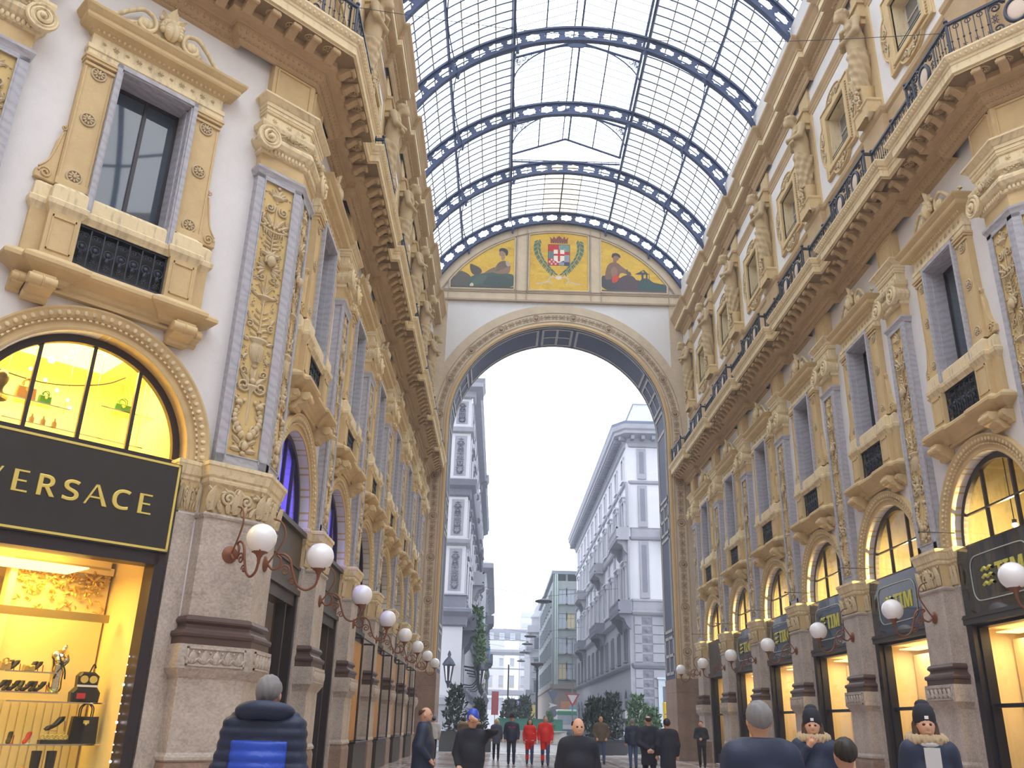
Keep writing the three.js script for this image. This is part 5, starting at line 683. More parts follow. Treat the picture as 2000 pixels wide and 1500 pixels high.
      blob(g, '#3d4148', [[0, 576], [0, 400], [50, 390], [160, 420], [260, 400], [360, 440], [640, 470], [640, 576]]); blob(g, '#4e3d49', [[140, 560], [170, 420], [260, 370], [330, 400], [370, 500], [400, 560]]); blob(g, '#2d4a4f', [[350, 570], [370, 430], [450, 400], [520, 470], [640, 470], [640, 570]]);
      blob(g, '#7a5a4c', [[40, 440], [45, 350], [70, 270], [120, 240], [170, 250], [215, 300], [290, 350], [270, 380], [190, 350], [170, 420], [100, 430]]); blob(g, '#95705c', [[110, 420], [95, 330], [120, 290], [160, 300], [165, 390]]); ell(g, '#85614f', 140, 232, 18, 28); ell(g, '#8c6753', 150, 192, 31, 38); blob(g, '#3a2a2c', [[108, 200], [112, 150], [150, 136], [195, 160], [194, 205], [176, 180], [140, 166], [124, 190]]); blob(g, '#cb3a24', [[100, 440], [130, 385], [180, 390], [170, 450], [120, 480]]); g.fillStyle = '#4a4040'; g.fillRect(252, 318, 10, 60); poly(g, '#5c4c50', [[240, 330], [290, 350], [300, 380], [262, 380]]);
      poly(g, '#3a3a44', [[330, 372], [420, 318], [470, 372]]); g.fillRect(395, 366, 20, 100); g.fillRect(438, 366, 16, 100); poly(g, '#d9ae35', [[398, 345], [412, 330], [424, 350]]); g.fillStyle = '#3a3a44'; g.fillRect(468, 360, 5, 90); g.fillStyle = '#5b5150'; g.fillRect(0, 548, 640, 28);
    }
  });
  const mosaic = (name, label, pts, t, x0, x1, y0, y1) => { const g = new THREE.ShapeGeometry(new THREE.Shape(pts.map((p) => new THREE.Vector2(...p))), 8), P = g.attributes.position, uv = g.attributes.uv; for (let i = 0; i < P.count; i++) uv.setXY(i, (P.getX(i) - x0) / (x1 - x0), (P.getY(i) - y0) / (y1 - y0)); const grp = thing(name, label, 'mosaic', [0, 0, AZ]); const m = put('tesserae', g, new THREE.MeshStandardMaterial({ map: t, roughness: 0.5 }), grp); m.position.z = 0.06;
    const f = new MB(), c = pts.length; for (let i = 0; i < c; i++) { const a = pts[i], b = pts[(i + 1) % c]; f.bar(V3(a[0], a[1], 0.075), V3(b[0], b[1], 0.075), 0.045, 6); } f.build('stone_frame', M.archTan, grp); };
  const top = (x, R) => VC + Math.sqrt(R * R - x * x), lun = (x0, x1, R) => { const p = [[x0, 25.27], [x1, 25.27]]; for (let i = 0; i <= 20; i++) { const x = lerp(x1, x0, i / 20); p.push([x, top(x, R)]); } return p; };
  mosaic('coat_of_arms_mosaic', 'gold mosaic with a crowned quartered shield between laurel branches over the arch', lun(-1.78, 1.78, 7.72), crest, -1.78, 1.78, 25.27, 29.35);
  const LL = lun(-6.42, -2.62, 7.72).map((p) => [p[0], Math.max(p[1], 25.27)]); mosaic('figure_mosaic', 'gold mosaic of a seated woman in white and green robes with a mantle over rocks', LL, fig(false), -6.42, -2.62, 25.27, 28.8);
  const RR2 = lun(2.5, 6.42, 7.72); mosaic('figure_mosaic', 'gold mosaic of a seated bare-shouldered figure with red and blue drapery and tools', RR2, fig(true), 2.5, 6.42, 25.27, 28.8);
}
// ---------------------------------------------------------------- wall lamps: white globes on bronze scroll brackets
function lamp(t) { // local: mount disc at the origin on the wall, arm towards +z
  { const b = new MB(); b.add(lathe([[0.001, 0.07], [0.05, 0.065], [0.07, 0.04], [0.13, 0.025], [0.14, 0]], 16), M4(0, 0, 0, PI / 2)); b.build('wall_disc', M.bronze, t); }
  { const b = new MB(); b.tube([V3(0, 0, 0.05), V3(0, -0.09, 0.15), V3(0, -0.04, 0.26), V3(0, 0.1, 0.27), V3(0, 0.16, 0.2), V3(0, 0.18, 0.3), V3(0, 0.1, 0.42), V3(0, -0.12, 0.5), V3(0, -0.34, 0.6), V3(0, -0.42, 0.75), V3(0, -0.34, 0.9), V3(0, -0.2, 0.94)], 0.021, 60, 7); b.build('scroll_arm', M.bronze, t); }
  { const b = new MB(); b.tube([V3(0, 0.02, 0.06), V3(0, 0.25, 0.2), V3(0, 0.5, 0.3), V3(0, 0.72, 0.22), V3(0, 0.8, 0.02)], 0.016, 24, 6); b.build('stay', M.bronze, t); const c = new MB(); c.add(spiral(0.1, 1.5, 0.016, 0, 18), M4(0, -0.1, 0.36, 0, PI / 2)); c.build('scroll', M.bronze, t); const d = new MB(); d.add(spiral(0.07, 1.4, 0.013, 0, 16), M4(0, -0.28, 0.5, 0, PI / 2)); d.build('scroll', M.bronze, t); }
  { const b = new MB(); b.add(lathe([[0.022, -0.24], [0.03, -0.16], [0.06, -0.1], [0.11, -0.07], [0.12, -0.05], [0.1, -0.03]], 14), M4(0, 0, 0.94)); for (let i = 0; i < 3; i++) { const a = i * 2.1; b.ball(Math.cos(a) * 0.13, -0.05, 0.94 + Math.sin(a) * 0.13, 0.016, 6); } b.build('globe_cup', M.bronze, t); }
  const g = put('globe', new THREE.SphereGeometry(0.235, 28, 20), M.globe, t); g.position.set(0, 0.15, 0.94);
}
{ const off = (p, d, y) => [p[0][0] + (p[1] > 0 ? d : -d), y, p[0][2]], D = PD + 0.06, Y = 3.97;
  const t = thing('wall_lamp', 'large white globe lamp on the diagonal face of the corner pilaster', 'wall lamp', [-7.0 - q * 0.48 + q * 0.06, Y, 0.5175 + q * 0.48 + q * 0.06], PI / 4); lamp(t);
  dup(t, [-6.94, Y, 0.06], PI / 2, 'white globe lamp on a bronze scroll arm, first of the row on the left wall'); for (let k = 1; k <= 6; k++) dup(t, off(leftAt(k), D, Y), PI / 2, `white globe lamp on the left wall, hung on the pilaster ${fromArch(k, 6)}`);
  dup(t, [6.94, Y, 0.06], -PI / 2, 'white globe lamp cut by the right picture edge'); for (let k = 1; k <= 6; k++) dup(t, off(rightAt(k), D, Y), -PI / 2, `white globe lamp on the right wall, hung on the pilaster ${fromArch(k, 6)}`); }
// ---------------------------------------------------------------- floor of the arcade and street beyond
const texFloor = tex(1024, (u, v) => {
  const X = u * 4, Z = v * 4, fx = X - Math.floor(X), fz = Z - Math.floor(Z), n = fbm(u, v, 48, 3) - 0.5, e = Math.min(fx, fz, 1 - fx, 1 - fz); let c = [0.50, 0.44, 0.42];
  if (e < 0.07) c = [0.30, 0.24, 0.24]; else if (e < 0.13) c = [0.62, 0.58, 0.56]; else { const d = Math.abs(fx - 0.5) + Math.abs(fz - 0.5); if (d < 0.22) c = [0.42, 0.24, 0.20]; else if (d < 0.27) c = [0.66, 0.62, 0.58]; else if ((Math.floor(X) + Math.floor(Z)) % 2) c = [0.46, 0.40, 0.38]; }
  const k = 1 + 0.35 * n; return [c[0] * k, c[1] * k, c[2] * k];
}, false, 1 / 8);
M.floor = std({ color: [0.92, 0.90, 0.90], map: texFloor, roughness: 0.16, bumpMap: texBump, bumpScale: 0.0015 });
M.slabLight = std({ color: [0.56, 0.53, 0.53], map: texMottle, roughness: 0.2 }); M.slabDark = std({ color: [0.27, 0.21, 0.20], map: texGranite, roughness: 0.18 });
M.street = std({ color: [0.34, 0.345, 0.37], map: texGranite, roughness: 0.28 }); M.kerb = std({ color: [0.62, 0.62, 0.64], map: texGranite, roughness: 0.4 });
M.winWarm = std({ color: [0.6, 0.5, 0.3], roughness: 0.3 });
M.planter = std({ color: [0.085, 0.09, 0.10], roughness: 0.7 }); M.planterPale = std({ color: [0.45, 0.46, 0.44], map: texGranite }); M.bark = std({ color: [0.06, 0.045, 0.035] });
M.hedge = std({ color: [0.02, 0.14, 0.10], roughness: 0.5 });
M.yellowLit = std({ color: [0.9, 0.75, 0.2], roughness: 0.5 });
M.signRed = std({ color: [0.55, 0.05, 0.06], roughness: 0.5 }); M.signBlue = std({ color: [0.03, 0.10, 0.40], roughness: 0.5 });
M.metal = std({ color: [0.3, 0.31, 0.33], roughness: 0.4, metalness: 0.6 });
M.bannerRed = std({ color: [0.75, 0.12, 0.12], roughness: 0.8 });
M.awning = std({ color: [0.10, 0.42, 0.75], roughness: 0.8 });
M.signGreen = std({ color: [0.02, 0.32, 0.16], roughness: 0.5 });
M.yellow = std({ color: [0.78, 0.58, 0.02], roughness: 0.5 });
Object.assign(M, { signOrange: std({ color: [0.62, 0.25, 0.12], roughness: 0.5 }), signTeal: std({ color: [0.2, 0.5, 0.6], roughness: 0.5 }) });
{ const f = struct('floor', [0, 0, 0], 0, 'polished wet-looking mosaic floor of the arcade'), b = new MB(); b.b2(-18, 18, -0.3, 0, -33.6, 37); b.build('mosaic', M.floor, f);
  for (let i = 0; i < 9; i++) { const z = -13 - i * 2.44, s = new MB(); s.b2(-6.6, 6.6, -0.05, 0.004, z - 0.22, z + 0.22); s.build('paving_band', i % 2 ? M.slabDark : M.slabLight, f); } for (const x of [-5.6, -3.0, 3.0, 5.6]) { const s = new MB(); s.b2(x - 0.18, x + 0.18, -0.05, 0.003, -33.4, 5); s.build('paving_band', M.slabLight, f); }
  const st = new MB(); st.b2(-6.0, 6.0, -0.2, 0.03, -33.55, -32.9); st.build('threshold', M.kerb, f); }
{ const r = struct('road', [0, 0, 0], 0, 'grey stone paving of the street beyond the arch'), b = new MB(); b.b2(-60, 60, -0.4, -0.02, -420, -33.55); b.build('granite_paving', M.street, r); for (let i = 0; i < 10; i++) { const s = new MB(), z = -35 - i * 2.6; s.b2(-9, 12, -0.1, 0.0, z - 0.16, z + 0.16); s.build('paving_strip', M.kerb, r); } for (const x of [-4.2, 6.2]) { const s = new MB(); s.b2(x - 0.15, x + 0.15, -0.1, 0.06, -200, -45); s.build('kerb', M.kerb, r); } }
// ---------------------------------------------------------------- houses along the street
Object.assign(M, {
  houseWhite: std({ color: [0.62, 0.635, 0.69], map: texPlaster, roughness: 0.95 }), houseGrey: std({ color: [0.36, 0.375, 0.44], map: texMottle, roughness: 0.95 }), houseShade: std({ color: [0.22, 0.235, 0.30], map: texMottle, roughness: 0.95 }), winDark: phy({ color: [0.055, 0.065, 0.10], roughness: 0.08, clearcoat: 0.6 }), slate: std({ color: [0.14, 0.17, 0.26], roughness: 0.6 }),
  modern: std({ color: [0.30, 0.35, 0.36], map: texMottle, roughness: 0.7 }), modernDark: std({ color: [0.17, 0.21, 0.24], roughness: 0.6 }), modernRib: std({ color: [0.50, 0.62, 0.60], roughness: 0.5 }), winPale: phy({ color: [0.42, 0.47, 0.56], roughness: 0.12, clearcoat: 0.6 }), brownStone: std({ color: [0.30, 0.24, 0.21], map: texMottle, roughness: 0.6 }), cream: std({ color: [0.74, 0.70, 0.62], map: texPlaster, roughness: 0.95 }), shutter: std({ color: [0.50, 0.57, 0.66], roughness: 0.5 }), leaf: std({ color: [0.055, 0.12, 0.05], roughness: 0.7 }), leafDark: std({ color: [0.022, 0.045, 0.035], roughness: 0.7 }), leafPale: std({ color: [0.14, 0.22, 0.06], roughness: 0.7 }),
});
function win(p, x, y, z, turn, w, h, o = {}) { // a window: frame part with its pane as sub-part; x, y, z = middle of the sill line on the wall
  const b = new MB(), f = 0.16; for (const s of [-1, 1]) b.box(s * (w / 2 + f / 2), h / 2, 0.07, f, h + 0.1, 0.18); b.box(0, h + 0.1, 0.08, w + 2 * f, 0.2, 0.2); b.box(0, -0.08, 0.12, w + 0.5, 0.16, 0.3);
  if (o.hood) { b.box(0, h + 0.38, 0.18, w + 0.7, 0.14, 0.42).box(0, h + 0.28, 0.12, w + 0.5, 0.1, 0.28); for (const s of [-1, 1]) b.box(s * (w / 2 + 0.18), h + 0.12, 0.14, 0.16, 0.3, 0.26); } if (o.gable) b.add(slab([[-w / 2 - 0.4, 0], [w / 2 + 0.4, 0], [0, 0.55]], 0.3), M4(0, h + 0.4, 0));
  if (o.arch) b.add(arcSweep([[0, -0.02], [0, 0.16], [0.18, 0.16], [0.18, -0.02]], 0, h, w / 2, 0, PI, 10)); if (o.mull) b.box(0, h / 2, 0.045, 0.07, h, 0.05).box(0, h * 0.68, 0.045, w, 0.06, 0.05); if (o.rail) { b.box(0, 0.9, 0.24, w + 0.3, 0.06, 0.06); for (let i = 0; i < 7; i++) b.box(-w / 2 + i * w / 6, 0.45, 0.24, 0.05, 0.9, 0.05); }
  const m = b.build('window', o.mat ?? M.houseWhite, p); m.position.set(x, y, z); m.rotation.y = turn;
  const s = new MB(); s.b2(-w / 2, w / 2, 0, h, 0, 0.03); if (o.arch) s.add(slab(arcPts(0, h, w / 2, 0, PI, 10), 0.03)); s.build('pane', o.pane ?? M.winDark, m); return m;
}
function balcony(p, x, y, z, turn, w, mat) { const b = new MB(); b.b2(-w / 2, w / 2, 0, 0.16, 0, 1.1).b2(-w / 2, w / 2, 0.95, 1.1, 0.98, 1.12).b2(-w / 2, w / 2, 0.16, 0.26, 0.98, 1.12); for (const s of [-1, 1]) b.b2(s > 0 ? w / 2 - 0.16 : -w / 2, s > 0 ? w / 2 : -w / 2 + 0.16, 0.16, 1.1, 0, 1.12); for (const s of [-1, 1]) b.b2(s * w / 6 - 0.08, s * w / 6 + 0.08, 0.16, 1.0, 0.98, 1.12); for (const s of [-1, 1]) b.add(slab([[0, 0], [1.0, 0], [0.95, -0.25], [0.6, -0.4], [0.4, -0.9], [0.12, -1.2], [0, -1.25]], 0.4), M4(s * (w / 2 - 0.5) + 0.2, 0, 0, 0, -PI / 2)); const n = Math.round(w / 0.28); for (let i = 0; i < n; i++) b.add(lathe([[0.05, 0.26], [0.09, 0.45], [0.04, 0.7], [0.06, 0.95]], 6), M4(-w / 2 + (i + 0.5) * w / n, 0, 1.05)); const m = b.build('balcony', mat, p); m.position.set(x, y, z); m.rotation.y = turn; return m; }
{ // grey corner palace on the right of the street
  const t = thing('palace', 'tall pale grey corner palace with deep eaves on the right of the street', 'building'), x = 8, z = -60, z1 = -113;
  { const b = new MB(); b.b2(x, 24, 0, 26, z1, z); b.build('wall', M.houseWhite, t); } { const b = new MB(); b.b2(x - 0.04, 24, 0, 10.3, z1, z + 0.04); b.build('lower_wall', M.houseGrey, t); }
  const path = [[x, z1], [x, z - 0.5], [x + 0.35, z], [24, z]], str = (name, pr, mat) => { const b = new MB(); b.add(sweep(pr, path)); b.build(name, mat, t); };
  str('eaves', [[0, 24.9], [0.15, 25.0], [0.2, 25.3], [0.3, 25.4], [0.3, 25.7], [1.0, 26.0], [1.0, 26.25], [1.15, 26.4], [1.2, 26.8]], M.houseGrey); str('roof_edge', [[1.2, 26.8], [1.25, 27.05], [0, 27.3]], M.slate);
  str('string_course', [[0, 5.85], [0.2, 5.95], [0.3, 6.15], [0.3, 6.3], [0, 6.4]], M.houseShade); str('balcony_course', [[0, 10.1], [0.25, 10.25], [0.35, 10.4], [0.35, 10.5], [0.12, 10.55], [0.12, 11.3], [0.2, 11.35], [0.2, 11.5], [0, 11.55]], M.houseGrey); str('string_course', [[0, 16.5], [0.2, 16.6], [0.28, 16.8], [0.1, 16.85], [0.1, 17.5], [0.16, 17.6], [0, 17.65]], M.houseGrey); str('string_course', [[0, 21.5], [0.16, 21.6], [0.2, 21.8], [0, 21.9]], M.houseGrey);
  { const b = new MB(); b.b2(x + 1, 24, 26, 29.8, z1 + 2, z - 1.4); b.b2(x + 0.9, 24, 29.6, 29.85, z1 + 2, z - 1.3); b.build('attic', M.houseWhite, t); }
  const dn = new MB(); alongPath(path, 0.95, 0.62, (px, pz, a) => dn.box(px, 25.62, pz, 0.3, 0.34, 0.75, 0, a, 0)); stuff(dn.build('eaves_bracket', M.houseShade, t));
  for (let i = 0; i < 11; i++) { const wz = z - 2 - i * 4.6; win(t, x, 22.2, wz, -PI / 2, 1.15, 2.0, { mat: M.houseWhite }); win(t, x, 17.75, wz, -PI / 2, 1.25, 2.5, { hood: 1 }); win(t, x, 11.6, wz, -PI / 2, 1.35, 2.9, { hood: 1 }); win(t, x - 0.04, 6.6, wz, -PI / 2, 1.1, 2.4, { mat: M.houseShade }); win(t, x - 0.04, 0.2, wz, -PI / 2, 1.6, 3.2, { arch: 1, mat: M.houseShade }); { const b = new MB(); b.b2(x - 0.14, x, 11.5, 16.5, wz + 1.9, wz + 2.7).b2(x - 0.14, x, 17.6, 21.5, wz + 1.9, wz + 2.7); b.build('pilaster_strip', M.houseGrey, t); } if (i < 4) { const b = new MB(); b.b2(x - 0.2, x - 0.06, 2.05, 2.75, wz - 0.8, wz + 0.8); b.build('shop_sign', M.white, t); } }
  for (const bz of [-62.0, -80.4, -101.1]) { balcony(t, x, 10.2, bz, -PI / 2, 6.4, M.houseShade); balcony(t, x, 16.4, bz, -PI / 2, 5.6, M.houseGrey); }
  for (const [y0, y1] of [[0, 5.85], [6.4, 10.1]]) { const n = Math.round((y1 - y0) / 0.73); for (let i = 0; i < n; i++) { const ya = lerp(y0, y1, i / n) + 0.04, yb = lerp(y0, y1, (i + 1) / n) - 0.04; for (const [xa, xb] of [[x + 0.36, x + 0.95], [x + 1.85, x + 4.2], [x + 4.3, x + 6.6]]) { const b = new MB(); b.b2(xa, xb, ya, yb, z, z + 0.13); b.build('rusticated_block', M.houseGrey, t); } { const b = new MB(); b.b2(x + 1.0, x + 1.8, ya + 0.04, yb - 0.04, z, z + 0.06); b.add(new THREE.ConeGeometry(0.42, 0.16, 4), M4(x + 1.4, (ya + yb) / 2, z + 0.12, PI / 2, 0, 0, 1, 1, 0.7)); b.build('diamond_block', M.houseShade, t); } } }
  for (const [y0, y1] of [[11.6, 16.4], [17.7, 21.4], [22, 24.8]]) { const b = new MB(); b.b2(x + 0.95, x + 1.75, y0, y1, z, z + 0.12); b.build('corner_pilaster', M.houseGrey, t); const c = new MB(); c.b2(x + 1.15, x + 1.55, y0 + 0.5, y1 - 0.3, z + 0.1, z + 0.14); c.build('pilaster_panel', M.houseShade, t); }
  for (const [bx, y] of [[x + 4.2, 10.2], [x + 4.2, 16.4]]) balcony(t, bx, y, z, 0, 2.6, M.houseGrey); win(t, x + 4.2, 11.6, z, 0, 1.3, 2.9, { hood: 1 }); win(t, x + 4.2, 17.75, z, 0, 1.25, 2.5, { hood: 1 });
  { const b = new MB(); b.b2(x + 2.15, x + 2.5, 0, 4.9, z, z + 0.3).b2(x + 4.6, x + 4.95, 0, 4.9, z, z + 0.3).b2(x + 2.15, x + 4.95, 4.55, 5.1, z, z + 0.32).b2(x + 2.05, x + 5.05, 5.1, 5.25, z, z + 0.45); b.build('portal', M.shutter, t); const c = new MB(); c.b2(x + 2.5, x + 4.6, 0, 4.55, z, z + 0.16); c.build('portal_door', M.winDark, t); }
}
{ // ornate house on the left
  const t = thing('palace', 'ornate pale house with relief pilasters on the left of the street', 'building'), x = -5.5, z = -44;
  { const b = new MB(); b.b2(-16, x, 0, 24.2, -96, z); b.build('wall', M.houseWhite, t); } { const b = new MB(); b.b2(-16, x + 0.03, 0, 8.0, -96, z + 0.03); b.build('lower_wall', M.houseGrey, t); }
  const path = [[-16, z], [-6.75, z], [-6.75, z + 0.25], [x + 0.2, z + 0.25], [x + 0.2, z - 1.2], [x, z - 1.2], [x, -70], [x + 0.2, -70], [x + 0.2, -71.5], [x, -71.5], [x, -96]], str = (n, pr, m) => { const b = new MB(); b.add(sweep(pr, path)); b.build(n, m, t); };
  str('eaves', [[0, 23.2], [0.15, 23.3], [0.2, 23.7], [0.7, 23.9], [0.7, 24.2], [0.85, 24.5], [0, 24.7]], M.houseGrey); str('entablature', [[0, 16.0], [0.1, 16.1], [0.15, 16.5], [0.45, 16.7], [0.55, 17.1], [0, 17.3]], M.houseShade); str('string_course', [[0, 20.6], [0.15, 20.7], [0.2, 21.0], [0, 21.1]], M.houseGrey); str('string_course', [[0, 12.6], [0.2, 12.75], [0.25, 13.0], [0, 13.1]], M.houseGrey); str('entablature', [[0, 7.3], [0.15, 7.4], [0.2, 7.9], [0.5, 8.2], [0.5, 8.4], [0.1, 8.5], [0.1, 9.2], [0.2, 9.3], [0, 9.4]], M.houseShade); str('base_course', [[0.25, 0], [0.25, 0.9], [0.15, 1.0], [0.15, 2.4], [0.25, 2.5], [0.25, 2.9], [0, 3.0]], M.houseGrey);
  for (const [y0, y1] of [[3.0, 7.3], [9.4, 12.6], [13.1, 16.0], [17.3, 20.6], [21.1, 23.2]]) { const b = new MB(); b.b2(-6.7, x + 0.15, y0, y1, z, z + 0.2); b.build('relief_pilaster', M.houseWhite, t); if (y0 > 5) { const c = new MB(); c.b2(-6.45, x - 0.1, y0 + 0.2, y1 - 0.2, z + 0.2, z + 0.22); c.build('relief_panel', M.houseGrey, t); const r = put('relief', G_relief, M.houseShade, t); r.position.set(-6.03, y0 + 0.3, z + 0.22); r.scale.set(0.9, (y1 - y0 - 0.6) / 5.5, 1); stuff(r); } }
  for (let i = 0; i < 11; i++) { const wz = z - 3.2 - i * 4.5; win(t, x, 17.6, wz, PI / 2, 1.3, 2.2, { hood: 1, mat: M.houseGrey }); win(t, x, 21.3, wz, PI / 2, 1.2, 1.4, { mat: M.houseGrey }); win(t, x, 13.2, wz, PI / 2, 1.3, 2.0, { hood: 1, mat: M.houseGrey }); win(t, x, 9.5, wz, PI / 2, 1.4, 2.4, { gable: 1, mat: M.houseGrey }); { const b = new MB(); b.b2(x, x + 0.12, 0.2, 3.4, wz - 1.3, wz + 1.3); b.build('roller_shutter', M.shutter, t); const c = new MB(); c.b2(x, x + 0.5, 3.4, 3.6, wz - 1.5, wz + 1.5).b2(x, x + 0.24, 3.0, 3.4, wz - 1.4, wz + 1.4); c.build('shop_fascia', M.houseShade, t); const d = new MB(); d.b2(x, x + 0.2, 9.4, 16, wz + 1.9, wz + 2.5).b2(x, x + 0.2, 17.3, 23.2, wz + 1.9, wz + 2.5); d.build('pilaster_strip', M.houseWhite, t); } }
  balcony(t, x, 7.3, -49, PI / 2, 5.6, M.houseShade); balcony(t, x, 8.0, -80, PI / 2, 5.6, M.houseShade); balcony(t, x, 12.4, -62, PI / 2, 3, M.houseGrey);
  { const b = new MB(); for (let i = 0; i < 3; i++) b.b2(x + 0.1, x + 0.7, 17, 18.4 - i * 0.2, -57 - i * 9, -55 - i * 9); b.build('bracket', M.houseGrey, t); }
}
{ const t = thing('palace', 'second pale house stepping out on the left of the street with a corner balcony', 'building'), x = -4.9; const b = new MB(); b.b2(-16, x, 0, 21, -150, -100); b.build('wall', M.houseWhite, t); const c = new MB(); c.add(sweep([[0, 19.6], [0.3, 19.8], [0.9, 20.2], [0.9, 20.8], [0, 21.2]], [[-16, -100], [x, -100], [x, -150]])); c.add(sweep([[0, 9], [0.3, 9.2], [0.3, 9.5], [0, 9.6]], [[-16, -100], [x, -100], [x, -150]])); c.build('eaves', M.houseGrey, t); for (let i = 0; i < 9; i++) for (const y of [2, 6, 10.5, 15]) win(t, x, y, -103 - i * 5, PI / 2, 1.4, 2.4, { hood: 1, mat: M.houseGrey }); balcony(t, x, 8.6, -106, PI / 2, 6, M.houseShade); balcony(t, x, 13.6, -106, PI / 2, 4, M.houseShade); }
{ // modern office block
  const t = thing('office_block', 'modern grey-green office block with window bands beside the palace', 'building'), x = 4.9, z = -118; { const b = new MB(); b.b2(x, 20, 0, 21.6, -165, z); b.build('wall', M.modern, t); } { const b = new MB(); b.b2(x - 0.1, 20, 0, 6.2, -165, z + 0.1); b.b2(x - 0.4, 20, 6.2, 6.8, -165, z + 0.4); b.build('stone_base', M.brownStone, t); } { const b = new MB(); b.b2(x - 0.2, 20, 22.6, 23.1, -165, z + 0.2); for (let i = 0; i < 8; i++) b.b2(x + i * 1.9, x + i * 1.9 + 0.3, 21.6, 22.7, z - 0.3, z); b.build('parapet', M.modernDark, t); } { const b = new MB(); b.b2(x - 0.02, x + 0.04, 6.8, 21.6, -165, z); b.build('side_cladding', M.modernDark, t); }
  for (let r = 0; r < 4; r++) for (let c = 0; c < 5; c++) for (const s of [0, 1]) win(t, x + 1.4 + c * 2.9 + s * 1.25, 7.6 + r * 3.55, z, 0, 1.1, 2.1, { mat: M.modern, pane: (r * 7 + c * 3 + s) % 5 === 0 ? M.winWarm : M.winPale, mull: 1 }); for (const rx of [0.3, 0.55, 3.75, 6.65, 9.55, 12.45]) { const b = new MB(); b.b2(x + rx, x + rx + 0.14, 6.8, 22.6, z, z + 0.35); b.build('facade_rib', M.modernRib, t); } for (let r = 0; r < 4; r++) for (let c = 0; c < 8; c++) win(t, x, 7.6 + r * 3.55, z - 4 - c * 5, -PI / 2, 1.6, 2.1, { mat: M.modernDark, pane: M.winPale });
  { const b = new MB(); b.b2(x + 1.2, x + 4.6, 2.6, 4.5, z + 0.1, z + 0.4); b.build('shop_sign', M.signOrange, t); const c = new MB(); c.b2(x + 2.4, x + 4.0, 3.0, 4.0, z + 0.4, z + 0.44); c.build('sign_picture', M.signTeal, t); const d = new MB(); d.b2(x + 0.6, x + 5, 0.1, 2.4, z + 0.1, z + 0.2); d.build('shop_window', M.winDark, t); }
}
{ const t = thing('palace', 'narrow old house with a turreted top behind the modern office block', 'building'), x = 3.4, z = -172; const b = new MB(); b.b2(x, 18, 0, 20, -215, z).b2(x - 0.6, x + 4, 19, 20.4, z - 3, z + 0.6); b.build('wall', M.houseGrey, t); const c = new MB(); c.add(lathe([[1.6, 20], [1.6, 22], [1.9, 22.2], [1.2, 23], [0.9, 24], [0.3, 25], [0.1, 26]], 10), M4(x + 1.8, 0, z - 1.8)); c.build('turret', M.houseGrey, t); for (let i = 0; i < 4; i++) for (let k = 0; k < 3; k++) win(t, x + 1.4 + k * 2.6, 3 + i * 4.2, z, 0, 1.2, 2.4, { hood: 1, mat: M.houseGrey }); for (const y of [6.5, 15]) { const d = new MB(); d.b2(x - 0.8, x + 0.2, y, y + 1.2, z - 6, z + 0.8); d.build('corner_balcony', M.houseShade, t); } }
{ const t = thing('palace', 'cream palace with a rounded cornice closing the far end of the street', 'building'), z = -232; const b = new MB(), p = []; for (let i = 0; i <= 12; i++) { const x = lerp(-26, 12, i / 12); p.push([x, z + 2.6 * (1 - Math.pow((x + 3) / 16, 2))]); } b.add(slab([...p.map(([x, y]) => [x, -y]), [12, 260], [-26, 260]].reverse(), 22), M4(0, 22, 0, PI / 2)); b.build('wall', M.cream, t); const sw = (n, pr, m) => { const c = new MB(); c.add(sweep(pr, p)); c.build(n, m, t); }; sw('eaves', [[0, 18.2], [0.4, 18.5], [1.1, 19], [1.1, 19.6], [0, 19.9]], M.houseGrey); sw('mansard', [[0, 22], [-1.2, 25.2]], M.houseShade); sw('string_course', [[0, 8], [0.6, 8.2], [0.6, 9.4], [0, 9.5]], M.houseGrey); sw('string_course', [[0, 14.6], [0.3, 14.8], [0, 15]], M.houseGrey); for (let i = 0; i < 8; i++) { const x = -14 + i * 2.9, wz = z + 2.6 * (1 - Math.pow((x + 3) / 16, 2)) + 0.1; win(t, x, 15.4, wz, 0, 1.0, 2, { mat: M.cream, pane: M.winPale }); win(t, x, 10, wz, 0, 1.1, 3, { mat: M.cream, pane: M.winPale, rail: 1 }); win(t, x, 4.6, wz, 0, 1.4, 2.6, { mat: M.houseGrey, pane: M.winPale }); win(t, x, 22.4, wz - 0.3, 0, 1.0, 1.4, { mat: M.houseWhite, pane: M.winPale }); } }
{ const t = thing('tower_block', 'very pale high tower dissolving in the haze behind the cream palace', 'building'), b = new MB(); b.b2(5.2, 22, 0, 46, -372, -345); b.b2(-8, -1, 0, 36, -360, -345); b.build('wall', M.houseWhite, t); for (let i = 0; i < 10; i++) { const c = new MB(); c.b2(5.4, 21.8, 5 + i * 4, 6.6 + i * 4, -345, -344.8); c.build('window_band', M.winPale, t); } }
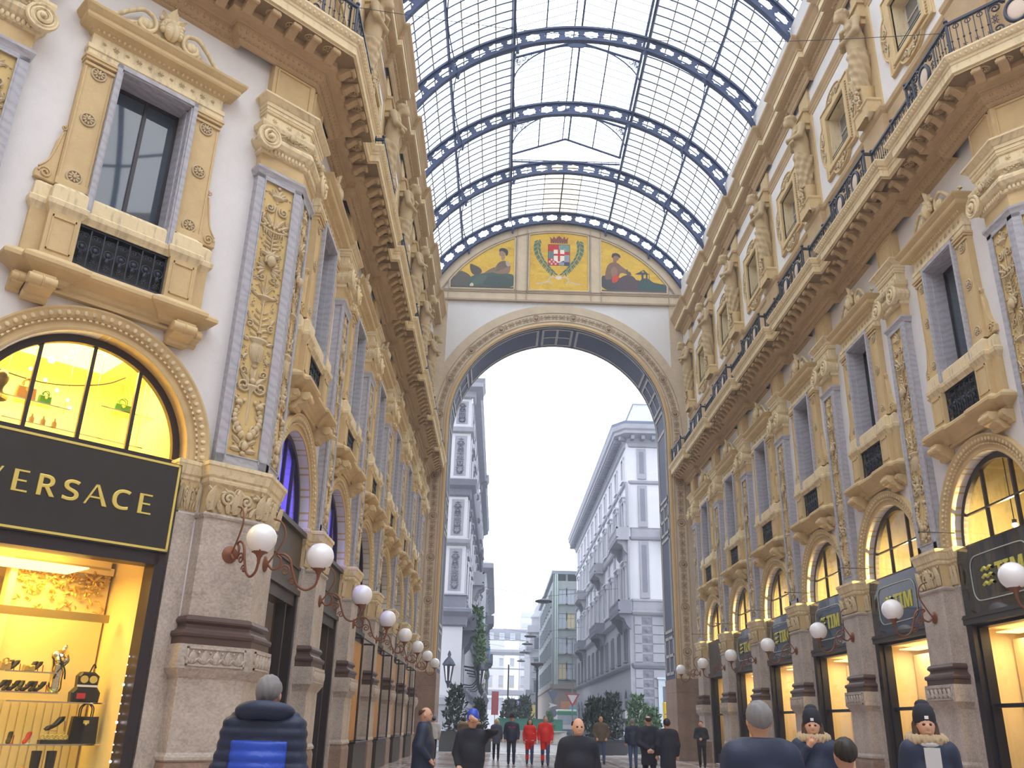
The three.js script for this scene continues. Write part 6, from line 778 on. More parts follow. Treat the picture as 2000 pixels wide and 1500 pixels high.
// ---------------------------------------------------------------- street furniture
const foliage = (n, fn, w = 0.12, l = 0.3) => { const b = new MB(); for (let i = 0; i < n; i++) { const p = fn(i / n), g = leaf(rr(l * 0.6, l * 1.2), w * rr(0.7, 1.2), rr(-0.6, 0.6), 0.2, 2); b.add(g, M4(p[0], p[1], p[2], rr(-1.2, 1.2), rr(0, 6.3), rr(-1.4, 1.4))); } return b.geo(); };
const G_bush = [0, 1, 2].map((k) => foliage(420, () => { const a = rr(0, 6.3), h = Math.pow(rnd(), 0.8), r = (0.62 - 0.35 * h * h) * Math.sqrt(rnd()) * (k === 1 ? 0.8 : 1); return [r * Math.cos(a), 0.1 + h * (1.5 + 0.3 * k), r * Math.sin(a)]; }));
function planter(x, z, w, h, label, hasPot, gi, sc = 1, mat = M.leafDark, potMat = M.planter) { const t = thing('potted_shrub', label, 'plant', [x, 0, z]); if (hasPot) { const b = new MB(); b.add(sweep([[-0.02, 0], [0.0, h], [0.04, h], [0.04, h + 0.06], [-0.06, h + 0.06], [-0.06, h - 0.06], [-w / 2 + 0.01, h - 0.06]], [[-w / 2, 0.45], [w / 2, 0.45], [w / 2, -0.45], [-w / 2, -0.45], [-w / 2, 0.45]].reverse().map(([a, c]) => [a, c]).reverse())); b.b2(-w / 2, w / 2, 0, h - 0.02, -0.45, 0.45); b.build('planter_box', potMat, t); }
  { const b = new MB(); for (let i = 0; i < 7; i++) b.bar(V3(rr(-0.1, 0.1), hasPot ? h - 0.1 : 0, rr(-0.1, 0.1)), V3(rr(-0.4, 0.4) * sc, (hasPot ? h : 0) + 1.3 * sc, rr(-0.35, 0.35) * sc), 0.014, 4); b.build('stem', M.bark, t); } const m = put('foliage', G_bush[gi], mat, t); m.position.y = hasPot ? h - 0.1 : 0; m.scale.setScalar(sc); stuff(m); return t; }
planter(-5.2, -35.2, 1.5, 0.95, 'bamboo-like shrub in a dark planter left of the arch, behind the man in profile', true, 2, 1.1); planter(-3.9, -36.4, 1.4, 0.95, 'dark shrub in a planter behind the woman in the brown coat', true, 1, 0.95);
planter(-1.9, -60, 1.6, 0.8, 'dark leafy shrub in a planter behind the uniformed man', true, 0, 1.5); planter(-0.6, -62, 1.5, 0.7, 'slim shrub beside the uniformed man, further down the street', true, 1, 1.5);
planter(2.5, -35.6, 1.7, 0.7, 'big dark shrub in a planter behind the man in the black jacket', true, 0, 1.35); planter(3.6, -37.5, 1.5, 0.7, 'tall dark shrub beside the bald man', true, 2, 1.15); planter(1.2, -58, 2.6, 0.9, 'low shrub with pale flowers in a stone planter right of the two figures in red', true, 1, 0.8, M.leaf, M.planterPale);
planter(5.4, -40.0, 1.5, 0.6, 'leafy shrub by the rusticated corner of the palace', true, 2, 1.2, M.leaf); planter(6.7, -43.0, 1.5, 0.6, 'grey-green shrub behind the man in the dark coat', true, 0, 1.25, M.leaf);
{ const t = thing('street_barrier', 'pale concrete barrier with a green hedge band behind the figures in red', 'barrier', [-0.3, 0, -59]); const b = new MB(); b.b2(-2.6, 2.6, 0, 0.85, -0.2, 0.2).b2(-2.7, 2.7, 0.85, 0.95, -0.26, 0.26); b.build('concrete_wall', M.planterPale, t); const c = new MB(); c.b2(-2.6, 2.6, 0.95, 1.75, -0.05, 0.05).b2(-2.6, 2.6, 1.75, 1.82, -0.1, 0.1); c.build('green_panel', M.hedge, t); }
{ const t = thing('hanging_plant', 'thick green climber spilling over the balcony of the left house', 'plant', [-4.62, 7.0, -49]); const m = put('foliage', foliage(900, () => { const s = rnd(), z = rr(-2.9, 2.9); return s < 0.6 ? [rr(-0.2, 0.35), rr(0.2, 1.8), z] : [rr(0.1, 0.6), rr(-2.2 * Math.abs(Math.sin(z * 2.1)) - 0.4, 0.6), z < 0 ? rr(-3, -1.6) : z]; }, 0.2, 0.4), M.leaf, t); stuff(m); const n = put('hanging_shoots', foliage(260, () => [rr(0.25, 0.65), rr(-3.2, 0.3), rr(-3, -1.9)], 0.16, 0.34), M.leafPale, t); stuff(n); }
{ const G = new THREE.Group(); { const b = new MB(); b.bar(V3(0, 0.3, 0), V3(0, 0.2, 0.7), 0.04, 6); b.tube([V3(0, -0.5, 0), V3(0, -0.5, 0.4), V3(0, -0.1, 0.7)], 0.03, 12, 5); b.build('bracket', M.iron, G); const c = new MB(); c.add(lathe([[0.03, -0.75], [0.07, -0.6], [0.14, -0.5]], 6), M4(0, 0, 0.75)); c.add(lathe([[0.14, -0.5], [0.26, 0.15], [0.32, 0.18], [0.2, 0.36], [0.06, 0.5], [0.09, 0.6], [0.02, 0.75]], 6), M4(0, 0, 0.75)); c.build('lantern_case', M.iron, G); const d = new MB(); d.add(lathe([[0.13, -0.46], [0.24, 0.12]], 6), M4(0, 0, 0.76, 0, 0.5)); d.build('lantern_glass', M.globe, G); }
  const spots = [[-6.05, 4.55, -43.7, 0], [-5.3, 4.6, -48, PI / 2], [-5.4, 4.6, -52.5, PI / 2], [-5.4, 4.6, -57, PI / 2], [-5.4, 4.6, -61.5, PI / 2]]; spots.forEach(([x, y, z, r], i) => { const c = G.clone(); c.name = numbered('wall_lantern'); c.position.set(x, y, z); c.rotation.y = r; c.scale.setScalar(1.5); c.userData = { label: i === 0 ? 'black iron wall lantern on the front pilaster of the left house' : `black iron wall lantern, ${ORD[i - 1]} along the shop fronts of the left house`, category: 'wall lantern' }; scene.add(c); }); }
{ const t = thing('street_lamp', 'tall dark street lamp post standing in the middle of the street', 'street lamp', [1.7, 0, -95]), b = new MB(); b.add(lathe([[0.3, 0], [0.3, 0.3], [0.16, 0.6], [0.13, 5], [0.1, 7.2], [0.2, 7.4], [0.1, 7.6]], 10)); b.build('post', M.iron, t); const c = new MB(); c.add(lathe([[0.1, 7.6], [0.35, 7.9], [0.75, 8.0], [0.8, 8.25], [0.2, 8.4]], 12)); c.build('lamp_head', M.iron, t); const d = new MB(); d.b2(-0.75, -0.15, 2.3, 3.5, -0.12, 0.12).b2(-0.5, -0.1, 1.5, 2.2, -0.1, 0.1); d.build('lit_sign', M.yellowLit, t); }
{ const t = thing('signal_pole', 'thin grey pole at the left kerb of the street', 'pole', [-1.75, 0, -95]), b = new MB(); b.cyl(0, 4, 0, 0.09, 8, 8); b.build('pole', M.iron, t); }
const signs = (name, label, x, z, fn) => { const t = thing(name, label, 'road sign', [x, 0, z]); fn(t); };
signs('give_way_sign', 'red-edged triangular give way sign on a tall pole before the palace', 4.75, -80, (t) => { const b = new MB(); b.cyl(0, 5, 0, 0.06, 10, 8); b.build('pole', M.metal, t); const tri = (s) => [[-s, s * 0.6], [s, s * 0.6], [0, -s * 1.13]], c = new MB(); c.add(slab(tri(0.75).reverse(), 0.05), M4(0, 3.95, 0.08)); c.build('red_border', M.signRed, t); const d = new MB(); d.add(slab(tri(0.5).reverse(), 0.02), M4(0, 3.98, 0.13)); d.build('sign_face', M.white, t); });
signs('direction_sign', 'dark round and triangular signs seen from behind on a grey pole', 2.75, -80, (t) => { const b = new MB(); b.cyl(0, 2.6, 0, 0.05, 5.2, 8); b.build('pole', M.metal, t); const c = new MB(); c.add(slab([[-0.6, 0.4], [0, -0.7], [0.6, 0.4]], 0.04), M4(0, 4.2, 0.06)); c.cyl(0, 2.6, 0, 0.001, 0.01); c.add(new THREE.CylinderGeometry(0.42, 0.42, 0.05, 20), M4(0, 2.5, 0.06, PI / 2)); c.build('sign_back', M.slate, t); const d = new MB(); d.add(slab([[0.5, 0], [-0.45, 0.25], [-0.25, 0], [-0.45, -0.25]], 0.04), M4(0, 3.25, 0.06)); d.build('arrow_plate', M.white, t); });
signs('parking_sign', 'small blue parking sign far down the street', -0.1, -118, (t) => { const b = new MB(); b.cyl(0, 2, 0, 0.05, 4, 6); b.build('pole', M.metal, t); const c = new MB(); c.b2(-0.5, 0.5, 3.4, 4.6, 0.02, 0.08); c.build('sign_plate', M.signBlue, t); const d = new MB(); d.add(signText('P', font, 0.7, 0.02), M4(0, 3.65, 0.09)); d.build('letter', M.white, t); });
signs('no_entry_sign', 'small red and white round sign at the left kerb far down the street', -1.2, -118, (t) => { const b = new MB(); b.cyl(0, 1.6, 0, 0.05, 3.2, 6); b.build('pole', M.metal, t); const c = new MB(); c.add(new THREE.CylinderGeometry(0.5, 0.5, 0.05, 20), M4(0, 3.1, 0.05, PI / 2)); c.build('sign_disc', M.signRed, t); const d = new MB(); d.b2(-0.35, 0.35, 3.0, 3.2, 0.07, 0.1); d.build('white_bar', M.white, t); });
{ const t = thing('banner', 'tall red banner hanging before the cream palace', 'banner', [-3.4, 0, -130]), b = new MB(); b.add(new THREE.BoxGeometry(1.1, 3.4, 0.06, 1, 8, 1), M4(0, 4.2, 0)); b.build('cloth', M.bannerRed, t); const c = new MB(); c.bar(V3(-0.6, 5.95, 0), V3(0.6, 5.95, 0), 0.05).cyl(0, 3, -0.1, 0.06, 6.1, 6); c.build('pole', M.metal, t); }
{ const t = thing('awning', 'bright blue awning on the upper balcony of the left house', 'awning', [-4.5, 9.6, -93]), b = new MB(); b.add(slab([[0, 0], [1.5, -0.3], [1.5, -1.6], [1.42, -1.6], [1.42, -0.4], [0, -0.1]], 3.6), M4(-1.0, 0, 1.8, 0, 0)); b.build('cloth', M.awning, t); }
{ const G = new THREE.Group(), b = new MB(); b.add(lathe([[0.02, 0.3], [0.1, 0.25], [0.2, 0.1], [0.75, -0.05], [0.8, -0.18], [0.5, -0.26], [0.02, -0.3]], 14)); b.build('lamp_shade', M.iron, G); const c = new MB(); c.bar(V3(-9, 1.5, 0), V3(0, 0.3, 0), 0.016, 4).bar(V3(9, 1.5, 0), V3(0, 0.3, 0), 0.016, 4); c.build('suspension_wire', M.iron, G);
  [-66, -101, -113, -129, -150].forEach((z, i) => { const c = G.clone(); c.name = numbered('hanging_street_lamp'); c.position.set(1.0, 12, z); c.userData = { label: `dark street lamp hung on wires over the street, ${ORD[i]} from the arch`, category: 'street lamp' }; scene.add(c); }); }
{ const t = thing('bus', 'white and green bus parked at the end of the palace', 'bus', [5.4, 0, -96]); const b = new MB(); b.add(slab([[-1.3, 0.5], [1.3, 0.5], [1.3, 2.7], [1.1, 3.1], [-1.1, 3.1], [-1.3, 2.7]], 9, [], 0.08), M4(0, 0, -9)); b.build('body', M.white, t); const c = new MB(); c.b2(-1.15, 1.15, 1.5, 2.4, 0, 0.06); c.build('windscreen', M.winPale, t); const d = new MB(); d.b2(-1.2, 1.2, 2.5, 2.9, 0, 0.07).b2(-1.32, -1.28, 1.6, 2.0, -8, -0.5); d.build('destination_board', M.signGreen, t); for (const [x, z] of [[-1.1, -1.6], [1.1, -1.6], [-1.1, -7], [1.1, -7]]) { const w = new MB(); w.add(new THREE.CylinderGeometry(0.48, 0.48, 0.3, 18), M4(x, 0.48, z, 0, 0, PI / 2)); w.build('wheel', M.black, t); } const e = new MB(); e.b2(-1.2, 1.2, 0.5, 0.9, 0, 0.08); e.build('bumper', M.slate, t); }
{ const t = thing('scooter', 'dark scooter parked before the palace, half hidden by the grey-haired man', 'scooter', [5.1, 0, -45.3], 0.3); for (const z of [-0.6, 0.65]) { const w = new MB(); w.add(new THREE.TorusGeometry(0.2, 0.07, 8, 18), M4(0, 0.27, z, 0, PI / 2)); w.cyl(0, 0.27, z, 0.05, 0.1); w.build('wheel', M.black, t); } const b = new MB(); b.add(slab([[-0.7, 0.35], [0.1, 0.3], [0.4, 0.35], [0.62, 0.9], [0.5, 1.0], [0.2, 0.5], [-0.1, 0.55], [-0.2, 0.78], [-0.85, 0.8], [-0.9, 0.6]], 0.3, [], 0.05), M4(0.15, 0, 0, 0, -PI / 2)); b.build('body', M.slate, t); const c = new MB(); c.bar(V3(-0.35, 1.08, 0.5), V3(0.35, 1.08, 0.5), 0.025).bar(V3(0, 0.3, 0.65), V3(0, 1.08, 0.5), 0.03); c.build('handlebar', M.metal, t); const d = new MB(); d.b2(-0.14, 0.14, 0.78, 0.88, -0.85, -0.15); d.build('seat', M.black, t); const e = new MB(); e.ball(0, 1.0, 0.62, 0.1); e.build('headlamp', M.globe, t); }
{ const t = thing('vending_cabinet', 'bright yellow three-part cabinet standing beside the right arch pier', 'cabinet', [6.78, 0, -36]); const b = new MB(); b.b2(-0.55, 0.75, 0, 0.8, -0.3, 0.3); b.build('dark_base', M.planter, t); for (let i = 0; i < 3; i++) { const c = new MB(); c.add(slab([[-0.5, 0], [0.7, 0], [0.7, 0.62], [-0.5, 0.62]], 0.5, [], 0.03), M4(0, 0.83 + i * 0.66, -0.25)); c.build('yellow_panel', M.yellow, t); } }
{ const t = thing('suspension_cable', 'thin steel cable strung across the arcade high up, from cornice to railing', 'cable'), b = new MB(); const A = V3(-6.4, 16.2, 0.2), B = V3(6.4, 15.6, 0.6), p = []; for (let i = 0; i <= 20; i++) { const u = i / 20; p.push(V3(lerp(A.x, B.x, u), lerp(A.y, B.y, u) - 0.55 * Math.sin(u * PI), lerp(A.z, B.z, u))); } b.tube(p, 0.007, 40, 5); b.build('wire', M.iron, t); }
// ---------------------------------------------------------------- shop interiors
Object.assign(M, {
  warmWall: std({ color: [0.86, 0.72, 0.40], roughness: 0.8 }), creamWall: std({ color: [0.82, 0.70, 0.50], roughness: 0.8 }), oliveWall: std({ color: [0.34, 0.29, 0.17], map: texStain }), brownWall: std({ color: [0.30, 0.21, 0.15], map: texMottle }), violetWall: std({ color: [0.45, 0.42, 0.75], roughness: 0.8 }), goldLeaf: std({ color: [0.66, 0.46, 0.12], roughness: 0.35, metalness: 0.5 }), whiteGlow: std({ color: [1, 0.95, 0.8], emissive: new THREE.Color(1, 0.86, 0.55), emissiveIntensity: 6 }), warmGlow: std({ color: [1, 0.8, 0.4], emissive: new THREE.Color(1, 0.66, 0.2), emissiveIntensity: 3.5 }), violetGlow: std({ color: [0.3, 0.2, 1], emissive: new THREE.Color(0.3, 0.22, 1), emissiveIntensity: 3 }), spark: std({ color: [1, 0.95, 1], emissive: new THREE.Color(1, 0.93, 1), emissiveIntensity: 10 }),
  blackLeather: std({ color: [0.018, 0.016, 0.016], roughness: 0.35 }), chrome: std({ color: [0.75, 0.68, 0.5], roughness: 0.15, metalness: 1 }), redPaint: std({ color: [0.55, 0.03, 0.03], roughness: 0.4 }), shelfGlass: phy({ color: [0.9, 0.98, 0.92], roughness: 0, transmission: 1, thickness: 0 }), curtain: std({ color: [0.55, 0.36, 0.12], roughness: 0.7 }), tan: std({ color: [0.45, 0.25, 0.1], roughness: 0.6 }), orangeCloth: std({ color: [0.72, 0.22, 0.03], roughness: 0.8 }), green: std({ color: [0.08, 0.32, 0.04], roughness: 0.6 }),
});
function room(t, name, x0, x1, y0, y1, z0, z1, mat, floorMat) { const b = new MB(), e = 0.06; b.b2(x0 - e, x1 + e, y1, y1 + e, z0, z1).b2(x0 - e, x0, y0, y1, z0, z1).b2(x1, x1 + e, y0, y1, z0, z1).b2(x0 - e, x1 + e, y0, y1, z0 - e, z0); b.build(name, mat, t); const f = new MB(); f.b2(x0 - e, x1 + e, y0 - e, y0, z0, z1); f.build('room_floor', floorMat ?? mat, t); }
function areaLamp(t, x, y, z, w, h, col, power, down = true, rotX = -PI / 2, glow) { // a glowing panel and a light of the same size just in front of it
  const l = new THREE.RectAreaLight(new THREE.Color(...col), power, w, h); l.position.set(x, y, z); l.rotation.x = rotX; t.add(l); if (glow) { const m = put('lamp_panel', new THREE.BoxGeometry(w, h, 0.02), glow, t); const o = rotX === -PI / 2 ? [0, 0.03, 0] : [0, 0, 0.03]; m.position.set(x + o[0], y + o[1], z + o[2]); m.rotation.x = rotX; } return l; }
// boutique in the octagon
const BT = (lx, y, lz) => [-7.0 - q * (3.03 - lx) + q * (lz - PD), y, 0.5175 + q * (3.03 - lx) + q * (lz - PD)];
{ const t = new THREE.Group(); archivolt(t); lunette(t, [-0.76, 0.02, 0.79], M.pane, false);
  { const b = new MB(); b.b2(-1.6, 1.6, 3.87, 5.3, -0.2, 0.1); b.build('sign_board', M.signBoard, t); const c = new MB(); for (const [x0, x1, y0, y1] of [[-1.58, 1.58, 5.25, 5.285], [-1.58, 1.58, 3.89, 3.925], [1.545, 1.58, 3.89, 5.285], [-1.58, -1.545, 3.89, 5.285]]) c.b2(x0, x1, y0, y1, 0.1, 0.115); c.build('gold_border', M.gold, t);
    const gl = (ch, x, w, h = 0.31) => { const g = new TextGeometry(ch, { font: fontThin, size: h / 0.74 * 0.745, depth: 0.02, curveSegments: 6, bevelEnabled: true, bevelThickness: 0.003, bevelSize: 0.008, bevelSegments: 1 }); g.computeBoundingBox(); const B = g.boundingBox, k = new MB(); k.add(g, M4(x - (B.min.x + B.max.x) / 2 * w / (B.max.x - B.min.x), 4.41 - B.min.y * h / (B.max.y - B.min.y), 0.1, 0, 0, 0, w / (B.max.x - B.min.x), h / (B.max.y - B.min.y), 1)); k.build('letter', M.gold, t); };
    const sl = (polys) => { const k = new MB(); for (const p of polys) k.add(slab(p, 0.022), M4(0, 4.41, 0.1)); k.build('letter', M.gold, t); };
    const E2 = (x) => sl([[[x - 0.1, 0], [x - 0.04, 0], [x - 0.04, 0.31], [x - 0.1, 0.31]], [[x - 0.05, 0], [x + 0.11, 0], [x + 0.11, 0.025], [x - 0.05, 0.025]], [[x - 0.05, 0.285], [x + 0.1, 0.285], [x + 0.1, 0.31], [x - 0.05, 0.31]], [[x - 0.05, 0.145], [x + 0.08, 0.145], [x + 0.08, 0.17], [x - 0.05, 0.17]]]);
    sl([[[-1.28, 0.31], [-1.21, 0.31], [-1.09, 0.05], [-1.12, 0]], [[-0.985, 0.31], [-0.955, 0.31], [-1.1, 0], [-1.125, 0]]]); E2(-0.71); gl('R', -0.35, 0.25); gl('S', -0.01, 0.23); sl([[[0.19, 0], [0.22, 0], [0.36, 0.31], [0.33, 0.31]], [[0.335, 0.31], [0.375, 0.31], [0.53, 0], [0.46, 0]], [[0.25, 0.1], [0.45, 0.1], [0.44, 0.125], [0.26, 0.125]]]); gl('C', 0.73, 0.27); E2(1.1); }
  { const b = new MB(); for (const s of [-1, 1]) b.b2(s > 0 ? 1.44 : -1.6, s > 0 ? 1.6 : -1.44, 0, 3.87, -0.3, 0.05); b.b2(-1.5, 1.5, 3.68, 3.87, -0.3, 0.05).b2(-1.5, 1.5, 0, 0.12, -0.3, 0.0); b.build('display_frame', M.darkFrame, t); const m = put('display_pane', new THREE.PlaneGeometry(2.9, 3.56), M.pane, t); m.position.set(0, 1.9, -0.18); }
  for (let i = 0; i < 16; i++) { const m = put('fairy_light', new THREE.SphereGeometry(i % 4 ? 0.009 : 0.018, 6, 5), M.spark, t); m.position.set(1.4 + rr(-0.01, 0.01), 0.3 + i * 0.135 + rr(-0.03, 0.03), -0.2); }
  addFront(t, 'shop_front', 'boutique front with black sign in gold capitals and yellow-lit arched window at the left', DIAG_L(3.03), PI / 4);
  const r = struct('wall_boutique', DIAG_L(3.03), PI / 4, 'warm yellow boutique rooms behind the black sign'); room(r, 'lower_room', -2.6, 1.5, 0.02, 3.86, -4.0, -0.36, M.warmWall); room(r, 'upper_room', -2.6, 1.72, 5.2, 7.6, -3.4, -0.42, M.warmWall);
  { const b = new MB(); b.add(sweep([[0, 3.3], [0.05, 3.32], [0.1, 3.5], [0.22, 3.6], [0.25, 3.75], [0.4, 3.8]], [[-2.6, -3.98], [1.48, -3.98]])); b.b2(-2.5, 1.4, 3.72, 3.86, -3.2, -1.5).b2(-2.2, 1.2, 3.62, 3.74, -3.0, -1.7); b.build('ceiling_moulding', M.warmWall, r); }
  { const b = new MB(); b.b2(-0.1, 1.46, 0.05, 3.72, -1.75, -1.6); b.build('display_wall', M.warmWall, r); const c = new MB(); for (const [x0, x1, y0, y1] of [[-0.1, 1.46, 3.64, 3.76], [-0.1, 0.0, 0, 3.7]]) c.b2(x0, x1, y0, y1, -1.62, -1.5); c.build('display_moulding', M.warmWall, r); const g = new MB(); for (let i = 0; i < 260; i++) { const x = rr(0.05, 1.4), y = 3.62 - Math.abs(rr(0, 1) * rr(0, 1)) * 0.75; g.add(leaf(rr(0.06, 0.13), rr(0.03, 0.06), rr(-0.8, 0.8), 0.3, 3), M4(x, y, -1.58 + rr(0, 0.06), rr(-0.8, 0.8), 0, rr(0, 6.3))); } stuff(g.build('gilded_foliage', M.goldLeaf, r)); for (let i = 0; i < 12; i++) { const b = new MB(); b.b2(-0.02 + i * 0.123, 0.08 + i * 0.123, 0.06, 1.66, -1.6, -1.575); b.build('display_slat', M.warmWall, r); } }
  { const b = new MB(); b.box(0.45, 2.9, -0.98, 1.7, 0.12, 0.08); b.build('light_bar', M.goldLeaf, r); }
  for (const [y, x0, x1] of [[2.04, -0.1, 0.68], [1.76, -0.1, 0.68], [1.64, 0.0, 1.4], [1.06, 0.0, 1.44]]) { const b = new MB(); b.b2(x0, x1, y, y + 0.02, -1.3, -0.75); b.build('glass_shelf', M.shelfGlass, r); const e = new MB(); e.b2(x0, x1, y, y + 0.02, -0.75, -0.74); e.build('shelf_edge', M.chrome, r); }
  areaLamp(r, -0.6, 3.55, -1.0, 2.6, 0.9, [1, 0.64, 0.13], 16, true, -PI / 2, M.warmGlow); areaLamp(r, -0.3, 7.4, -1.8, 2.6, 1.6, [1, 0.68, 0.13], 34, true, -PI / 2, M.warmGlow);
  for (let i = 0; i < 9; i++) { const m = put('spot_bulb', new THREE.SphereGeometry(i === 2 ? 0.06 : 0.03, 8, 6), M.whiteGlow, r); m.position.set(-0.3 + 0.28 * Math.cos(i * 0.8) + (i > 4 ? 0.15 : 0), 7.15 - i * 0.12, -1.2); }
  for (const [x, y, w, l] of [[0.95, 6.25, 0.9, 'right'], [-0.6, 6.05, 1.3, 'left'], [0.2, 5.7, 2.2, 'low']]) { const b = new MB(); b.b2(x - w / 2, x + w / 2, y, y + 0.02, -1.6, -0.9); b.build('glass_shelf', M.shelfGlass, r); const c = new MB(); c.b2(x - w / 2, x + w / 2, y, y + 0.02, -0.9, -0.89).bar(V3(x - w / 2, y, -1.2), V3(x - w / 2, 7.6, -1.2), 0.008, 4).bar(V3(x + w / 2, y, -1.2), V3(x + w / 2, 7.6, -1.2), 0.008, 4); c.build('shelf_edge', M.chrome, r); }
  { const b = new MB(); b.tube([V3(-2.2, 6.9, -1.5), V3(-1.2, 6.55, -1.2), V3(-0.3, 6.5, -1.2), V3(0.6, 6.75, -1.2), V3(0.95, 7.0, -1.3)], 0.012, 30, 5); b.build('hanging_branch', M.bark, r); }
  // goods on the shelves
  const item = (name, label, cat, lx, y, lz, turn = 0, group) => thing(name, label, cat, BT(lx, y, lz), PI / 4 + turn, group);
  const shoe = (t, mat, sole) => { const b = new MB(); b.add(slab([[-0.1, 0.11], [-0.02, 0.05], [0.1, 0.0], [0.13, 0.02], [0.1, 0.05], [0.02, 0.075], [-0.05, 0.15], [-0.11, 0.16]], 0.05, [], 0.012), M4(-0.025, 0, 0, 0, -PI / 2)); b.build('upper', mat, t); const c = new MB(); c.bar(V3(0, 0, -0.1), V3(0, 0.11, -0.09), 0.007, 6).b2(-0.025, 0.025, 0, 0.006, 0.02, 0.12); c.build('heel', sole, t); };
  { let s0; [[0.05, 2.06, 'black'], [0.13, 2.06, 'black'], [0.38, 2.06, 'black'], [0.45, 2.06, 'black']].forEach(([x, y], i) => { if (!s0) { s0 = item('high_heeled_shoe', 'black high-heeled shoe on the top glass shelf, leftmost of four', 'shoe', x, y, -1.05, -0.9, 'heels on the top shelf'); shoe(s0, M.blackLeather, M.redPaint); } else dup(s0, BT(x, y, -1.05), PI / 4 - 0.9, `black high-heeled shoe on the top glass shelf, ${ORD[i]} from the left`); });
    for (let i = 0; i < 7; i++) dup(s0, BT(0.0 + i * 0.09, 1.78, -1.0), PI / 4 - 0.9 + (i % 2) * 0.3, `dark shoe in the row of seven on the second glass shelf, ${ORD[i]} from the left`, 'shoes on the second shelf'); dup(s0, BT(0.28, 1.08, -1.0), PI / 4 - 0.4, 'single shoe with red heel at the left end of the lowest glass shelf', 'shoes on the lowest shelf'); }
  const bag = (t, w, h, d, mat, handle) => { const b = new MB(); b.add(slab([[-w / 2, 0], [w / 2, 0], [w / 2 * 0.9, h], [-w / 2 * 0.9, h]], d, [], 0.015), M4(0, 0, -d / 2)); b.build('bag_body', mat, t); if (handle) { const c = new MB(); for (const z of [-d * 0.3, d * 0.3]) c.tube([V3(-w * 0.22, h, z), V3(-w * 0.2, h + handle * 0.7, z), V3(0, h + handle, z), V3(w * 0.2, h + handle * 0.7, z), V3(w * 0.22, h, z)], 0.01, 20, 5); c.build('handle', mat, t); } const e = new MB(); e.box(0, h * 0.8, d / 2 + 0.01, w * 0.2, h * 0.12, 0.02).ball(0, h * 0.72, d / 2 + 0.015, 0.02, 8); e.build('clasp', M.gold, t); };
  { const t = item('handbag', 'large black leather handbag with two round handles and gold clasp on the lowest shelf', 'handbag', 1.24, 1.08, -1.0, -0.1); bag(t, 0.4, 0.38, 0.16, M.blackLeather, 0.19); }
  { const t = item('clutch_bag', 'small gold clutch beside the upright black heels on the top shelf', 'handbag', 0.26, 2.06, -0.9, 0.2); bag(t, 0.18, 0.09, 0.06, M.goldLeaf, 0); } { const t = item('handbag', 'round yellow handbag at the left end of the top shelf', 'handbag', -0.05, 2.06, -0.95); bag(t, 0.16, 0.12, 0.06, M.curtain, 0.05); }
  { const t = item('backpack', 'black backpack with two round gold pockets and a red patch on the middle shelf', 'backpack', 1.16, 1.66, -1.0, -0.1); const b = new MB(); b.add(slab([[-0.2, 0], [0.2, 0], [0.21, 0.14], [0.15, 0.22], [0.16, 0.38], [0.08, 0.44], [-0.1, 0.44], [-0.15, 0.38], [-0.14, 0.22], [-0.21, 0.14]], 0.18, [], 0.025), M4(0, 0, -0.09)); b.build('bag_body', M.blackLeather, t); for (const s of [-1, 1]) { const m = put('round_pocket', new THREE.CylinderGeometry(0.055, 0.055, 0.03, 16), M.gold, t); m.rotation.x = PI / 2; m.position.set(s * 0.065, 0.33, 0.1); } const c = new MB(); c.box(-0.07, 0.09, 0.095, 0.12, 0.08, 0.02); c.build('red_patch', M.redPaint, t); const d = new MB(); d.box(0, 0.235, 0.09, 0.3, 0.03, 0.03); d.build('white_trim', M.white, t); const e = new MB(); e.tube([V3(0.02, 0.43, 0), V3(0.07, 0.56, 0), V3(0.1, 0.5, 0)], 0.012); e.build('strap', M.blackLeather, t); }
  { const t = item('mannequin_torso', 'shiny silver-gold torso bust with straps on the middle shelf', 'mannequin', 0.72, 1.78, -1.05, 0.2); const f = (x, y, z) => { let d = cap(x, y, z, [0, 0.08, 0], [0, 0.3, 0], 0.1, 0.085); d = smin(d, cap(x, y, z, [0, 0.3, 0], [0.0, 0.5, 0], 0.085, 0.11), 0.05); d = smin(d, cap(x, y, z, [-0.08, 0.54, 0], [0.09, 0.54, 0], 0.06, 0.06), 0.05); d = smin(d, cap(x, y, z, [0.02, 0.55, 0], [0.05, 0.66, 0.01], 0.045, 0.04), 0.03); for (const s of [-1, 1]) d = smin(d, elli(x, y, z, [s * 0.055, 0.46, 0.08], [0.05, 0.05, 0.05]), 0.03); return Math.max(d, -y); }; const g = put('bust', nets(f, [-0.2, 0, -0.18], [0.2, 0.72, 0.2], 0.014), M.chrome, t); const b = new MB(); for (const s of [-1, 1]) b.tube([V3(s * 0.07, 0.57, 0.05), V3(s * 0.06, 0.46, 0.14), V3(-s * 0.05, 0.32, 0.11), V3(-s * 0.09, 0.2, 0.08)], 0.012, 16, 5); b.build('strap', M.blackLeather, t); }
  { const t = item('shoe', 'black boot-shoe on a cream sole on the lowest shelf beside the handbag', 'shoe', 0.88, 1.25, -1.05, -1.2); shoe(t, M.blackLeather, M.tan); t.scale.setScalar(1.3); } { const t = item('jewellery_stand', 'low stand of gold jewellery beside the black handbag', 'jewellery', 0.82, 1.08, -0.95); const b = new MB(); b.b2(-0.2, 0.2, 0, 0.05, -0.06, 0.06); b.build('stand', M.blackLeather, t); for (let i = 0; i < 6; i++) { const m = put('bangle', new THREE.TorusGeometry(0.03, 0.01, 6, 14), M.gold, t); m.position.set(-0.16 + i * 0.065, 0.09, 0); } }
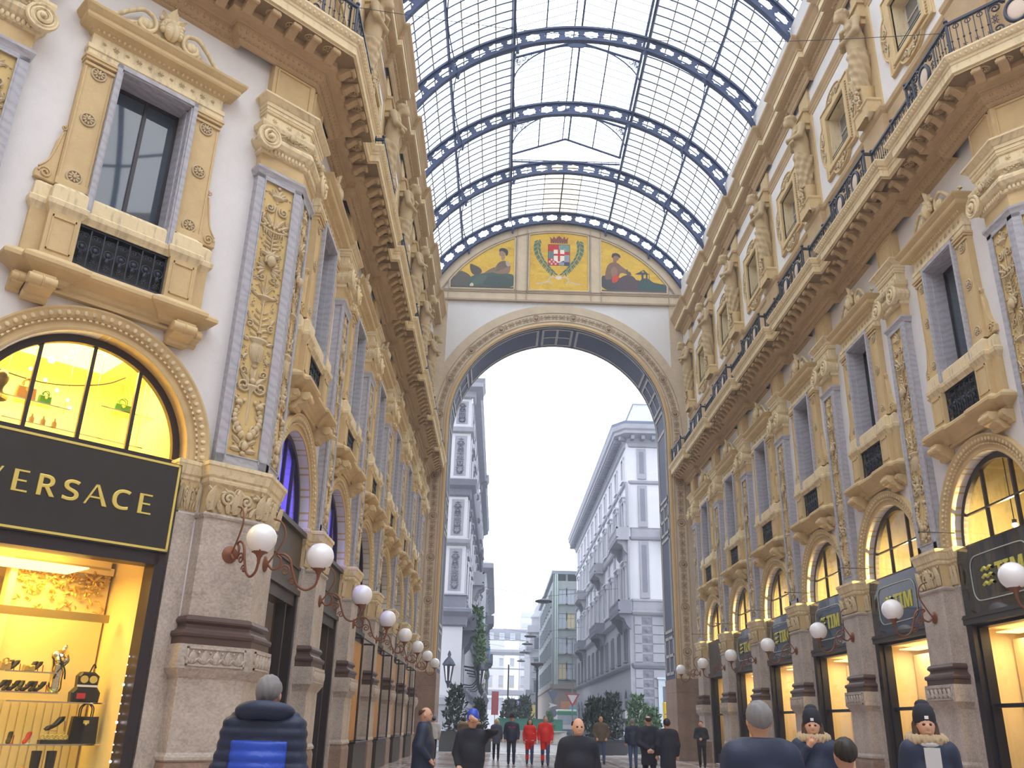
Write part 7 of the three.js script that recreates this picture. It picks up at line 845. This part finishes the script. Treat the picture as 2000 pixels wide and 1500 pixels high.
  { const t = item('shoe', 'red and cream shoe at the left of the low shelf', 'shoe', 0.5, 1.08, -0.95, -0.6); shoe(t, M.redPaint, M.white); } { const t = item('boot', 'pair of tall black boots standing on the floor of the display', 'boots', 0.75, 0.03, -1.0, -0.2); for (const s of [-1, 1]) { const b = new MB(); b.add(lathe([[0.05, 0.08], [0.055, 0.4], [0.07, 0.9], [0.072, 0.95]], 12), M4(s * 0.1, 0, 0)); b.add(new THREE.SphereGeometry(0.06, 10, 8), M4(s * 0.1, 0.05, 0.07, 0, 0, 0, 0.8, 0.8, 1.9)); b.build('boot_shaft', M.blackLeather, t); } }
  { const t = item('scarf', 'orange scarf folded on the display floor', 'scarf', 0.35, 0.03, -0.8), f = (x, y, z) => Math.max(elli(x, y, z, [0, 0, 0], [0.28, 0.7 + 0.1 * Math.sin(x * 14), 0.2]), -y); put('folded_cloth', nets(f, [-0.35, 0, -0.25], [0.35, 0.85, 0.25], 0.03), M.orangeCloth, t); }
  { const t = item('handbag', 'dark handbag on the left shelf of the arched window', 'handbag', -0.58, 6.07, -1.15); bag(t, 0.3, 0.26, 0.14, M.tan, 0.14); } { const t = item('handbag', 'green and gold handbag on the right shelf of the arched window', 'handbag', 0.95, 6.27, -1.2); bag(t, 0.3, 0.2, 0.12, M.green, 0.1); } { const t = item('handbag', 'small yellow-green handbag near the second mullion of the arched window', 'handbag', -0.3, 6.07, -1.1); bag(t, 0.2, 0.18, 0.1, M.green, 0.08); } { const t = item('mannequin_bust', 'dark-haired mannequin bust at the left of the arched window', 'mannequin', -0.95, 6.07, -1.2); const f = (x, y, z) => smin(smin(elli(x, y, z, [0, 0.3, 0], [0.09, 0.13, 0.11]), cap(x, y, z, [0, 0.05, 0], [0, 0.2, 0], 0.06, 0.05), 0.04), elli(x, y, z, [0, 0.02, 0], [0.16, 0.08, 0.09]), 0.05); put('bust', nets(f, [-0.2, -0.08, -0.15], [0.2, 0.46, 0.15], 0.016), M.bark, t); const h = put('hair', nets((x, y, z) => Math.max(elli(x, y, z, [0, 0.33, -0.02], [0.11, 0.14, 0.13]), -(z - 0.02) - 0.16 + 0 * y, 0.1 - y), [-0.15, 0.08, -0.2], [0.15, 0.5, 0.15], 0.016), M.blackLeather, t); }
  for (let i = 0; i < 3; i++) { const lab = `small dark bottle on the low glass shelf behind the sign, ${ORD[i]} from the left`; const t = item('bottle', lab, 'bottle', -0.45 + i * 0.17, 5.72, -1.0); const b = new MB(); b.add(lathe([[0.001, 0], [0.04, 0], [0.04, 0.1], [0.015, 0.13], [0.015, 0.17], [0.001, 0.17]], 12)); b.build('glass_body', M.tan, t); }
}

// right-hand shops
{ const make = (lit) => { const t = new THREE.Group(); t.userData = { kind: 'structure' }; room(t, 'lower_room', -2.1, 2.1, 0.02, 3.7, -2.4, -0.36, M.creamWall, M.brownWall); room(t, 'upper_room', -2.1, 2.1, 3.85, 7.4, -2.6, -0.42, M.oliveWall);
    { const b = new MB(); b.b2(-2.0, -0.35, 0.05, 3.5, -1.3, -1.15); b.add(new THREE.CylinderGeometry(0.05, 0.05, 0.01, 4), M4(-5, 0, 0)); b.l.pop(); b.build('display_panel', M.creamWall, t); const c = new MB(); c.b2(0.3, 1.9, 2.5, 3.5, -1.6, -1.4); c.build('header_panel', M.creamWall, t); const d = new MB(); d.b2(0.55, 0.72, 2.9, 3.25, -0.9, -0.72); d.add(new THREE.ConeGeometry(0.12, 0.16, 4), M4(0.635, 2.82, -0.81, PI, PI / 4)); d.build('wall_washer', M.creamWall, t); }
    { const b = new MB(); b.add(lathe([[0.9, 4.2], [1.0, 6.0], [1.15, 6.9], [1.3, 7.1]], 20, 0, PI), M4(0.9, 0, -2.55, 0, PI / 2)); b.build('inner_column', M.paleStone, t); }
    areaLamp(t, 0, 3.58, -0.9, 3.4, 0.5, [1, 0.70, 0.30], lit, true, -PI / 2, M.warmGlow);
    { const b = put('spot_bulb', new THREE.SphereGeometry(0.06, 10, 8), M.whiteGlow, t); b.position.set(-0.7, 5.75, -0.9); const l = new THREE.PointLight(new THREE.Color(1, 0.72, 0.28), 26, 0, 2); l.position.set(-0.7, 5.75, -0.9); t.add(l); const c = new MB(); c.bar(V3(-0.7, 5.8, -0.9), V3(-0.7, 7.4, -0.9), 0.012, 5).cyl(-0.7, 5.83, -0.9, 0.05, 0.08, 8); c.build('lamp_stem', M.iron, t); }
    return t; };
  for (let k = 0; k < 6; k++) { const t = make(k < 5 ? 13 : 2), [p, r] = rightAt(k + 0.5); t.name = numbered('wall_shop_right'); t.position.set(...p); t.rotation.y = r; t.userData = { kind: 'structure', label: `warm cream shop room behind the right wall, ${fromArch(k + 1, 6)}` }; scene.add(t); } }
// left-hand shops
for (let k = 0; k < 6; k++) { const [p, r] = leftAt(k + 0.5), t = struct('wall_shop_left', p, r, `shop room behind the left wall, ${fromArch(k + 1, 6)}`); room(t, 'lower_room', k ? -2.1 : -1.6, 2.1, 0.02, 3.85, -2.4, -0.36, M.brownWall); room(t, 'upper_room', k ? -2.1 : -1.68, 2.1, 5.1, 7.4, -2.6, -0.42, k < 2 ? M.violetWall : M.brownWall, M.brownWall);
  if (k < 2) areaLamp(t, 0.1, 7.2, -1.6, 2.6, 0.8, [0.22, 0.16, 1], 20, true, -PI / 2, M.violetGlow); if (k === 0) { const b = new MB(); for (let i = 0; i < 26; i++) b.cyl(-1.5 + i * 0.12, 1.95, -0.75 + 0.03 * Math.sin(i * 2), 0.05, 3.8, 8); stuff(b.build('slatted_curtain', M.curtain, t)); }
  areaLamp(t, 0.1, 3.7, -1.0, 2.0, 0.4, [1, 0.66, 0.26], k === 0 ? 9 : 5, true, -PI / 2, M.warmGlow); }
// ---------------------------------------------------------------- people
Object.assign(M, { skin: std({ color: [0.60, 0.34, 0.23], roughness: 0.6 }), hairDark: std({ color: [0.02, 0.016, 0.014], roughness: 0.6 }), hairGrey: std({ color: [0.2, 0.2, 0.21], roughness: 0.7 }), hairBrown: std({ color: [0.07, 0.032, 0.018], roughness: 0.6 }), hairBlond: std({ color: [0.6, 0.5, 0.32], roughness: 0.7 }), fur: std({ color: [0.42, 0.32, 0.2], roughness: 1 }),
  navy: std({ color: [0.012, 0.022, 0.06], roughness: 0.6 }), blue: std({ color: [0.015, 0.07, 0.5], roughness: 0.4 }), blackCloth: std({ color: [0.012, 0.014, 0.026], roughness: 0.8 }), jeans: std({ color: [0.06, 0.1, 0.22], roughness: 0.9 }), redCloth: std({ color: [0.75, 0.012, 0.01], roughness: 0.6 }), coatBrown: std({ color: [0.13, 0.095, 0.07], roughness: 0.9 }), whiteCloth: std({ color: [0.55, 0.55, 0.57], roughness: 0.9 }), coatGrey: std({ color: [0.07, 0.085, 0.13], roughness: 0.9 }), eye: std({ color: [0.02, 0.015, 0.012], roughness: 0.3 }) });
function person(label, x, z, turn, H, o) { // facing +z locally
  const t = thing('person', label, 'person', [x, 0, z], turn), s = H / 1.75, c = (o.cell ?? 0.024), P = (a) => a, st = o.step ?? 0;
  const hip = 0.92, sh = 1.42, fem = o.f ? 0.9 : 1, W = 0.19 * fem, leg = (sd) => [[sd * 0.09, hip, 0], [sd * 0.1, 0.49, sd * st * 0.5 + 0.02], [sd * 0.1, 0.08, sd * st - 0.02]];
  const armsOf = { down: (sd) => [[sd * W, sh, 0], [sd * (W + 0.07), 1.14, -0.03], [sd * (W + 0.06), 0.9, 0.06]], pocket: (sd) => [[sd * W, sh, 0], [sd * (W + 0.1), 1.14, -0.05], [sd * 0.2, 0.95, 0.12]], brow: (sd) => sd > 0 ? [[W, sh, 0], [W + 0.2, 1.5, 0.1], [0.08, 1.66, 0.16]] : [[-W, sh, 0], [-W - 0.08, 1.14, 0], [-0.2, 0.95, 0.12]], back: (sd) => [[sd * W, sh, 0], [sd * (W + 0.08), 1.12, -0.12], [sd * 0.03, 0.98, -0.22]], front: (sd) => [[sd * W, sh, 0], [sd * (W + 0.08), 1.14, 0.02], [sd * 0.04, 1.08, 0.26]], chin: (sd) => sd < 0 ? [[-W, sh, 0], [-W - 0.06, 1.16, 0.1], [-0.06, 1.42, 0.2]] : [[W, sh, 0], [W + 0.08, 1.14, 0], [0.1, 1.06, 0.24]] }, arm = armsOf[o.arms ?? 'down'];
  const hands = [-1, 1].map((sd) => { const a = arm(sd), d = V3(a[2][0] - a[1][0], a[2][1] - a[1][1], a[2][2] - a[1][2]).normalize(), b = V3(...a[2]), side = V3(0, 0, 1).cross(d).normalize(); if (side.length() < 0.1) side.set(1, 0, 0); const e = (k, m) => b.clone().addScaledVector(d, k).addScaledVector(side, m).toArray(), L = [[e(-0.01, 0), e(0.07, 0), 0.03, 0.034]]; for (let i = 0; i < 4; i++) L.push([e(0.07, (i - 1.5) * 0.02), e(0.135 - Math.abs(i - 1.4) * 0.012, (i - 1.5) * 0.022), 0.011, 0.009]); L.push([e(0.02, 0.03), e(0.075, 0.055), 0.012, 0.01]); return L; });
  const hd = [0, 1.63, 0.03], body = (X, y, Z) => { let d = smin(elli(X, y, Z, [0, 1.655, 0.01], [0.078, 0.105, 0.098]), elli(X, y, Z, [0, 1.6, 0.045], [0.058, 0.085, 0.06]), 0.05); d = smin(d, elli(X, y, Z, [0, 1.62, 0.112], [0.014, 0.026, 0.02]), 0.02); for (const k of [-1, 1]) { d = smin(d, elli(X, y, Z, [k * 0.08, 1.63, 0], [0.012, 0.032, 0.02]), 0.01); d = Math.max(d, -elli(X, y, Z, [k * 0.032, 1.645, 0.108], [0.018, 0.01, 0.014])); const a = arm(k), l = leg(k); d = Math.min(d, cap(X, y, Z, a[0], a[1], 0.05, 0.04), cap(X, y, Z, a[1], a[2], 0.04, 0.027), cap(X, y, Z, l[0], l[1], 0.075, 0.05), cap(X, y, Z, l[1], l[2], 0.05, 0.035)); } d = smin(d, elli(X, y, Z, [0, 1.572, 0.1], [0.026, 0.009, 0.014]), 0.008); d = smin(d, cap(X, y, Z, [0, 1.4, -0.01], [0, 1.58, 0.0], 0.055, 0.05), 0.03); d = Math.min(d, cap(X, y, Z, [0, 0.95, 0], [0, 1.36, 0], 0.1, 0.12)); return d; };
  const m = new MB(); m.add(nets(body, [-0.4, 0.04, -0.3], [0.4, 1.4, 0.34], c)); m.add(nets(body, [-0.11, 1.38, -0.12], [0.11, 1.78, 0.16], c * 0.42)); const hf = (X, y, Z) => { let d = 9; for (const L of hands) for (const p of L) d = smin(d, cap(X, y, Z, p[0], p[1], p[2], p[3]), 0.008); return d; }; for (const L of hands) { const lo = [9, 9, 9], hi = [-9, -9, -9]; for (const p of L) for (const e of [p[0], p[1]]) for (let i = 0; i < 3; i++) { lo[i] = Math.min(lo[i], e[i] - 0.05); hi[i] = Math.max(hi[i], e[i] + 0.05); } m.add(nets(hf, lo, hi, c * 0.3)); }
  const put2 = (n, g, mat) => { const q = put(n, g, mat, t); q.scale.setScalar(s); return q; }; put2('body', mergeVertices(m.geo().deleteAttribute('uv')), M.skin);
  for (const k of [-1, 1]) { const e = put('eye', new THREE.SphereGeometry(0.012, 8, 6), M.eye, t); e.position.set(k * 0.032 * s, 1.645 * s, 0.099 * s); }
  const hem = o.long ?? 0.82, puff = o.puff ? 1 : 0; const coat = (X, y, Z) => { const q = puff ? 0.014 * Math.abs(Math.sin(y * 42)) : 0.004 * Math.sin(y * 18 + X * 9); let d = elli(X, y * 0.62, Z, [0, 1.2 * 0.62, 0], [0.225 * fem, 0.26, 0.155]); d = smin(d, cap(X, y, Z, [-W, sh - 0.03, -0.01], [W, sh - 0.03, -0.01], 0.09, 0.09), 0.08); d = smin(d, cap(X, y, Z, [0, hem, 0], [0, 1.15, 0], 0.2 * fem, 0.19 * fem), 0.08); for (const k of [-1, 1]) { const a = arm(k); d = smin(d, cap(X, y, Z, a[0], a[1], 0.085 + puff * 0.01, 0.07), 0.045); d = smin(d, cap(X, y, Z, a[1], a[2].map((v, i) => lerp(a[1][i], v, 0.92)), 0.07, 0.05), 0.03); } d = smin(d, cap(X, y, Z, [0, 1.44, -0.01], [0, 1.5, 0.0], 0.085, 0.078), 0.04); return Math.max(d - q, hem - y, y - 1.53); }; put2('jacket', nets(coat, [-0.55, hem - 0.05, -0.4], [0.55, 1.75, 0.45], c), o.coat);
  if (o.stripe) { const g = nets((X, y, Z) => Math.max(coat(X, y, Z) - 0.006, Math.abs(X) - 0.2, y - 1.34, 1.0 - y), [-0.3, 0.95, -0.4], [0.3, 1.4, 0.4], c); put2('jacket_panel', g, o.stripe); }
  { const f = (X, y, Z) => { let d = 9; for (const k of [-1, 1]) { const l = leg(k); d = Math.min(d, smin(cap(X, y, Z, l[0], l[1], 0.1, 0.068), cap(X, y, Z, l[1], l[2], 0.068, 0.058), 0.04)); } return Math.max(d, 0.07 - y); }; put2('trousers', nets(f, [-0.26, 0.04, -0.35], [0.26, 1.02, 0.35], c), o.legs ?? M.blackCloth); const b = new MB(); for (const k of [-1, 1]) { const l = leg(k); b.add(new THREE.SphereGeometry(0.055, 12, 8), M4(l[2][0], 0.05, l[2][2] + 0.05, 0, 0, 0, 0.85, 0.9, 2.3)); } put2('shoes', b.geo(), M.blackCloth); }
  const hair = o.hair ?? M.hairDark; if (!o.bald || o.bald === 2) { const f = (X, y, Z) => { let d = elli(X, y, Z, [0, 1.672, -0.012], [0.092, 0.108, 0.108]) - 0.004 * Math.sin(X * 130) * Math.sin(Z * 90); d = Math.max(d, (Z - 0.045) * 0.8 - (y - (o.bald === 2 ? 1.75 : 1.69)) * 0.9, 1.57 - y); if (o.bald === 2) d = Math.max(d, y - 1.72); if (o.longHair) for (const k of [-1, 1]) d = smin(d, cap(X, y, Z, [k * 0.075, 1.64, -0.03], [k * 0.1, 1.33, 0.07], 0.045, 0.04), 0.04); return d; }; put2('hair', nets(f, [-0.18, 1.25, -0.16], [0.18, 1.82, 0.16], c * 0.45), hair); }
  if (o.hat) { const b = new MB(); b.add(lathe([[0.098, 1.66], [0.105, 1.68], [0.104, 1.74], [0.09, 1.8], [0.05, 1.84], [0.001, 1.85]], 18), M4(0, 0, -0.005, 0, 0, 0, 1, 1, 1.08)); if (o.hat === 1) { b.ball(0, 1.83, -0.03, 0.07, 10, 0.7); } else b.add(new THREE.CylinderGeometry(0.1, 0.11, 0.015, 16), M4(0, 1.685, 0.06)); put2(o.hat === 1 ? 'beanie' : 'cap', b.geo(), o.hatMat ?? M.blackCloth); if (o.hat === 1) { const q = new MB(); q.box(0, 1.71, 0.112, 0.035, 0.03, 0.008); put2('beanie_label', q.geo(), M.white); } }
  if (o.fur || o.hood) { const f = (X, y, Z) => { const r = Math.hypot(X / 1.15, Z + 0.03); return Math.hypot(r - 0.12, (y - 1.5 - (Z < 0 ? -Z * 0.25 : 0)) * 0.9) - (o.hood ? 0.062 : 0.05) - (o.fur ? 0.01 * Math.sin(X * 110) * Math.sin(Z * 90 + y * 70) : 0.006 * Math.sin(y * 50)); }; put2(o.fur ? 'fur_trim' : 'hood', nets(f, [-0.24, 1.38, -0.26], [0.24, 1.66, 0.2], c * 0.7), o.fur ? M.fur : o.coat); }
  if (o.scarf) { const b = new MB(); b.add(new THREE.TorusGeometry(0.09, 0.045, 8, 18), M4(0, 1.47, 0.01, PI / 2)); b.b2(-0.07, 0.07, 1.05, 1.44, 0.15, 0.18); put2('scarf', b.geo(), o.scarf); } if (o.chest) { const b = new MB(); for (const k of [-1, 1]) b.box(k * 0.085, 1.33, 0.165, 0.1, 0.03, 0.02); put2('chest_badge', b.geo(), o.chest); } if (o.bag) { const b = new MB(); b.add(slab([[-0.13, 0.75], [0.13, 0.75], [0.12, 0.98], [-0.12, 0.98]], 0.08, [], 0.015), M4(0.1, 0.08, 0.18)); put2('shoulder_bag', b.geo(), o.bag); } if (o.bands) { const b = new MB(); for (const y of [1.2, 0.93]) b.add(new THREE.TorusGeometry(0.195, 0.016, 6, 20), M4(0, y, 0, PI / 2, 0, 0, 1, 0.82, 1)); put2('reflective_band', b.geo(), M.white); const q = new MB(); for (const k of [-1, 1]) q.add(new THREE.CylinderGeometry(0.07, 0.07, 0.2, 12), M4(k * 0.1, 0.28, 0.0)); put2('red_gaiter', q.geo(), M.redCloth); const r = new MB(); for (const k of [-1, 1]) r.add(new THREE.CylinderGeometry(0.11, 0.085, 0.36, 12), M4(k * 0.09, 0.74, 0.01)); put2('red_shorts', r.geo(), M.redCloth); }
  return t;
}
{ const far = 0.03;
  person('man from behind in a bright blue quilted jacket with dark hood and grey hair', -4.56, 8.3, PI, 1.8, { coat: M.navy, stripe: M.blue, puff: 1, hood: 1, hair: M.hairGrey, legs: M.jeans, cell: 0.016 });
  person('dark-haired person in a navy jacket at the lower left edge before the boutique', -6.9, 8.0, PI * 1.3, 1.55, { coat: M.navy, f: 1, longHair: 1, cell: 0.018 });
  person('balding bearded man in profile in a long dark blue coat', -4.1, -0.8, PI / 2, 1.73, { coat: M.navy, long: 0.5, arms: 'pocket', bald: 2, hair: M.hairBrown, cell: 0.02 });
  person('person in a pale quilted jacket behind the man in profile', -5.6, -25, PI, 1.66, { coat: M.whiteCloth, puff: 1, hat: 2, hatMat: M.slate, cell: far });
  person('woman from behind in a brown coat with fur-trimmed hood and jeans', -4.3, -24.5, PI, 1.66, { coat: M.coatBrown, long: 0.72, fur: 1, f: 1, legs: M.jeans, step: 0.1, cell: far });
  person('person in a dark parka with fur hood partly behind the man shading his eyes', -3.7, -22, PI, 1.68, { coat: M.blackCloth, fur: 1, cell: far });
  person('man in a dark coat and blue cap raising his arm to shade his eyes', -3.25, 0.3, -0.15, 1.64, { coat: M.blackCloth, long: 0.45, arms: 'brow', hat: 2, hatMat: M.blue, cell: 0.02 });
  person('blond woman walking away in a blue-grey coat', -2.9, -25.4, PI, 1.65, { coat: M.coatGrey, long: 0.68, f: 1, hair: M.hairBlond, longHair: 1, step: 0.14, cell: far });
  person('man in dark uniform with cap and orange chest stripes', -2.3, -21.6, 0, 1.78, { coat: M.navy, hat: 2, chest: M.redCloth, legs: M.navy, step: 0.08, cell: far });
  person('dark-haired woman in a red rescue suit walking beside her colleague', -1.56, -22.4, 0, 1.66, { coat: M.redCloth, f: 1, longHair: 1, bands: 1, legs: M.jeans, step: 0.05, cell: far });
  person('grey-haired man in a red rescue suit right of the woman in red', -0.98, -21.5, 0, 1.78, { coat: M.redCloth, hair: M.hairGrey, bands: 1, legs: M.jeans, step: 0.06, cell: far });
  person('man facing the camera in a black zipped jacket, large in the middle', -1.82, 3.2, 0.1, 1.6, { coat: M.blackCloth, bald: 2, step: 0.1, cell: 0.016 });
  person('bald man in a dark brown jacket and jeans walking towards the camera', 1.5, -24.2, 0, 1.85, { coat: M.coatBrown, bald: 1, legs: M.jeans, arms: 'pocket', step: 0.05, cell: far });
  person('distant woman in a brown coat stepping along the palace', 4.4, -50, 0.6, 1.66, { coat: M.coatBrown, f: 1, step: 0.3, cell: 0.04 }); person('distant woman in a white jacket with a red shoulder bag', 6.0, -58, -0.4, 1.66, { coat: M.whiteCloth, f: 1, bag: M.redPaint, cell: 0.04 });
  person('grey-haired man from behind in a blue jacket beside the scooter', 2.3, -20.5, PI, 1.76, { coat: M.navy, hair: M.hairGrey, legs: M.jeans, cell: far });
  person('balding man from behind in a black coat with hands clasped at his back', 0.97, -8.5, PI, 1.76, { coat: M.blackCloth, long: 0.62, arms: 'back', bald: 2, cell: 0.024 }); person('dark-haired man from behind in a dark overcoat right of the clasped hands', 1.35, -8.0, PI, 1.7, { coat: M.blackCloth, long: 0.6, cell: 0.024 });
  person('woman in dark clothes with joined hands beside the right arch pier', 5.55, -23.4, -0.3, 1.76, { coat: M.blackCloth, f: 1, arms: 'front', step: 0.1, cell: far });
  person('grey-haired man from behind near the laughing woman', -1.03, 8.7, PI, 1.7, { coat: M.navy, hair: M.hairGrey, cell: 0.018 }); person('laughing woman in a dark beanie with hand at her chin', 0.66, 4.8, -0.3, 1.69, { coat: M.navy, f: 1, hat: 1, fur: 1, arms: 'chin', hair: M.hairBrown, longHair: 1, cell: 0.016 });
  person('short dark-haired person from behind between the two women in beanies', -0.45, 8.7, PI, 1.48, { coat: M.blackCloth, f: 1, cell: 0.018 }); person('woman in a dark beanie with fur hood, long hair and pale scarf', 1.24, 6.3, -0.25, 1.72, { coat: M.navy, f: 1, hat: 1, fur: 1, hair: M.hairBrown, longHair: 1, scarf: M.whiteCloth, cell: 0.016 });
}
scene.traverse((o) => { if (o.isMesh || o.isLight) { o.castShadow = true; o.receiveShadow = true; } });
renderer.render(scene, camera);
